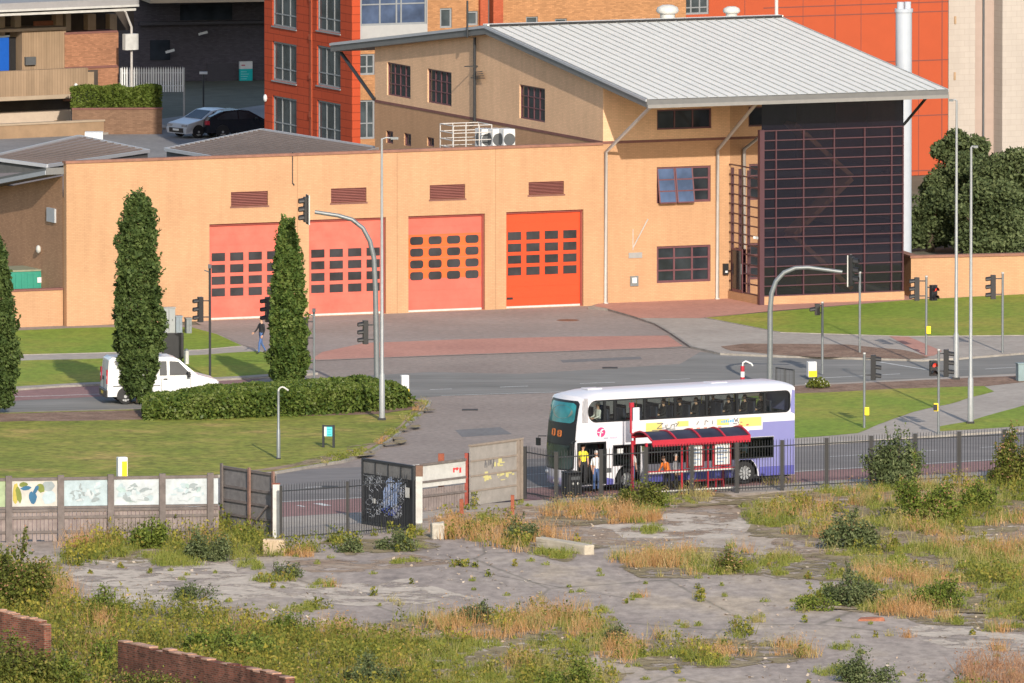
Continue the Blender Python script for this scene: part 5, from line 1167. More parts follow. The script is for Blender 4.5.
def side(y, s):
    mb = MB(); holes = [UW, LW] + ([DW] if s < 0 else [(.35,1.08,1.75,1.98)])
    # lower strip with wheel arches
    def strip_poly(z0, z1, xa, xb):
        pts = [(xa,z1)]
        pts.append((xa,z0))
        for xc in (2.55, 8.35):
            if xa < xc < xb: pts += [(xc-.62*math.cos(R(a)), z0+.02+.80*math.sin(R(a))) for a in range(0,181,15)]
        pts += [(xb,z0),(xb,z1)]; return pts
    xa = 1.50 if s < 0 else xf(.6)+.02
    mb.extr(strip_poly(.30,1.08,xa,LB-.06),'y',y,y+.03*-s) if False else mb.face([(p[0],y,p[1]) for p in strip_poly(.30,1.08,xa,LB-.06)][::s])
    us = sorted({.42,.62,10.58,LB-.06,DW[2],1.85,9.75,.12,.35,1.75}); zz_ = [1.08,1.98,2.16,2.98,3.93,4.02]
    for i in range(len(us)-1):
        for j in range(len(zz_)-1):
            um, zm = (us[i]+us[i+1])/2, (zz_[j]+zz_[j+1])/2
            if any(h[0]<um<h[2] and h[1]<zm<h[3] for h in holes): continue
            if um < xf(zm)+.02: continue
            a = max(us[i], 0)
            mb.face([(us[i],y,zz_[j]),(us[i+1],y,zz_[j]),(us[i+1],y,zz_[j+1]),(us[i],y,zz_[j+1])][::-s])
    # sliver up to the raked front corner
    zl = [2.16,2.4,2.7,2.98,3.2,3.45,3.7,3.93,4.02] if s < 0 else [.3,.5,1.0,1.08,1.5,1.98,2.16,2.4,2.7,2.98,3.2,3.45,3.7,3.93,4.02]
    for a, b in zip(zl[:-1], zl[1:]):
        lim = .12 if b <= 2.98 else .42
        if b <= 2.17 and s > 0: lim = .35 if a >= 1.08 else xa
        xa_, xb_ = xf(a), xf(b); la = max(lim, xa_+.01); lb_ = max(lim, xb_+.01)
        mb.face([(xa_,y,a),(la,y,a),(lb_,y,b),(xb_,y,b)][::-s])
        if b > 2.98 and max(la,lb_) < .62: mb.face([(la,y,a),(.62,y,a),(.62,y,b),(lb_,y,b)][::-s])
    if s < 0:
        mb.face([(xf(.34)-.0,y,.34),(.12,y,.34),(.12,y,2.16),(xf(2.16),y,2.16),(xf(1.0),y,1.0)][::1])
        mb.face([(.12,y,.30),(1.5,y,.30),(1.5,y,.34),(.12,y,.34)])
    return mb.build('side_panel', P_white, bus)
side(0.0, -1); side(WB, 1)
# front: curved in plan, raked in profile
def fpt(y, z, out=0.0):
    q = (y-WB/2)/(WB/2); bow = .27*(1-abs(q)**2.2); x = xf(z)-bow*(1-.25*max(0,(z-3.4)))
    return (x-out, y, z)
def fpatch(name, y0, y1, z0, z1, mat, out=0.0, ny=14, nz=6, corner=0.0, par=bus):
    mb = MB(); g = []
    for j in range(nz+1):
        z = z0+(z1-z0)*j/nz; row = []
        e = 0
        if corner:
            dz = min(z-z0, z1-z); e = corner-math.sqrt(max(0, corner**2-max(0,corner-dz)**2)) if dz < corner else 0
        for i in range(ny+1): y = (y0+e)+(y1-y0-2*e)*i/ny; row.append(fpt(y, z, out))
        g.append(row)
    vs = [p for r in g for p in r]; n = ny+1
    mb.raw(vs, [(j*n+i, (j+1)*n+i, (j+1)*n+i+1, j*n+i+1) for j in range(nz) for i in range(ny)], 0, True); return mb.build(name, mat, par)
fpatch('front_panel', 0, WB, .30, 4.02, P_white, 0, 20, 30)
fpatch('front_mask', .05, WB-.05, .96, 3.92, P_frame, .006, 18, 24, .14)
G_teal = glass_dark('teal_windscreen', (.02,.16,.18), .08)
fr = fpatch('upper_windscreen', .13, WB-.13, 2.93, 3.86, P_frame, .012, 16, 10, .22)
fpatch('pane', .17, WB-.17, 2.97, 3.82, G_teal, .020, 16, 10, .20, fr)
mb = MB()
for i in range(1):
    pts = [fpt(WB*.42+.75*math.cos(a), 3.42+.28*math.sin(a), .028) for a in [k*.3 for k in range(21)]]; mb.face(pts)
mb.build('grey_reflection', glass_dark('painted_reflection', (.12,.16,.14), .3), fr)  # pale oval painted on the pane as a reflection
fpatch('destination_panel', .10, WB-.10, 2.06, 2.92, P_frame, .014, 16, 6, .06)
ow = emis('orange_display', (.40,.12,.03), .05)
M_dispoff = plain('dim_orange_segments', (.5,.16,.03), .5, .1)
def disp_char(segs, yc, zc, w_, h_):
    """seven segment style figures following the curved front"""
    mb = MB(); S7 = {'a':((0,1),(1,1)),'b':((1,1),(1,.5)),'c':((1,.5),(1,0)),'d':((0,0),(1,0)),'e':((0,0),(0,.5)),'f':((0,.5),(0,1)),'g':((0,.5),(1,.5))}
    for s in segs:
        (a,b),(c,d) = S7[s]; P = lambda u,v: Vector(fpt(yc-(u-.5)*w_, zc+(v-.5)*h_, .022))
        mb.bar(P(a,b), P(c,d), .06, .04, up=(1,0,.2))
    mb.build('display_figure', ow, bus)
disp_char('abcdef', WB*.60, 2.52, .22, .24); disp_char('abcdefg', WB*.40, 2.50, .22, .22)
fr = fpatch('lower_windscreen', .07, WB-.07, .98, 2.05, P_frame, .012, 16, 8, .2)
fpatch('pane', .12, WB-.12, 1.02, 2.02, glass_dark('windscreen_glass', (.03,.045,.045), .06), .020, 16, 8, .18, fr)
fpatch('bumper', .02, WB-.02, .30, .62, plain('lilac_bumper', (.42,.41,.58), .35, .06), .03, 14, 4, .08)
for y in (.34, WB-.34):
    mb = MB(); c = Vector(fpt(y,.78,.02)); mb.ball(c, .06, .16, .09, 10, 6); mb.build('headlight', glass_dark('lamp_glass',(.25,.26,.28)), bus)
mb = MB(); c = Vector(fpt(WB/2,.46,.035)); mb.box(c.x-.01,WB/2-.26,.40,c.x+.01,WB/2+.26,.52); mb.build('number_plate', M_white, bus)
for y, s in ((-.02,-1),(WB+.02,1)):
    mb = MB(); p = Vector((xf(2.2)-.02,y,2.25)); q = p+Vector((-.30,s*.18,-.0)); mb.tube([p,q,q+Vector((0,0,-.1))],.025,6); mb.box(q.x-.06,q.y-.11,1.85,q.x+.06,q.y+.11,2.17); mb.build('mirror', P_frame, bus)
# roof with a domed front
mb = MB(); g = []; xs = [.50,.62,.85,1.15,1.5,2.2,4,6,8,9.6,10.3,10.6,LB-.06]; ys = [0,.03,.10,.25,.5,.9,1.25,1.6,2.0,2.25,2.4,2.47,2.5]
def roofpt(x, y):
    q = abs(y-1.25)/1.25; h = .27*(1-q**5); fx = min(1, max(0,(x-.38)/.9))**.6; rx = min(1, max(0,(LB-.03-x)/.5))**.5
    return 4.02+h*fx*(.35+.65*rx)
for x in xs: g.append([(x-(.27*(1-abs((y-1.25)/1.25)**2.2)*max(0,1-(x-.5)/.8)), y, roofpt(x,y)) for y in ys])
n = len(ys); mb.raw([p for r in g for p in r], [(j*n+i,(j+1)*n+i,(j+1)*n+i+1,j*n+i+1) for j in range(len(xs)-1) for i in range(n-1)], 0, True)
# lip joining roof and front
lip = [[fpt(y,4.02) for y in ys], g[0]]; mb.raw([p for r in lip for p in r], [(i,n+i,n+i+1,i+1) for i in range(n-1)], 0, True)
mb.build('roof', P_white, bus)
mb = MB(); mb.box(1.2,1.0,4.28,1.9,1.6,4.335); mb.box(7.2,.9,4.28,8.0,1.6,4.32); mb.build('roof_hatch', P_white, bus, .02)
mb = MB(); mb.face([(LB-.06,0,.3),(LB-.06,WB,.3),(LB,WB-.1,1.2),(LB,.1,1.2)]); mb.face([(LB,.1,1.2),(LB,WB-.1,1.2),(LB-.05,WB-.1,2.9),(LB-.05,.1,2.9)]); mb.face([(LB-.05,.1,2.9),(LB-.05,WB-.1,2.9),(LB-.06,WB,4.03),(LB-.06,0,4.03)])
for y0, y1 in ((0,.1),(WB-.1,WB)):
    a, b = (y0,y1) if y0 == 0 else (y1,y0)
    mb.face([(LB-.06,a,.3),(LB,b,1.2),(LB-.05,b,2.9),(LB-.06,a,4.03)])
mb.build('rear_panel', P_lilac, bus)
# livery
mb = MB(); o_ = -.004
def flat(poly): mb.face([(x,o_,z) for x,z in poly])
def arch_top(z0, z1, xa, xb, xc):
    return [(xa,z1),(xa,z0)]+[(xc-.66*math.cos(R(a)), z0+.0+.82*math.sin(R(a))) for a in range(0,181,15)]+[(xb,z0),(xb,z1)]
flat([(9.76,1.0),(LB-.065,1.0),(LB-.065,2.62),(9.2,2.62),(9.2,2.30),(8.55,2.30),(8.25,2.0),(9.76,2.0)])
flat([(7.3,1.075),(7.0,.72),(7.65,.72)]+[(8.35-.66*math.cos(R(a)), .32+.80*math.sin(R(a))) for a in range(30,181,15)]+[(9.01,.72),(LB-.065,.72),(LB-.065,1.0),(9.75,1.0),(9.75,1.075)])
mb.face([(x,o_,z) for x,z in [(LB-.3,3.0),(LB-.065,2.9),(LB-.065,3.9),(LB-.2,3.95)]])
mb.build('lilac_livery', P_lilac, bus)
mb = MB()
flat([(1.5,.31),(1.88,.31),(1.88,.55),(1.5,.62)]); flat([(3.22,.31),(7.68,.31),(7.68,.66),(3.22,.60)]); flat([(9.02,.31),(LB-.07,.31),(LB-.07,.715),(9.02,.715)])
mb.build('blue_skirt', P_blue, bus)
mb = MB(); flat([(3.2,.605),(7.65,.665),(7.66,.715),(6.99,.718),(3.2,.70)]); mb.build('pink_stripe', P_pink, bus)
# windows: pillars, rubbers, panes
def winband(y, s, rect, pillars, glass, trans=None, name='side_window'):
    x0,z0,x1,z1 = rect; a = y-.015*-s*0; yy0, yy1 = (y-.006, y+.05) if s < 0 else (y-.05, y+.006)
    mb = MB(); f = .06; mb.box(x0,yy0,z0,x1,yy1,z0+f); mb.box(x0,yy0,z1-f,x1,yy1,z1); mb.box(x0,yy0,z0+f,x0+f,yy1,z1-f); mb.box(x1-f,yy0,z0+f,x1,yy1,z1-f)
    for p in pillars: mb.box(p-.055,yy0,z0+f,p+.055,yy1,z1-f)
    if trans:
        xs_ = [x0]+list(pillars)+[x1]
        for i in trans: mb.box(xs_[i]+.05,yy0+.01,z1-.30,xs_[i+1]-.05,yy1-.01,z1-.265)
    fo = mb.build(name, P_frame, bus); ym = (yy0+yy1)/2
    mb = MB(); mb.face([(x0+.03,ym,z0+.03),(x1-.03,ym,z0+.03),(x1-.03,ym,z1-.03),(x0+.03,ym,z1-.03)]); mb.build('pane', glass, fo); return fo
up = [1.95,3.4,4.9,6.45,7.95,9.3]
winband(0,-1,UW,[1.45]+up,P_glass,[3,4,5,6]); winband(WB,1,UW,up,P_glass,[2,3,4])
lo = [3.45,4.9,6.4,7.8]
winband(0,-1,LW,lo,P_glassd,[1,2,3]); winband(WB,1,(.35,1.08,1.75,1.98),[],P_glassd); winband(WB,1,LW,lo,P_glassd)
mb = MB()                                                    # rounded ends of the upper window band
for (cx, sx) in ((UW[0],1),(UW[2],-1)):
    for (cz, sz) in ((UW[1],1),(UW[3],-1)):
        r_ = .40 if sx > 0 else .26; r2 = .46 if sx>0 else .26
        P = [(cx,cz)]+[(cx+sx*(r_-r_*math.sin(R(a))), cz+sz*(r2-r2*math.cos(R(a)))) for a in (0,18,36,54,72,90)]
        mb.face([(x,-.0095,z) for x,z in P]); mb.face([(x,WB+.0095,z) for x,z in P])
mb.build('window_corner', P_white, bus)
# doors folded open and the entrance
mb = MB(); mb.box(.12,.02,.35,.17,.62,2.12); mb.box(1.44,.02,.35,1.49,.62,2.12); mb.box(.12,-.006,2.09,1.5,.04,2.16); mb.box(.10,-.008,.34,.145,.03,2.16); mb.box(1.475,-.008,.34,1.52,.03,2.16); dd = mb.build('door_frame', P_frame, bus)
mb = MB(); mb.face([(1.15,.05,.4),(1.45,.05,.4),(1.45,.05,2.05),(1.15,.05,2.05)]); mb.build('door_leaf', P_glassd, dd)
# interior
mb = MB(); mb.box(.3,.06,.30,LB-.12,WB-.06,.36); mb.box(1.0,.06,2.30,LB-.12,WB-.06,2.38); mb.box(.9,.7,.37,.95,WB-.1,1.3); mb.box(LB-1.6,.08,.37,LB-.12,WB-.08,1.05); mb.box(LB-.2,.08,2.39,LB-.13,WB-.08,3.0)
mb.build('deck_floor', plain('dark_grey_bus_floor', (.05,.05,.055), .7, .1), bus)
mb = MB(); mb.box(1.55,.1,.37,1.6,1.0,2.28); mb.box(1.9,1.55,.37,3.6,WB-.1,2.28); mb.build('bulkhead', plain('grey_interior_panel', (.16,.16,.17), .7, .1), bus)
M_seat = plain('navy_seat_cloth', (.028,.034,.06), .85, .2, 8)
smb = MB(); smb.box(-.22,-.45,.40,.22,.45,.52); smb.box(.14,-.45,.52,.24,-.02,1.12); smb.box(.14,.02,.52,.24,.45,1.12)
seat0 = smb.build('seat', M_seat, bus, .03); first = True
def put_seat(x, y, z):
    global first
    o = seat0 if first else seat0.copy()
    if not first: COL.objects.link(o); o.parent = bus
    first = False; o.location = (x, y, z)
for k in range(11):
    for y in (.60, 1.90): put_seat(1.5+.80*k, y, 2.38)
for k in range(7):
    for y in (.60, 1.90): put_seat(3.9+.80*k, y, .36 if k < 4 else .55)
mb = MB()
for x in (2.0,3.6,5.2,6.8,8.4): 
    for y in (1.05,1.45): mb.tube([(x,y,2.38),(x,y,4.05)],.017,6)
for x in (1.7,3.4,5.0): mb.tube([(x,1.05,.36),(x,1.05,2.3)],.018,6)
mb.build('grab_pole', M_yel, bus)
# wheels
for x in (2.55, 8.35):
    for y, s in ((.17,-1),(WB-.17,1)): wheel(bus, x, y, .48, .30, s)
mb = MB()
for x in (2.55,8.35): mb.box(x-.75,.34,.30,x+.75,WB-.34,.90)
mb.build('wheel_housing', M_black, bus)
mb = MB(); mb.box(1.0,.12,.22,LB-.2,WB-.12,.299); mb.build('underfloor', M_black, bus)
# round pink emblem with a white letter form
mb = MB(); ex, ez = 1.27, 2.56; mb.extr([(ex+.21*math.cos(a*.2618), ez+.21*math.sin(a*.2618)) for a in range(24)],'y',-.008,-.003); em = mb.build('emblem', plain('pink_emblem', (.78,.05,.17), .4, .03), bus)
mb = MB(); c = [(ex-.055,ez-.21),(ex-.035,ez-.05),(ex+.0,ez+.06),(ex+.08,ez+.12),(ex+.19,ez+.10)]
for a, b in zip(c[:-1], c[1:]): mb.bar((a[0],-.0095,a[1]),(b[0],-.0095,b[1]),.003,.07,up=(0,0,1)) if False else mb.face([(a[0]-.03,-.0105,a[1]+.02),(a[0]+.03,-.0105,a[1]-.02),(b[0]+.03,-.0105,b[1]-.02),(b[0]-.03,-.0105,b[1]+.02)])
mb.face([(ex-.19,-.0105,ez-.01),(ex-.19,-.0105,ez+.03),(ex+.10,-.0105,ez+.0),(ex+.10,-.0105,ez-.04)]); mb.build('emblem_mark', P_white, em)
for i, (cx, w_, c_) in enumerate(((1.40,.22,plain('grey_lettering',(.25,.25,.35))),(1.72,.34,plain('pale_pink_lettering',(.75,.35,.5))))):
    mb = MB(); 
    for k in range(7): x_ = cx+w_*k/7; mb.box(x_,-.007,2.27,x_+w_/10,-.003,2.27+(.05 if k%3 else .075))
    mb.build('lettering', c_, bus)
# the long advertisement
A_y = plain('advert_yellow', (.62,.50,.15), .4, .03); A_k = plain('advert_black', (.10,.10,.11), .5, .05); A_b = plain('advert_blue', (.12,.33,.52), .5, .05); A_r = plain('advert_red', (.70,.16,.10), .5, .1)
mb = MB(); mb.box(3.45,-.0065,2.46,9.15,-.003,2.86); ad = mb.build('advert_board', plain('advert_white', (.58,.56,.54), .4, .02), bus)
mb = MB()
for x0_,x1_,z0_,z1_ in ((3.46,4.25,2.47,2.84),(5.0,5.55,2.62,2.85),(6.95,7.55,2.58,2.84),(8.05,9.14,2.47,2.85)): mb = MB(); mb.box(x0_,-.009,z0_,x1_,-.0066,z1_); mb.build('yellow_field', A_y, ad)
mb = MB(); sc1 = [(4.0,2.80,4.3,2.80),(4.3,2.80,4.02,2.60),(4.0,2.58,4.35,2.60),(4.42,2.72,4.40,2.58),(4.5,2.74,4.46,2.56),(4.46,2.56,4.66,2.58),(4.7,2.72,4.68,2.58),(4.7,2.70,4.86,2.74),(4.86,2.74,4.84,2.58),(4.9,2.78,5.02,2.72),(4.92,2.62,5.08,2.80),(3.75,2.51,4.9,2.53)]
for a in sc1: mb.bar((a[0],-.012,a[1]),(a[2],-.012,a[3]),.035,.004,up=(0,1,0))
for a in [(5.95,2.66,6.05,2.80),(6.35,2.62,6.37,2.82),(6.4,2.82,6.52,2.76),(6.72,2.64,6.74,2.80),(7.78,2.86,7.9,2.70),(7.85,2.70,8.0,2.86),(7.75,2.62,7.95,2.60),(7.92,2.8,8.02,2.62)]: mb.bar((a[0],-.012,a[1]),(a[2],-.012,a[3]),.035,.004,up=(0,1,0))
mb.build('lettering', A_k, ad)
mb = MB()
for k in range(6): mb.box(7.15+k*.11,-.0115,2.68-.01*(k%2),7.23+k*.11,-.0095,2.77+.02*(k%3))
mb.build('lettering', A_b, ad)
mb = MB()
for k in range(10): x_ = 7.9+.55*random.random(); z_ = 2.47+.2*random.random(); mb.box(x_,-.0135,z_,x_+.10,-.0121,z_+.05)
for k in range(5): x_ = 5.6+.35*k; mb.box(x_,-.0115,2.49,x_+.16,-.0095,2.53)
mb.build('red_print', A_r, ad)
mb = MB(); mb.box(2.05,-.009,1.62,2.35,-.0066,1.82) ; mb.build('window_notice', M_white, bus)
mb = MB(); mb.box(1.55,-.008,.82,1.78,-.003,1.02); mb.build('vent_grille', M_dgrey, bus)

# ================================================================== BUS SHELTER
SB = thing('bus_shelter', BF.W(1.62,-1.95,.10), BA, 'red framed bus shelter with a dark ribbed barrel roof standing before the bus', 'bus shelter')
SL, SD = 4.5, 1.25
mb = MB()
for x in (.03, SL-.03):
    for y in (-SD, -.05): mb.bar((x,y,0),(x,y,2.25),.09,.09)
for x in (1.75, 3.05): mb.bar((x,-SD,0),(x,-SD,2.25),.07,.07)
for z in (1.02,): mb.bar((0,-SD,z),(SL,-SD,z),.07,.06)
mb.build('frame', M_red, SB)
M_smoke = glass_dark('smoked_roof_panel', (.022,.018,.028), .4)
arc = [(-SD-.25+ (SD+.45)*t, 2.26+.40*math.sin(math.pi*(.06+.80*t))) for t in (0,.2,.4,.6,.8,1)]
mb = MB(); mb.raw([(x,y,z) for x in (.15,SL+.45) for y,z in arc], [(i,i+1,7+i,6+i) for i in range(5)],0,True); mb.build('roof', M_smoke, SB)
mb = MB()
for i in range(5):
    x = .15+(SL+.30)*i/4
    for a, b in zip(arc[:-1], arc[1:]): mb.bar((x,a[0],a[1]+.03),(x,b[0],b[1]+.03),.07,.05)
n = 34
mb.box(.15,arc[0][0]-.06,arc[0][1]-.16,SL+.45,arc[0][0],arc[0][1]+.05); mb.box(.15,arc[-1][0],arc[-1][1]-.1,SL+.45,arc[-1][0]+.06,arc[-1][1]+.04)
for k in range(n):
    x = .15+(SL+.30)*(k+.25)/n; mb.box(x,arc[0][0]-.068,arc[0][1]-.235,x+.09,arc[0][0]-.01,arc[0][1]-.161)
mb.build('roof_ribs', M_red, SB)
mb = MB()
for x0_, x1_ in ((.08,.35),): mb.box(x0_,-SD-.02,.4,x1_,-SD+.02,2.1)
mb.build('side_glass', P_glass, SB) if False else None
mb = MB(); mb.face([(.08,-SD,.2),(SL-.08,-SD,.2),(SL-.08,-SD,.98),(.08,-SD,.98)]); mb.face([(.03,-SD+.1,.2),(.03,-.1,.2),(.03,-.1,2.1),(.03,-SD+.1,2.1)]); mb.face([(SL-.03,-SD+.1,.2),(SL-.03,-.1,.2),(SL-.03,-.1,2.1),(SL-.03,-SD+.1,2.1)]); mb.build('glass_panel', glass_clear('shelter_glass', (.80,.84,.84), .08), SB)
mb = MB(); mb.box(.1,-SD-.05,.94,SL-.1,-SD-.036,1.0); mb.box(.1,-SD-.05,.12,SL-.1,-SD+.02,.20); mb.build('white_rail', M_offw, SB)
for x0_, x1_ in ((2.05,2.7),(3.35,4.05)):
    mb = MB(); mb.box(x0_-.12,-SD-.07,1.1,x1_+.12,-SD-.036,2.15); f = mb.build('timetable_case', plain('dark_red_case', (.30,.02,.03), .5, .1), SB)
    mb = MB(); mb.box(x0_,-SD-.085,1.18,x1_,-SD-.071,2.05); p_ = mb.build('poster', M_white, f)
    mb = MB()
    for k in range(5): mb.box(x0_+.06,-SD-.09,1.28+.15*k,x0_+.06+(x1_-x0_)*(.75 if k%2 else .5),-SD-.0855,1.33+.15*k)
    mb.build('print', plain('grey_blue_print', (.22,.30,.45), .6, .1), p_)
mb = MB(); mb.box(2.3,-SD+.35,.46,SL-.5,-SD+.62,.52); mb.bar((2.6,-SD+.48,0),(2.6,-SD+.48,.46),.06,.06); mb.bar((SL-.8,-SD+.48,0),(SL-.8,-SD+.48,.46),.06,.06); mb.build('bench', M_red, SB)
# stop flag pole
t = thing('bus_stop_pole', BF.W(2.05,-1.5,.10), BA, 'tall red bus stop pole with a white flag at the left end of the shelter', 'bus stop'); mb = MB(); mb.tube([(0,0,0),(0,0,2.35),(-.18,0,2.55),(-.18,0,3.75)],.048,8); mb.build('pole', M_red, t)
mb = MB(); mb.box(-.08,-.03,2.7,.22,.03,3.6); mb.build('flag', plain('pale_lilac_flag', (.60,.60,.68), .5, .05), t); mb = MB(); mb.box(-.24,-.06,3.62,-.06,.06,3.82); mb.build('flag_head', M_red, t)
# litter bin by the bus front
t = thing('litter_bin', BF.W(-.8,-1.15,.10), BA, 'black litter bin on the pavement by the bus front', 'bin'); mb = MB(); mb.box(-.33,-.3,0,.33,.3,.92); mb.box(-.36,-.33,.921,.36,.33,1.0); mb.build('body', M_black, t, .03); mb = MB(); mb.box(-.22,-.308,.66,.22,-.301,.80); mb.build('slot', M_dgrey, t)
for s_ in (-.12,.12): mb = MB(); mb.ball((s_,-.305,.5),.05,.02,.06); mb.build('badge', M_offw, t)

# ================================================================== PEOPLE
SKIN = plain('skin', (.50,.29,.20), .6, .06); SHOE = plain('dark_shoes', (.03,.028,.028), .6, .1)
def person(loc, deg, shirt, trousers, hair, label, pose='stand', hgt=1.74, sleeves=True, arms=None, group=None, legs_bare=False):
    """one continuous skinned body; clothes are materials of the body's own faces; +x is right, -y is forward"""
    s = hgt/1.74
    J = dict(pel=((0,0,.96),.125), che=((0,.01,1.24),.142), nb=((0,.01,1.43),.075), nk=((0,0,1.49),.052), hd=((0,-.015,1.585),.082), ht=((0,-.005,1.675),.075))
    for k, q in (('l',-1),('r',1)):
        J['sh'+k] = ((q*.175,.01,1.395),.062); J['el'+k] = ((q*.225,.03,1.12),.045); J['wr'+k] = ((q*.215,-.06,.88),.031); J['ha'+k] = ((q*.21,-.09,.80),.034)
        J['hi'+k] = ((q*.09,0,.90),.092); J['kn'+k] = ((q*.10,-.03,.50),.062); J['an'+k] = ((q*.10,.02,.09),.043); J['to'+k] = ((q*.115,-.12,.045),.04)
    if pose == 'walk':
        J['knr'] = ((.10,-.16,.52),.062); J['anr'] = ((.10,-.20,.10),.043); J['tor'] = ((.11,-.34,.07),.04); J['knl'] = ((-.10,.05,.50),.062); J['anl'] = ((-.10,.27,.14),.043); J['tol'] = ((-.11,.16,.05),.04)
        J['ell'] = ((-.23,-.10,1.14),.045); J['wrl'] = ((-.2,-.28,.98),.031); J['hal'] = ((-.19,-.35,.95),.034)
    if pose == 'sit':
        for k, q in (('l',-1),('r',1)):
            J['kn'+k] = ((q*.12,-.44,.93),.066); J['an'+k] = ((q*.12,-.46,.53),.045); J['to'+k] = ((q*.12,-.58,.49),.04); J['hi'+k] = ((q*.09,-.02,.92),.095)
            J['el'+k] = ((q*.22,-.06,1.13),.045); J['wr'+k] = ((q*.16,-.28,1.06),.031); J['ha'+k] = ((q*.14,-.36,1.05),.034)
    if pose == 'lean':
        for kk, dy, dz in (('che',-.10,-.02),('nb',-.19,-.05),('nk',-.23,-.05),('hd',-.28,-.06),('ht',-.30,-.06),('shl',-.17,-.04),('shr',-.17,-.04)):
            p, r = J[kk]; J[kk] = ((p[0],p[1]+dy,p[2]+dz), r)
        for k, q in (('l',-1),('r',1)): J['el'+k] = ((q*.22,-.24,1.08),.045); J['wr'+k] = ((q*.18,-.46,.98),.031); J['ha'+k] = ((q*.17,-.54,.97),.034)
    if arms:
        for k, v in arms.items(): J[k] = (v, J[k][1])
    names = list(J); idx = {n: i for i, n in enumerate(names)}
    E = [('pel','che',1),('che','nb',1),('nb','nk',0),('nk','hd',0),('hd','ht',0)]
    for k in 'lr': E += [('che','sh'+k,1),('sh'+k,'el'+k,1),('el'+k,'wr'+k,1 if sleeves else 0),('wr'+k,'ha'+k,0),('pel','hi'+k,2),('hi'+k,'kn'+k,2),('kn'+k,'an'+k,0 if legs_bare else 2),('an'+k,'to'+k,3)]
    me = bpy.data.meshes.new('body'); me.from_pydata([Vector(J[n][0])*s for n in names], [(idx[a],idx[b]) for a,b,_ in E], [])
    o = bpy.data.objects.new('tmp', me); COL.objects.link(o)
    sk = o.modifiers.new('skin','SKIN'); sk.use_smooth_shade = True
    if not me.skin_vertices: me.skin_vertices.new() if hasattr(me.skin_vertices,'new') else None
    for i, n in enumerate(names): d = me.skin_vertices[0].data[i]; d.radius = (J[n][1]*s*(1.15 if n in ('pel','che') else 1), J[n][1]*s*(.85 if n in ('pel','che') else 1)); d.use_root = (n == 'pel')
    sb = o.modifiers.new('sub','SUBSURF'); sb.levels = 1; sb.render_levels = 1
    dg = bpy.context.evaluated_depsgraph_get(); dg.update(); bm_ = bpy.data.meshes.new_from_object(o.evaluated_get(dg)); bpy.data.objects.remove(o)
    mb = MB(); mb.raw([v.co for v in bm_.vertices], [tuple(p.vertices) for p in bm_.polygons], 0, True)
    segs = [(Vector(J[a][0])*s, Vector(J[b][0])*s, c) for a,b,c in E]
    for i, f in enumerate(mb.f):
        c = sum((Vector(mb.v[q]) for q in f), Vector())/len(f); best = 9; 
        for a, b, m_ in segs:
            t_ = max(0, min(1, (c-a).dot(b-a)/(b-a).length_squared)); d_ = (c-a-(b-a)*t_).length
            if d_ < best: best = d_; mb.m[i] = m_
    for k, q in (('l',-1),('r',1)):                          # fingers and thumb rooted in the palm
        h = Vector(J['ha'+k][0])*s; w_ = Vector(J['wr'+k][0])*s; d = (h-w_).normalized(); sd_ = d.cross(Vector((1,0,0))).normalized()
        for j, ln in enumerate((.075,.085,.08,.065)):
            b0 = h+sd_*(.03-.02*j)-d*.01; mb.tube([b0,b0+d*ln*.55*s,b0+d*ln*.95*s+Vector((-q*.018,0,0))],[.011,.010,.007],5,0)
        b0 = h-d*.04+sd_*.03; mb.tube([b0,b0+sd_*.03+d*.03,b0+sd_*.035+d*.06],[.012,.011,.008],5,0)
    hd = Vector(J['hd'][0])*s
    mb.ball(hd+Vector((0,-.085*s,.012)), .013,.022,.02, 6, 4, 0)
    for q in (-1,1): mb.ball(hd+Vector((q*.032,-.074*s,.035)),.012,.008,.009,6,4,3); mb.ball(hd+Vector((q*.083,.005,.015)),.012,.02,.03,6,4,0)
    mb.ball(hd+Vector((0,-.078*s,-.035)),.024,.008,.007,6,4,4)
    o = thing('person', loc, deg, label, 'person', group); mb.build('body', [SKIN, shirt, trousers, SHOE, plain('lips',(.38,.15,.12))], o)
    mb = MB(); c = Vector(J['ht'][0])*s; mb.ball(c+Vector((0,.018,-.02)), .087*s,.094*s,.078*s, 12, 8)
    mb.build('hair', hair, o); return o
H_dk = plain('dark_hair', (.02,.015,.012), .7, .2); H_gr = plain('grey_hair', (.42,.40,.38), .7, .1); H_br = plain('brown_hair', (.10,.055,.03), .7, .2)
T_jean = plain('blue_jeans', (.07,.13,.30), .85, .15); T_dark = plain('dark_trousers', (.025,.025,.03), .85, .1)
C_black = plain('black_jacket', (.02,.02,.024), .8, .1); C_white = plain('white_shirt', (.72,.71,.69), .8, .05); C_hi = plain('yellow_vest', (.80,.72,.04), .7, .05); C_or2 = plain('orange_jacket', (.80,.20,.03), .75, .08); C_lb = plain('pale_blue_shirt', (.40,.55,.68), .8, .05); C_gy = plain('grey_jumper', (.22,.22,.24), .8, .1)
person(G(261.5,354,.10), -60, C_black, T_jean, H_br, 'person in a black jacket and blue jeans walking on the path by the columnar tree', 'walk', 1.74)
person(BF.W(.80,-.42,.10), BA, C_white, T_jean, H_gr, 'person in a white shirt and jeans standing at the open bus door', 'stand', 1.76, sleeves=False)
person(BF.W(.62,.40,.36), BA-10, C_hi, T_dark, H_dk, 'person in a yellow top standing inside the bus doorway', 'stand', 1.70, sleeves=False)
px_ = person(BF.W(2.95,-2.75,.10), BA-70, C_or2, T_dark, H_br, 'person in an orange jacket leaning forward inside the red bus shelter', 'lean', 1.70)
person(BF.W(3.55,-2.4,.10), BA+40, C_gy, T_dark, H_gr, 'grey haired person in a grey jumper waiting beside the orange jacket in the shelter', 'stand', 1.66)
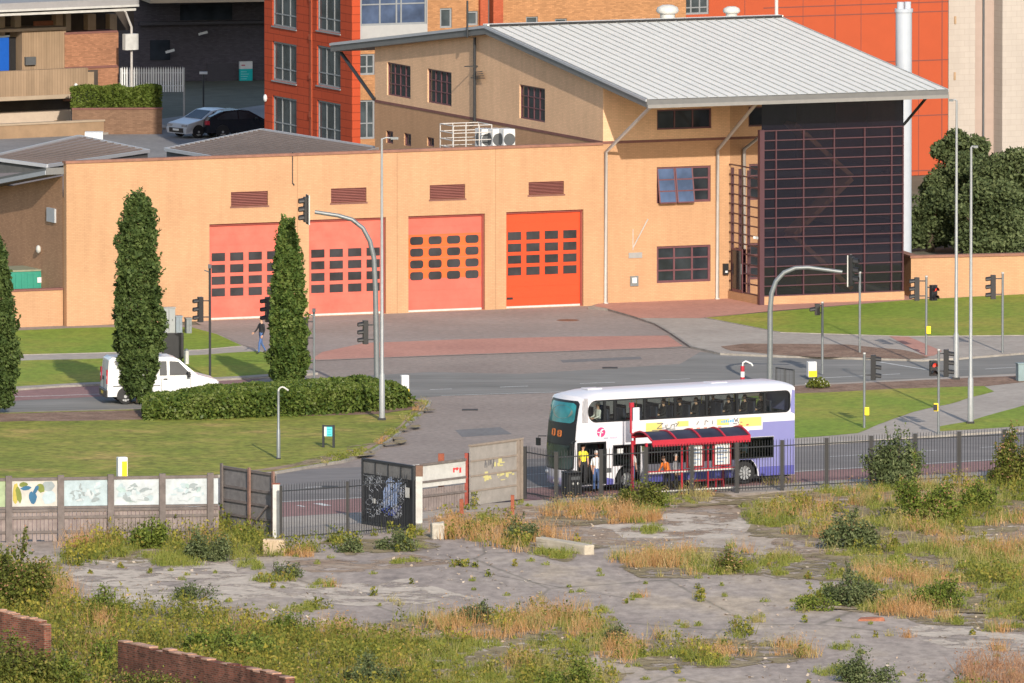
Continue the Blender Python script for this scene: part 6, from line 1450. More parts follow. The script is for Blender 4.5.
person(BF.W(8.66,.60,.55-.31), BA-90, C_lb, T_dark, H_gr, 'passenger in a pale blue shirt seated behind the lower window above the rear bus wheel', 'sit', 1.72, sleeves=False)
person(BF.W(1.46,.60,2.38-.31), BA-90, C_white, T_dark, H_gr, 'passenger in white at the front of the upper deck', 'sit', 1.72)
pas = person(BF.W(4.66,.60,2.38-.31), BA-90, C_black, T_dark, H_dk, 'passenger in dark clothes seated at the upper deck window', 'sit', 1.72, group='dark clad passengers on the upper deck')
for x, y in ((5.46,.60),(6.26,1.9),(6.26,.60),(7.86,.60),(7.86,1.9),(8.66,.60),(9.46,.60),(5.46,1.9)): dup(pas, BF.W(x,y,2.38-.31), BA-90)
# ================================================================== SITE BOUNDARY
def zat(px, py, b): return PY(px, py, b.y).z
M_wood = plain('weathered_grey_wood', (.16,.135,.125), .9, .3, 3)
M_wood_d = plain('dark_weathered_wood', (.20,.185,.18), .9, .3, 3)
M_plank = plain('bleached_planks', (.25,.205,.19), .9, .3, 2.5)
# mural hoarding on the left
h0, h1 = G(-75,543.5,.1), G(218,539,.1); ang = math.degrees(math.atan2(h1.y-h0.y, h1.x-h0.x)); Lh = (h1-h0).length
HF = Frame(h0, ang); t = thing('hoarding', h0, ang, 'grey timber hoarding with painted mural panels along its top on the left', 'hoarding')
zt_ = HF.front(110,474.5)[1]-.1; zm = HF.front(110,503.5)[1]-.1
posts = [HF.front(px,510)[0] for px in (-68,-40,8.5,60.5,110.5,162,210)]
for x in posts: mb = MB(); mb.box(x-.13,-.20,-.1,x+.13,-.06,zt_+.12); mb.build('post', M_wood, t)
mb = MB(); xx = .1
rs = random.Random(4)
while xx < Lh:
    w_ = rs.uniform(.13,.2); mb.box(xx,-.035+rs.uniform(0,.012),.05+rs.uniform(-.05,.06),xx+w_-.02,.0,zm-.08); xx += w_
mb.build('planks', M_plank, t)
mb = MB(); 
for z in (.35,.95,zm-.2): mb.box(0,-.085,z,Lh,-.04,z+.11)
mb.box(0,-.09,zm-.06,Lh,.02,zm+.02); mb.box(0,-.09,zt_-.1,Lh,.02,zt_+.02); mb.build('rails', M_wood, t)
rs = random.Random(31)
def blot(mb, cx, cz, rx, rz, y, ang=0, n=11, rough=.3):
    """an uneven painted patch on the panel face"""
    P = []
    for k in range(n):
        a = 2*math.pi*k/n; q = 1+rs.uniform(-rough, rough); u, v = rx*q*math.cos(a), rz*q*math.sin(a); P.append((cx+u*math.cos(ang)-v*math.sin(ang), y, cz+u*math.sin(ang)+v*math.cos(ang)))
    mb.face(P)
PC = {k: plain(k, c, .75, .2, 3) for k, c in dict(mural_white=(.45,.49,.51), mural_ice=(.37,.45,.48), mural_sage=(.30,.37,.22), mural_olive=(.16,.19,.04), mural_blue=(.03,.12,.22), mural_grey=(.26,.30,.31), mural_mint=(.34,.44,.43), mural_ochre=(.40,.33,.07), mural_cream=(.47,.45,.41)).items()}
SETS = [('mural_mint',[]), ('mural_mint',[]), ('mural_sage',[('mural_white',7),('mural_olive',6)]),
        ('mural_cream',[('mural_olive',0),('mural_grey',0)]), ('mural_ice',[('mural_white',12),('mural_grey',9),('mural_ice',6)]), ('mural_white',[('mural_ice',9),('mural_mint',4),('mural_grey',12),('mural_white',6)]), ('mural_white',[('mural_ice',10),('mural_grey',9),('mural_mint',3),('mural_white',7)])]
edges = posts+[Lh+.14]
order = [0, 0, 3, 4, 5, 6, 6]
for i in range(len(edges)-1):
    x0, x1 = edges[i]+.14, edges[i+1]-.14; za, zb2 = zm+.03, zt_-.11; base, ex = SETS[order[i]] if i else SETS[2]
    if i == 1: base, ex = SETS[2]
    mb = MB(); mb.box(x0,-.05,za,x1,-.015,zb2); pn = mb.build('mural_panel', PC[base], t)
    lay = 0
    for cname, cnt in ex:
        for k in range(cnt):
            lay += 1; rx, rz = rs.uniform(.03,.22), rs.uniform(.03,.14); cx, cz = rs.uniform(x0+.30, max(x0+.31,x1-.30)), rs.uniform(za+.19, zb2-.19)
            if x1-x0 < .9: continue
            mb = MB(); blot(mb, cx, cz, rx, rz, -.051-.0012*lay, rs.uniform(-.5,.5)); mb.build('painted_patch', PC[cname], pn)
    if i == 2:                                               # the leaf mural: foliage left, blue leaves, grey rounds at right
        for q, (cn, cx, cz, rx, rz, a) in enumerate([('mural_ochre',.16,.62,.14,.52,0),('mural_olive',.30,.58,.13,.42,.15),('mural_olive',.52,1.05,.22,.12,.1),('mural_grey',1.62,1.02,.30,.24,0),('mural_olive',1.28,.86,.18,.22,.4),('mural_ice',1.75,.42,.34,.32,0),('mural_blue',.62,.88,.26,.10,.1),('mural_blue',.92,.42,.20,.28,.2),('mural_blue',1.06,.78,.10,.26,-.5)]):
            sc2 = (x1-x0)/2.02; mb = MB(); blot(mb, x0+min(cx,1.98-rx)*sc2, za+min(cz,1.2-rz)*(zb2-za)/1.22, rx*.92*sc2, rz*.88, -.051-.0012*(q+1), a, 12, .14); mb.build('painted_patch', PC[cn], pn)
# gate leaves
def leaf(name, pa, pb, za, zb, label, mat, tag_cat='gate'):
    """gate leaf between two ground points; heights are read at its ends"""
    a, b = G(*pa,.10), G(*pb,.10); an = math.degrees(math.atan2(b.y-a.y,b.x-a.x)); L = (b-a).length
    return thing(name, a, an, label, tag_cat), L, za, zb
t, L, _, _ = leaf('gate_leaf', (223,529), (276,537.5), 0, 0, 'grey timber gate leaf with four rails swung open on the left side of the entrance', None)
hL = zat(223.5,465.5,G(223,529,.1))-.1
mb = MB(); mb.box(0,0,.08,L,.03,hL); mb.build('boards', M_wood_d, t)
mb = MB()
for z in (.1,.62,1.2,1.78,hL-.1): mb.box(0,-.07,z,L,-.003,z+.1)
mb.build('rails', M_wood, t)
for x in (0,L*.52,L-.12): mb = MB(); mb.box(x,-.15,-.05,x+.14,-.072,hL+.1); mb.build('post', plain('rusty_brown_post',(.24,.14,.11),.9,.25,3) if x else M_wood, t)
mb = MB(); mb.bar((L*.55,-.35,0),(L*.9,-.16,1.3),.07,.07); mb.build('prop', M_wood, t)
t, L, _, _ = leaf('gate_leaf', (363,524), (414,532), 0, 0, 'black sheeted gate leaf covered in blue and white graffiti on the right of the entrance', None)
hR = zat(363,458,G(363,524,.1))-.1
mb = MB(); mb.box(0,0,.05,L,.04,hR-.62); mb.build('sheeting', plain('black_painted_sheet',(.022,.022,.025),.5,.3,2), t)
mb = MB(); mb.box(0,.005,hR-.615,L,.035,hR-.02); mb.build('upper_board', plain('grey_stained_board',(.16,.155,.15),.9,.35,2.2), t)
mb = MB(); mb.box(-.05,-.05,.0,.05,.09,hR); mb.box(L-.1,-.05,0,L,.09,hR); mb.box(.05,-.05,hR-.09,L-.1,.09,hR); mb.box(.05,-.05,.02,L-.1,.09,.12)
for x in (L*.25,L*.5,L*.75): mb.box(x-.03,-.03,hR-.62,x+.03,-.001,hR-.1)
mb.build('frame', M_darkm, t)
rs = random.Random(12)
def scribble(name, mat, n, cx, cz, sx, sz, w_, out, turns=3, tall=1.0):
    mb = MB(); q = 0
    for k in range(n):
        x0, z0 = cx+rs.uniform(-sx,sx), cz+rs.uniform(-sz,sz); r = rs.uniform(.08,.26); ph = rs.uniform(0,6); prev = None
        for i in range(turns*7):
            a = ph+i*.5; p = (x0+r*math.cos(a)*(1-.02*i)+.015*i*rs.choice((-1,1)), z0+r*tall*math.sin(a*1.13)*(1-.015*i))
            if prev and .12<p[0]<L-.12 and .2<p[1]<hR-.15: q += 1; mb.bar((prev[0],-out-.0002*(q%40),prev[1]),(p[0],-out-.0002*(q%40),p[1]),w_,.0015,up=(0,1,0)) if False else mb.face([(prev[0]-w_/2,-out-.0003*(q%50),prev[1]),(prev[0]+w_/2,-out-.0003*(q%50),prev[1]+.01),(p[0]+w_/2,-out-.0003*(q%50),p[1]+.01),(p[0]-w_/2,-out-.0003*(q%50),p[1])])
            prev = p
    mb.build(name, mat, t)
scribble('graffiti', plain('pale_blue_spray',(.30,.38,.58),.7,.1), 16, L*.54, 1.35, .55, .50, .07, .006, 3, 1.7)
scribble('graffiti', plain('white_spray',(.55,.56,.60),.7,.1), 30, L*.46, 1.3, 1.35, .85, .028, .024, 2, 1.2)
scribble('graffiti', plain('deep_blue_spray',(.04,.07,.38),.7,.1), 6, L*.6, .75, .5, .14, .07, .042, 2, .7)
scribble('graffiti', plain('white_spray',(.55,.56,.60)), 6, L*.66, .72, .5, .2, .03, .060, 2, .8)
scribble('graffiti', plain('grey_spray',(.28,.29,.30),.7,.1), 20, L*.4, 1.95, 1.6, .2, .03, .006, 2, .8)
for x,z,w_,h_ in ((L*.86,1.4,.3,.42),(L*.22,.95,.2,.2)): mb = MB(); mb.box(x,-.08,z,x+w_,-.07,z+h_); mb.build('notice', M_offw, t)
# gateposts
def post(name, px, pyb, pyt, w_, label, mat, cat='post', d=None, z0=.1, deg=0, top=None):
    b = G(px, pyb, z0); H = zat(px, pyt, b)-z0; t = thing(name, b, deg, label, cat); mb = MB(); d = d or w_; mb.box(-w_/2,-d/2,-.15,w_/2,d/2,H); mb.build('shaft', mat, t, .01)
    if top: mb = MB(); mb.box(-w_/2-.02,-d/2-.02,H+.001,w_/2+.02,d/2+.02,H+top[0]); mb.build('head', top[1], t)
    return t
post('gatepost', 276.3, 539.5, 484, .29, 'white painted gatepost behind the orange stained concrete block', M_offw, 'gatepost', top=(.03,M_rust))
post('gatepost', 419, 523, 476, .29, 'white painted gatepost beside the graffiti gate with a timber head', M_offw, 'gatepost', top=(.45,plain('brown_timber_head',(.20,.12,.085),.9,.3,3)))
# palisade fences
def railing(name, pts, label, hgt, posts_at, hp, pitch=.125, z0=.1, pale=.02):
    """a run of railings through ground points; one mesh of pales per bay, each post a part"""
    P = [G(x,y,z0) for x,y in pts]; o = P[0]; t = thing(name, o, 0, label, 'fence')
    for i in range(len(P)-1):
        a, b = P[i]-o, P[i+1]-o; d = b-a; L = d.length; n = max(2, int(L/pitch)); mb = MB(); u = d.normalized(); nn = Vector((-u.y,u.x,0))
        for k in range(1, n):
            p = a+d*(k/n); mb.raw([p-u*pale/2-nn*.004+Vector((0,0,.08)),p+u*pale/2-nn*.004+Vector((0,0,.08)),p+u*pale/2+nn*.012+Vector((0,0,.08)),p-u*pale/2+nn*.012+Vector((0,0,.08)),p-u*pale/2-nn*.004+Vector((0,0,hgt)),p+u*pale/2-nn*.004+Vector((0,0,hgt)),p+u*pale/2+nn*.012+Vector((0,0,hgt)),p-u*pale/2+nn*.012+Vector((0,0,hgt)),p+Vector((0,0,hgt+.1))],[(0,3,2,1),(0,1,5,4),(1,2,6,5),(2,3,7,6),(3,0,4,7),(4,5,8),(5,6,8),(6,7,8),(7,4,8)])
        for z in (.18,hgt-.22): mb.bar(a+nn*.035+Vector((0,0,z)), b+nn*.035+Vector((0,0,z)), .05, .045)
        mb.build('paling_bay', M_darkm, t)
    for k in posts_at:
        p = P[k]-o; mb = MB(); mb.box(p.x-hp,p.y-.06,-.2,p.x+hp,p.y+.06,hgt+.02); mb.build('post', M_black if z0 else M_black, t)
    return t
railing('railing_fence', [(281,541.5),(347.5,537),(414,530.5)], 'black spiked railings closing the gate opening between the white posts', 2.3, (0,1), .06, .13)
FX = [525,556,601,646,692,737,782,826.5,871,915,959,1004,1049,1094]
fy = lambda x: 497 if x < 530 else float(np.interp(x,[556,782,959,1100],[502.5,490.5,481.5,475]))
railing('railing_fence', [(x,fy(x)) for x in FX], 'long black spiked railings with thick posts between the bus and the waste ground', 2.13, range(len(FX)), .085, .13)
# boarding to the right of the gate
w0, w1 = G(421,512,.1), G(465.5,506.5,.1); an = math.degrees(math.atan2(w1.y-w0.y,w1.x-w0.x)); L = (w1-w0).length; t = thing('hoarding', w0, an, 'low hoarding of white boards over grey slats between the graffiti gate and the concrete panel', 'hoarding')
hw2 = zat(421,464,w0)-.1; mb = MB(); mb.box(-.9,0,hw2*.64,L,.03,hw2); mb.build('upper_board', M_offw, t); mb = MB(); mb.box(-.2,-.01,hw2*.50,L,.02,hw2*.60); mb.build('lower_board', M_offw, t)
mb = MB(); 
for k in range(int(L/.17)): mb.box(k*.17,.0,.02,k*.17+.14,.02,hw2*.47)
mb.build('slats', M_plank, t); mb = MB(); mb.box(-.1,-.06,hw2*.6,L,-.012,hw2*.64); mb.box(-.1,-.06,hw2*.3,L,-.012,hw2*.34); mb.box(-.1,-.06,hw2*.96,L,-.002,hw2*1.01); mb.build('rails', M_wood, t)
mb = MB()
for x,z,w_,h_ in ((L*.72,.74,.10,.2),(L*.79,.78,.12,.12),(L*.86,.72,.12,.22),(L*.74,.80,.3,.06)): mb.box(x,-.006-.001*len(mb.f)/6,hw2*z,x+w_,-.0015,hw2*z+h_)
mb.build('red_graffiti', plain('red_spray',(.62,.05,.05),.6,.1), t)
post('steel_post', 441.2, 507.5, 453.5, .26, 'rusty red steel post against the white boards, left of the pair', M_rust, d=.2)
post('steel_post', 467, 505, 453, .2, 'rusty red steel post at the edge of the grey concrete panel wall', plain('dull_red_steel',(.33,.07,.05),.8,.3,4), d=.2)
post('rusty_stump', 461.5, 514, 499, .17, 'short rusty red stump leaning before the white boards', M_rust)
post('rusty_stump', 512.5, 514.5, 495, .15, 'rusty stump with a white foot before the concrete panel', M_rust)
c0, c1 = G(470.5,506,.1), G(517,499.5,.1); an = math.degrees(math.atan2(c1.y-c0.y,c1.x-c0.x)); L = (c1-c0).length; t = thing('concrete_panel_wall', c0, an, 'tall grey concrete panel wall with yellow graffiti beside the railings', 'wall')
hc0 = zat(471,446,c0)-.1; hc1 = zat(517,440,c1)-.1
M_cp = plain('grey_concrete_panel', (.29,.265,.24), .9, .18, 2.5, bump=.2)
for k in range(4): mb = MB(); mb.box(0,0,hc0*k/4+.01,L,.07,hc0*(k+1)/4-.015); mb.build('panel', M_cp, t)
mb = MB()
for k in range(1,5): mb.box(0,-.03,hc0*k/4-.05,L,-.002,hc0*k/4+.02)
mb.box(L-.02,-.04,0,L+.14,.12,hc1+.05); mb.box(L+.25,-.02,0,L+.42,.14,hc1+.02); mb.box(-.03,-.05,hc0-.02,L+.42,.1,hc0+.06); mb.build('ribs', plain('brownish_concrete',(.27,.22,.18),.9,.2,3), t)
mb = MB(); rs = random.Random(5)
for base_x, zc in ((L*.58,hc0*.63),(L*.35,hc0*.42),(L*.62,hc0*.40),(L*.82,hc0*.42)):
    for k in range(7): x = base_x+rs.uniform(-.25,.25); z = zc+rs.uniform(-.12,.12); mb.box(x,-.006-.0008*k,z,x+rs.uniform(.04,.3),-.001,z+rs.uniform(.03,.2))
mb.build('graffiti', plain('faded_yellow_spray',(.52,.47,.20),.8,.1), t)
mb = MB()
for k in range(9): x = L*.28+rs.uniform(0,.7); z = hc0*.6+rs.uniform(-.1,.15); mb.box(x,-.005-.0007*k,z,x+.05,-.001,z+.22)
mb.build('graffiti', plain('grey_black_spray',(.10,.10,.11),.8,.1), t)
# concrete lumps
def lump(px, pyb, wpx, hpx, dep, label, mat, deg, name='concrete_block', seed=0, bev=.06):
    b = G(px, pyb, .11); k = FPX/(b-CAM).length; w_, h_ = wpx/k, hpx/k; t = thing(name, b, deg, label, 'block'); mb = MB(); n_ = 5; g = {}
    rs = random.Random(seed); mb.box(-w_/2,0,-.1,w_/2,dep,h_); mb.v = [(x+rs.uniform(-.06,.06),y+rs.uniform(-.06,.06),z+(rs.uniform(-.06,.04) if z>0 else 0)) for x,y,z in mb.v]
    o = mb.build('block', mat, t, bev); s_ = o.modifiers.new('sub','SUBSURF'); s_.levels = 2; s_.render_levels = 2; s_.subdivision_type = 'SIMPLE'
    tx = bpy.data.textures.new('rough', 'CLOUDS'); tx.noise_scale = .3; d_ = o.modifiers.new('disp','DISPLACE'); d_.texture = tx; d_.strength = .09; d_.mid_level = .5; return t
lump(274,554.5,21,15.5,.7,'orange stained concrete block at the foot of the left white gatepost',plain('stained_concrete',(.52,.40,.27),.9,.35,2.2,bump=.4),-3,seed=1)
lump(438.5,539,14,16,.5,'pale broken concrete block on the ground right of the graffiti gate',plain('pale_broken_concrete',(.44,.40,.33),.9,.2,3,bump=.4),8,seed=2)
lump(560,551,88,9.5,.55,'long pale kerb stone lying in the grass at the middle of the waste ground',plain('pale_kerb_concrete',(.46,.40,.31),.9,.15,3,bump=.3),-57,'kerb_stone',3)
# ruined brick walls at the lower left
M_ruin = brick('ruined_red_brick', (.21,.065,.04), .6, (.20,.14,.105), .24, .08, .6, .5, .014)
def ruin(pa, pb, za, zb, label, down, seed):
    a, b = G(*pa,.1), G(*pb,.1); an = math.degrees(math.atan2(b.y-a.y,b.x-a.x)); L = (b-a).length; t = thing('ruined_wall', a, an, label, 'wall'); rs = random.Random(seed); mb = MB(); n_ = 26
    prof = [za+(zb-za)*i/n_+.05*int(rs.uniform(-1.3,1.9)) for i in range(n_+1)]
    for i in range(n_): mb.box(L*i/n_,0,-down,L*(i+1)/n_,.36,prof[i])
    mb.build('brickwork', M_ruin, t); mb = MB()
    for i in range(n_):
        if rs.random() < .75: mb.box(L*i/n_+.01,-.015,prof[i]+.001,L*(i+1)/n_-.02,.375,prof[i]+rs.uniform(.015,.06))
    mb.build('broken_top', plain('exposed_mortar', (.46,.27,.19), .95, .3, 4), t); mb = MB(); mb.box(0,-.05,.15,L,-.001,.24); mb.build('string_course', plain('grimy_mortar',(.16,.13,.10),.95,.3,4), t); return t
a_ = G(118,700,.1); hA = 2.0
ruin((118,690),(286,727),zat(118,648,G(118,694,.1)),zat(284,680,G(286,727,.1)),'long broken red brick wall sinking into the weeds at the bottom left',.2,3)
ruin((-70,660),(44,676),zat(-70,598,G(-70,660,.1)),zat(50,629,G(52,678,.1)),'shorter broken red brick wall end at the left edge among the shrubs',.2,4)
lump(872,621,26,3,.5,'flat scatter of orange red brick rubble on the tarmac at the right',plain('brick_rubble',(.34,.13,.075),.95,.3,5),0,'rubble_heap',7)

# ================================================================== WILD VEGETATION
L_dry = leafmat('dry_grass', [(.30,.15,.055),(.42,.225,.085),(.48,.29,.14),(.52,.37,.21)], .3, .5)
L_straw = leafmat('straw_grass', [(.18,.175,.05),(.28,.25,.08),(.38,.31,.13),(.45,.37,.19)], .3, .4)
L_grass = leafmat('green_grass', [(.10,.135,.025),(.18,.215,.04),(.26,.27,.06),(.35,.32,.11)], .3, .5)
L_weed = leafmat('leafy_weeds', [(.045,.06,.015),(.10,.125,.022),(.17,.18,.03),(.26,.22,.045),(.30,.18,.05)], .25, .6)
L_ywd = leafmat('yellow_weeds', [(.11,.12,.02),(.20,.19,.03),(.29,.25,.04),(.38,.29,.05)], .25, .6)
L_rust = leafmat('rusty_seedheads', [(.20,.10,.055),(.32,.17,.095),(.42,.27,.16)], .25, .6)
VEG = {k: [] for k in ('dry','straw','grass','weed','yellow','rust')}; LEAF = {k: [] for k in ('weed','yellow','rust','dry','straw')}
def inpoly(x, y, P):
    c = False; j = len(P)-1
    for i in range(len(P)):
        if (P[i][1] > y) != (P[j][1] > y) and x < (P[j][0]-P[i][0])*(y-P[i][1])/(P[j][1]-P[i][1])+P[i][0]: c = not c
        j = i
    return c
rv = random.Random(21)
def clump(kind, p, s=1.0):
    x, y, z = p; r = lambda a: rv.gauss(0, a)
    if kind in ('dry','straw'):
        for _ in range(30): VEG[kind].append((x+r(.25*s), y+r(.25*s), z, rv.uniform(.25,.8)*s, rv.uniform(.014,.03)))
        for _ in range(11): q = rv.uniform(.35,.9)*s; LEAF[kind].append((x+r(.3*s), y+r(.3*s), z+q*.9, rv.uniform(.05,.14)))
    elif kind == 'grass':
        R0 = rv.uniform(.22,.5)*s
        for _ in range(52):
            a, q = rv.uniform(0,6.28), rv.random()**.6; VEG['grass'].append((x+R0*q*math.cos(a), y+R0*q*math.sin(a), z, (1-.75*q*q)*rv.uniform(.22,.5)*s, rv.uniform(.014,.03)))
        for _ in range(8): a, q = rv.uniform(0,6.28), rv.random()**.6; LEAF['weed'].append((x+R0*q*math.cos(a), y+R0*q*math.sin(a), z+(1-.75*q*q)*.3*s, rv.uniform(.05,.12)))
    elif kind in ('weed','yellow'):
        h = rv.uniform(.35,.85)*s
        for _ in range(24):
            a = rv.uniform(0,6.28); q = rv.random()**.5; zz = h*rv.random(); rr = .34*s*q*(1-.5*zz/h); LEAF['weed' if kind=='weed' or zz < h*.55 else 'yellow'].append((x+rr*math.cos(a), y+rr*math.sin(a), z+zz, rv.uniform(.08,.19)))
        for _ in range(5): VEG['weed'].append((x+r(.15*s), y+r(.15*s), z, h*rv.uniform(.8,1.25), .03))
    elif kind == 'rust':
        for _ in range(9): VEG['rust'].append((x+r(.2), y+r(.2), z, rv.uniform(.5,1.1)*s, .03))
        for _ in range(16): LEAF['rust'].append((x+r(.2), y+r(.2), z+rv.uniform(.4,1.05)*s, rv.uniform(.07,.14)))
ZN = 0; G_moss = patchy('weedy_soil', [(.3,(.20,.155,.075)),(.5,(.29,.225,.12)),(.7,(.38,.30,.20))], 1.1, .47)
def zone(P, dens, mix, s=1.0, thr=-.25, fs=.30, zb=.12):
    """weeds over a patch of ground; dens = clumps per square metre, thr cuts bare gaps"""
    global ZN
    if len(P) >= 5 and (max(p[0] for p in P)-min(p[0] for p in P)) > 90 and dens > 1.5:
        ZN += 1; sheet('waste_ground', P, .1192+.0007*ZN, G_moss, rough=1.3, seed=40+ZN, step=.5)
    xs = [p[0] for p in P]; ys = [p[1] for p in P]; A = (max(xs)-min(xs))*(max(ys)-min(ys)); k = SC((min(ys)+max(ys))/2)
    n = int(A*dens/(k*k*.104)); kinds = list(mix); 
    for _ in range(n):
        x, y = rv.uniform(min(xs),max(xs)), rv.uniform(min(ys),max(ys))
        if not inpoly(x, y, P): continue
        p = G(x, y, zb); nz = mnoise.noise(Vector((p.x*fs, p.y*fs*.5, 3.3)))+.45*mnoise.noise(Vector((p.x*fs*3, p.y*fs*1.6, 9.1)))
        if nz < thr: continue
        n2 = mnoise.noise(Vector((p.x*.42+40, p.y*.17, 1.7)))*.9+rv.uniform(-.28,.28)+.5
        c = 0; tot = sum(mix.values()); ch = kinds[-1]
        for kd in kinds:
            c += mix[kd]/tot
            if n2 < c: ch = kd; break
        clump(ch, p, s*(.75+.5*rv.random())*(1 if nz > thr+.15 else .7))
zone([(-40,566),(50,566),(85,612),(180,610),(260,628),(330,636),(420,648),(430,676),(390,730),(300,730),(275,700),(118,662),(30,640),(-40,630)], 3.2, dict(weed=7,yellow=2.6,grass=1.5,dry=.5), 1.25, -.42)
zone([(-60,640),(60,640),(120,655),(130,730),(-60,730)], 3.0, dict(weed=5,rust=.6,yellow=1.5), 1.2, -.5)
zone([(90,532),(230,529),(268,537),(262,548),(330,547),(320,553),(230,560),(180,556),(85,562),(70,548)], 3.6, dict(weed=3,grass=3,yellow=3,dry=1), 1.15, -.35)
zone([(60,553),(95,556),(98,566),(64,566)], 4, dict(grass=1,yellow=2), 1.0, -1)
zone([(150,552),(200,552),(205,566),(160,568)], 4, dict(grass=2,yellow=2), 1.1, -1)
zone([(320,540),(420,530),(430,540),(420,552),(340,552)], 2.8, dict(weed=4,grass=3,yellow=1), .9, -.15)
zone([(330,628),(360,622),(480,616),(590,614),(612,636),(740,636),(815,652),(810,658),(700,668),(640,668),(590,658),(560,674),(430,696),(380,696)], 3.4, dict(yellow=1,grass=5.5,weed=1.6,straw=1.6,dry=2.6), 1.0, -.05, .5)
zone([(440,626),(500,616),(585,616),(605,628),(590,642),(460,640)], 2.0, dict(dry=4,grass=2), 1.2, .05, .6)
zone([(445,518),(480,515),(520,528),(560,536),(595,548),(560,560),(538,556),(470,542),(440,540)], 3.8, dict(grass=4,weed=2,dry=3), 1.0, -.4)
zone([(552,509),(660,508),(668,522),(560,526),(540,518)], 3.4, dict(grass=2.2,dry=3.4,straw=1.5), .8, -.15)
zone([(612,568),(620,556),(730,546),(760,556),(860,550),(1060,534),(1060,572),(1000,584),(800,579),(760,574),(640,577)], 3.3, dict(weed=1.6,grass=6,straw=1.4,dry=1.5), .95, -.12, .45)
zone([(740,508),(800,492),(960,484),(1100,474),(1100,520),(1020,530),(880,545),(760,535)], 3.4, dict(weed=2.2,grass=6,straw=1.4,dry=1.5,yellow=.8), .95, -.14, .45)
zone([(800,605),(830,586),(900,580),(1060,570),(1060,632),(1000,634),(940,622),(860,612)], 3.4, dict(weed=1.5,grass=5.5,straw=1.6,dry=1.9), .95, -.12, .45)
zone([(860,545),(1060,535),(1060,580),(860,585)], 1.6, dict(straw=3,dry=2,grass=2), .9, -.1)
zone([(960,668),(1060,662),(1060,730),(950,730)], 3.2, dict(rust=4,grass=2,weed=2), 1.0, -.4)
zone([(400,676),(560,664),(620,672),(600,730),(400,730)], 2.8, dict(grass=3,weed=3,yellow=1.5,straw=1), .9, -.3)
zone([(545,506),(560,503),(780,492),(800,491),(800,499),(640,507),(545,512)], 2.2, dict(grass=2,straw=2,weed=1), .7, -.1)
zone([(420,510),(524,500),(530,508),(430,520)], 1.6, dict(grass=2,weed=2,dry=1), .6, .0)
zone([(660,488),(800,482),(800,496),(700,502)], 1.8, dict(straw=3,dry=1.5,grass=1), .9, -.1, zb=.11)
for (x,y,w_,h_,mix,s) in ((250,566,26,8,dict(grass=1),.9),(274,580,40,7,dict(grass=2,weed=1),.8),(322,586,28,6,dict(dry=1,grass=1),.7),(300,608,60,8,dict(weed=1,grass=1),.7),(405,562,30,5,dict(grass=1),.5),(465,566,30,4,dict(grass=1,weed=1),.5),(650,531,30,6,dict(grass=1),.9),(648,512,20,5,dict(grass=1),.9),(640,596,20,4,dict(dry=1,grass=1),.6),(604,612,18,6,dict(grass=1),.8),(690,627,40,6,dict(straw=1,grass=1),.7),(742,634,26,8,dict(grass=1,weed=1),.8),(843,648,18,5,dict(grass=1),.7),(905,636,14,4,dict(dry=1),.6),(780,558,40,6,dict(grass=1,straw=1),.7),(985,570,30,5,dict(grass=1),.7),(300,556,30,5,dict(dry=2,grass=1),.7),(575,592,14,4,dict(grass=1),.5),(700,600,10,6,dict(weed=1),.6),(760,622,20,4,dict(straw=1),.5),(1010,650,40,8,dict(grass=1,dry=1),.8),(835,672,40,8,dict(grass=1),.8)):
    zone([(x-w_/2,y),(x-w_/4,y-h_/2),(x+w_/4,y-h_/2),(x+w_/2,y),(x+w_/4,y+h_/2),(x-w_/4,y+h_/2)], 4.5, mix, s, -.55)
zone([(434,400),(428,407),(411,422),(394,438),(374,450.5),(345,460.5),(320,464),(290,470),(296,464),(335,456),(370,445),(394,430),(411,414),(424,402)], 3.2, dict(grass=4,straw=2,dry=1), .5, -.1, .6, .13)
zone([(300,455),(350,452),(352,459),(310,463)], 2.5, dict(grass=3,straw=1), .45, -.3, .6, .13)
# a sparse sprinkle in the cracks
zone([(60,556),(1060,540),(1060,700),(300,720)], .09, dict(grass=3,weed=1,straw=1), .45, -.6)
for nm, kind, mat, lab in (('dry_grass','dry',L_dry,'tawny orange dry grass in drifts across the waste ground'),('straw_grass','straw',L_straw,'pale straw coloured tall grass over the right of the waste ground'),('green_grass','grass',L_grass,'low fresh green grass tufts in cracks of the old tarmac'),('weed_stems','weed',L_weed,'thin green stems of the leafy weeds on the waste ground'),('rust_stems','rust',L_rust,'rust red stems of dock in the bottom corner')):
    a = np.array(VEG[kind]); o = np_mesh(nm, bladetris(a[:,:3], a[:,3], a[:,4]*1.0, .8), 3, mat); tag(o, lab, 'grass', kind='stuff')
for nm, kind, mat, lab in (('leafy_weeds','weed',L_weed,'leafy olive green weeds massed round the ruined walls and hoarding foot'),('yellow_flowers','yellow',L_ywd,'yellow flower heads over the leafy weeds'),('dock_seedheads','rust',L_rust,'rust red dock seed heads at the bottom right corner'),('dry_seedheads','dry',L_dry,'orange feathery seed heads above the dry grass'),('straw_seedheads','straw',L_straw,'pale feathery seed heads above the straw grass')):
    a = np.array(LEAF[kind]); o = np_mesh(nm, leafquads(a[:,:3], a[:,3], .5, .6 if kind in ('weed','yellow') else .3), 4, mat); tag(o, lab, 'weeds', kind='stuff')
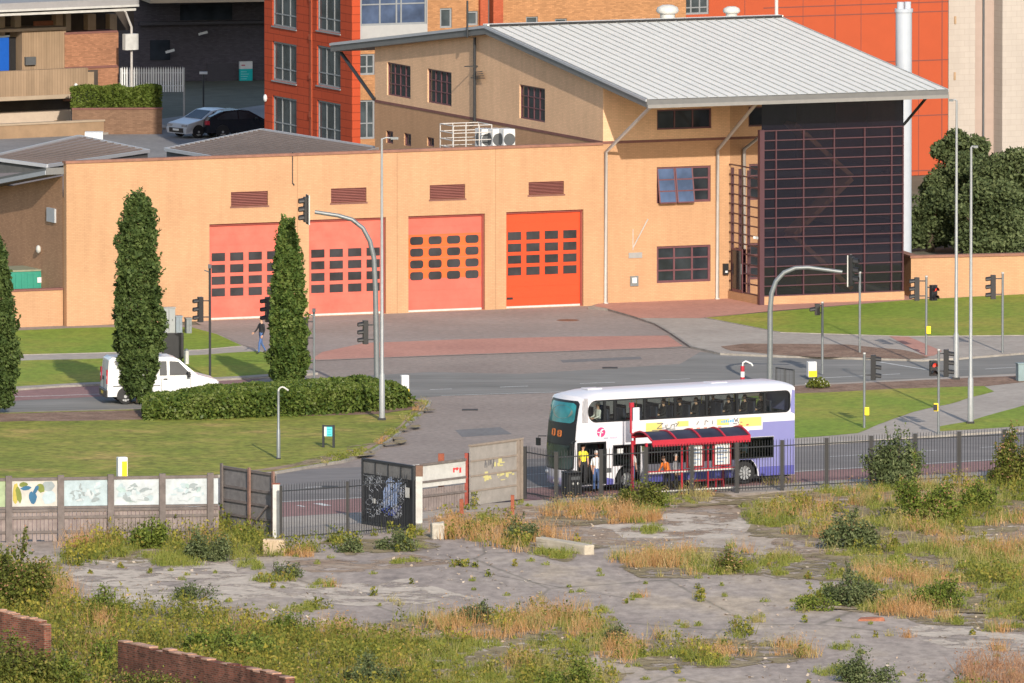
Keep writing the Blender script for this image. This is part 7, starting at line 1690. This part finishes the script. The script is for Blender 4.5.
# stones and broken bits lying about
st = []
for _ in range(5200):
    x, y = rv.uniform(-20,1044), rv.uniform(510,700); p = G(x,y,.135)
    if y < 550 and x < 430: continue
    if mnoise.noise(Vector((p.x*.25,p.y*.12,8))) < .02: continue
    st.append((p.x,p.y,p.z+.01,rv.uniform(.05,.2)))
st = np.array(st); tag(np_mesh('rubble', leafquads(st[:,:3], st[:,3], 3.0, .8), 4, leafmat('rubble_bits', [(.20,.15,.11),(.34,.27,.21),(.45,.38,.30),(.40,.20,.12)], 0, .5, .9)), 'scattered stone and brick crumbs over the broken tarmac', 'rubble', kind='stuff')
# shrubs one can tell apart
L_b1 = leafmat('buddleia_leaves', [(.03,.045,.018),(.075,.10,.04),(.13,.155,.065),(.19,.21,.10)], .2, .7)
L_b2 = leafmat('olive_shrub_leaves', [(.035,.045,.012),(.08,.10,.02),(.14,.15,.03),(.22,.17,.045)], .2, .6)
L_b3 = leafmat('fresh_shrub_leaves', [(.04,.065,.014),(.09,.13,.022),(.16,.19,.035),(.22,.23,.05)], .2, .6)
def shrub(px, pyb, wpx, hpx, label, mat, seed, n=None, leaf=.15, rust=False, name='shrub'):
    b = G(px, pyb, .12); k = FPX/(b-CAM).length; W_, H = wpx/k/2, hpx/k; t = thing(name, b, 0, label, 'shrub'); rs = random.Random(seed); n = n or int(3000*W_*H*.9)
    cl = [(rs.uniform(-.25,.25)*W_, rs.uniform(-.2,.2)*W_, 1.0, .55*W_)]+[(rs.choice((-1,1))*rs.uniform(.25,.8)*W_, rs.uniform(-.5,.5)*W_, rs.uniform(.35,.85), rs.uniform(.3,.55)*W_) for _ in range(rs.randint(3,6))]
    ns = max(18, int(W_*26)); C = []; mb = MB()
    for i in range(ns):                                      # several leaning clusters of arching shoots carry the leaves
        cx, cy, hf, cw = cl[i % len(cl)]; a = rs.uniform(0,6.28); q = rs.random()**.6; wisp = rs.random() < .16
        ex, ey = cx+cw*q*math.cos(a)*(1.25 if wisp else 1), cy+cw*q*math.sin(a)*.9; hz = H*hf*(1-.45*q*q)*(rs.uniform(1.0,1.22) if wisp else rs.uniform(.6,1.0))
        p0 = Vector((cx*.6,cy*.6,0)); p1 = Vector((cx*.4+ex*.6,cy*.4+ey*.6,hz*.62)); p2 = Vector((ex,ey,hz))
        mb.tube([p0,p1,p2],[.022,.014,.006],4)
        for j in range(max(8,n//ns) if not wisp else max(5,n//ns//4)):
            f = rs.random()**.75; p = (p0.lerp(p1,f)).lerp(p1.lerp(p2,f),f); s_ = (.05 if wisp else .09+.15*cw)*(1.35-.6*f)
            C.append((p.x+rs.gauss(0,s_), p.y+rs.gauss(0,s_), max(.03,p.z+rs.gauss(0,s_*.9))))
    np_mesh('foliage', leafquads(np.array(C), rng.uniform(leaf*.5,leaf*1.25,len(C)), .4), 4, mat, t); mb.build('stems', M_bark, t)
    if rust: o = np_mesh('seed_heads', leafquads(np.array(C)[::14]+np.array((0,0,.12)), .12, .3), 4, L_rust, t); o['kind'] = 'stuff'
    return t
for i, a in enumerate([
    (22,612,92,84,'big bushy olive green shrub at the left edge above the ruined wall',L_b2,1,None,.16,True),
    (890,487,68,68,'tall grey green shrub growing through the black railings on the right',L_b1,2,None,.15),
    (921,520,78,60,'broad green shrub in front of the tall grey green one by the railings',L_b3,3,None,.15,True),
    (1014,484,54,62,'dark leafy shrub against the railings at the right edge of the view',L_b2,4,None,.15,True),
    (847,548,60,46,'rounded dark green bush in the dry grass left of the railing shrubs',L_b1,5,None,.14),
    (849,605,58,50,'upright grey green bush on the edge of the tarmac, middle right',L_b1,6,None,.13),
    (945,608,62,36,'low sparse green bush in the dry grass at the right',L_b3,7,None,.13),
    (642,508,46,38,'dark twiggy shrub at the railings in front of the shelter end',L_b2,8,None,.12),
    (663,507,32,20,'small bright green tussock beside the dark twiggy shrub by the shelter',L_b3,9,None,.12),
    (478,622,38,30,'grey green weed bush rising from the orange dry grass',L_b1,10,None,.12),
    (868,682,66,36,'grey leaved sprawling shrub at the bottom edge on the tarmac',L_b1,11,None,.12),
    (6,692,124,64,'dark green shrub in the bottom left corner below the ruined wall',L_b2,12,None,.16),
    (195,600,36,22,'dark green low bush on the broken concrete left of centre',L_b1,13,None,.12),
    (285,577,34,18,'small dark weed bush on the tarmac behind the ruined wall',L_b1,14,None,.11),
    (575,690,64,36,'bushy green weeds cut by the bottom edge left of the grey tarmac',L_b3,15,None,.13),
    (372,690,70,40,'grey green weeds at the bottom edge right of the long ruined wall',L_b1,16,None,.13),
    (150,548,48,34,'tall green weeds against the mural hoarding under its pale panels',L_b3,17,None,.14),
    (205,560,46,40,'thick bluish green weed bush near the open timber gate',L_b1,18,None,.13),
    (395,550,44,22,'dark low bush below the graffiti gate',L_b1,19,None,.12),
    (348,552,30,18,'small dark bush in front of the black railings in the gateway',L_b1,20,None,.12),
    (520,540,40,28,'dark green weed patch among orange grass before the concrete panel',L_b1,21,None,.12),
    (725,572,30,26,'thin reddish weed in the straw grass at the middle of the site',L_b2,22,None,.11,True),
    (60,690,70,40,'mixed weedy shrub filling the gap between the two ruined walls',L_b3,23,None,.14),
    (230,660,90,46,'yellow green weeds heaped behind the long ruined wall',L_b3,24,None,.14),
    (620,642,26,24,'dark spiky weed clump at the right end of the orange grass',L_b1,25,None,.11),
    (815,610,40,20,'bright green grassy hummock on the tarmac edge below the upright bush',L_b3,26,None,.12),
    (142,706,104,46,'thick olive weeds in front of the long ruined wall at the bottom edge',L_b2,28,None,.14,True),
    (112,672,46,42,'leafy weeds hiding the left end of the long ruined wall',L_b3,32,None,.13),
    (195,722,90,42,'leafy green weeds below the middle of the long ruined wall',L_b3,29,None,.14),
    (300,640,50,34,'spindly weed bush behind the right end of the long ruined wall',L_b3,30,None,.12),
    (110,618,56,36,'tall leafy weeds behind the gap between the ruined walls',L_b3,31,None,.13),
    (975,510,40,34,'straggling pale green shrub in the long grass by the right railings',L_b3,27,None,.13)]): shrub(*a)
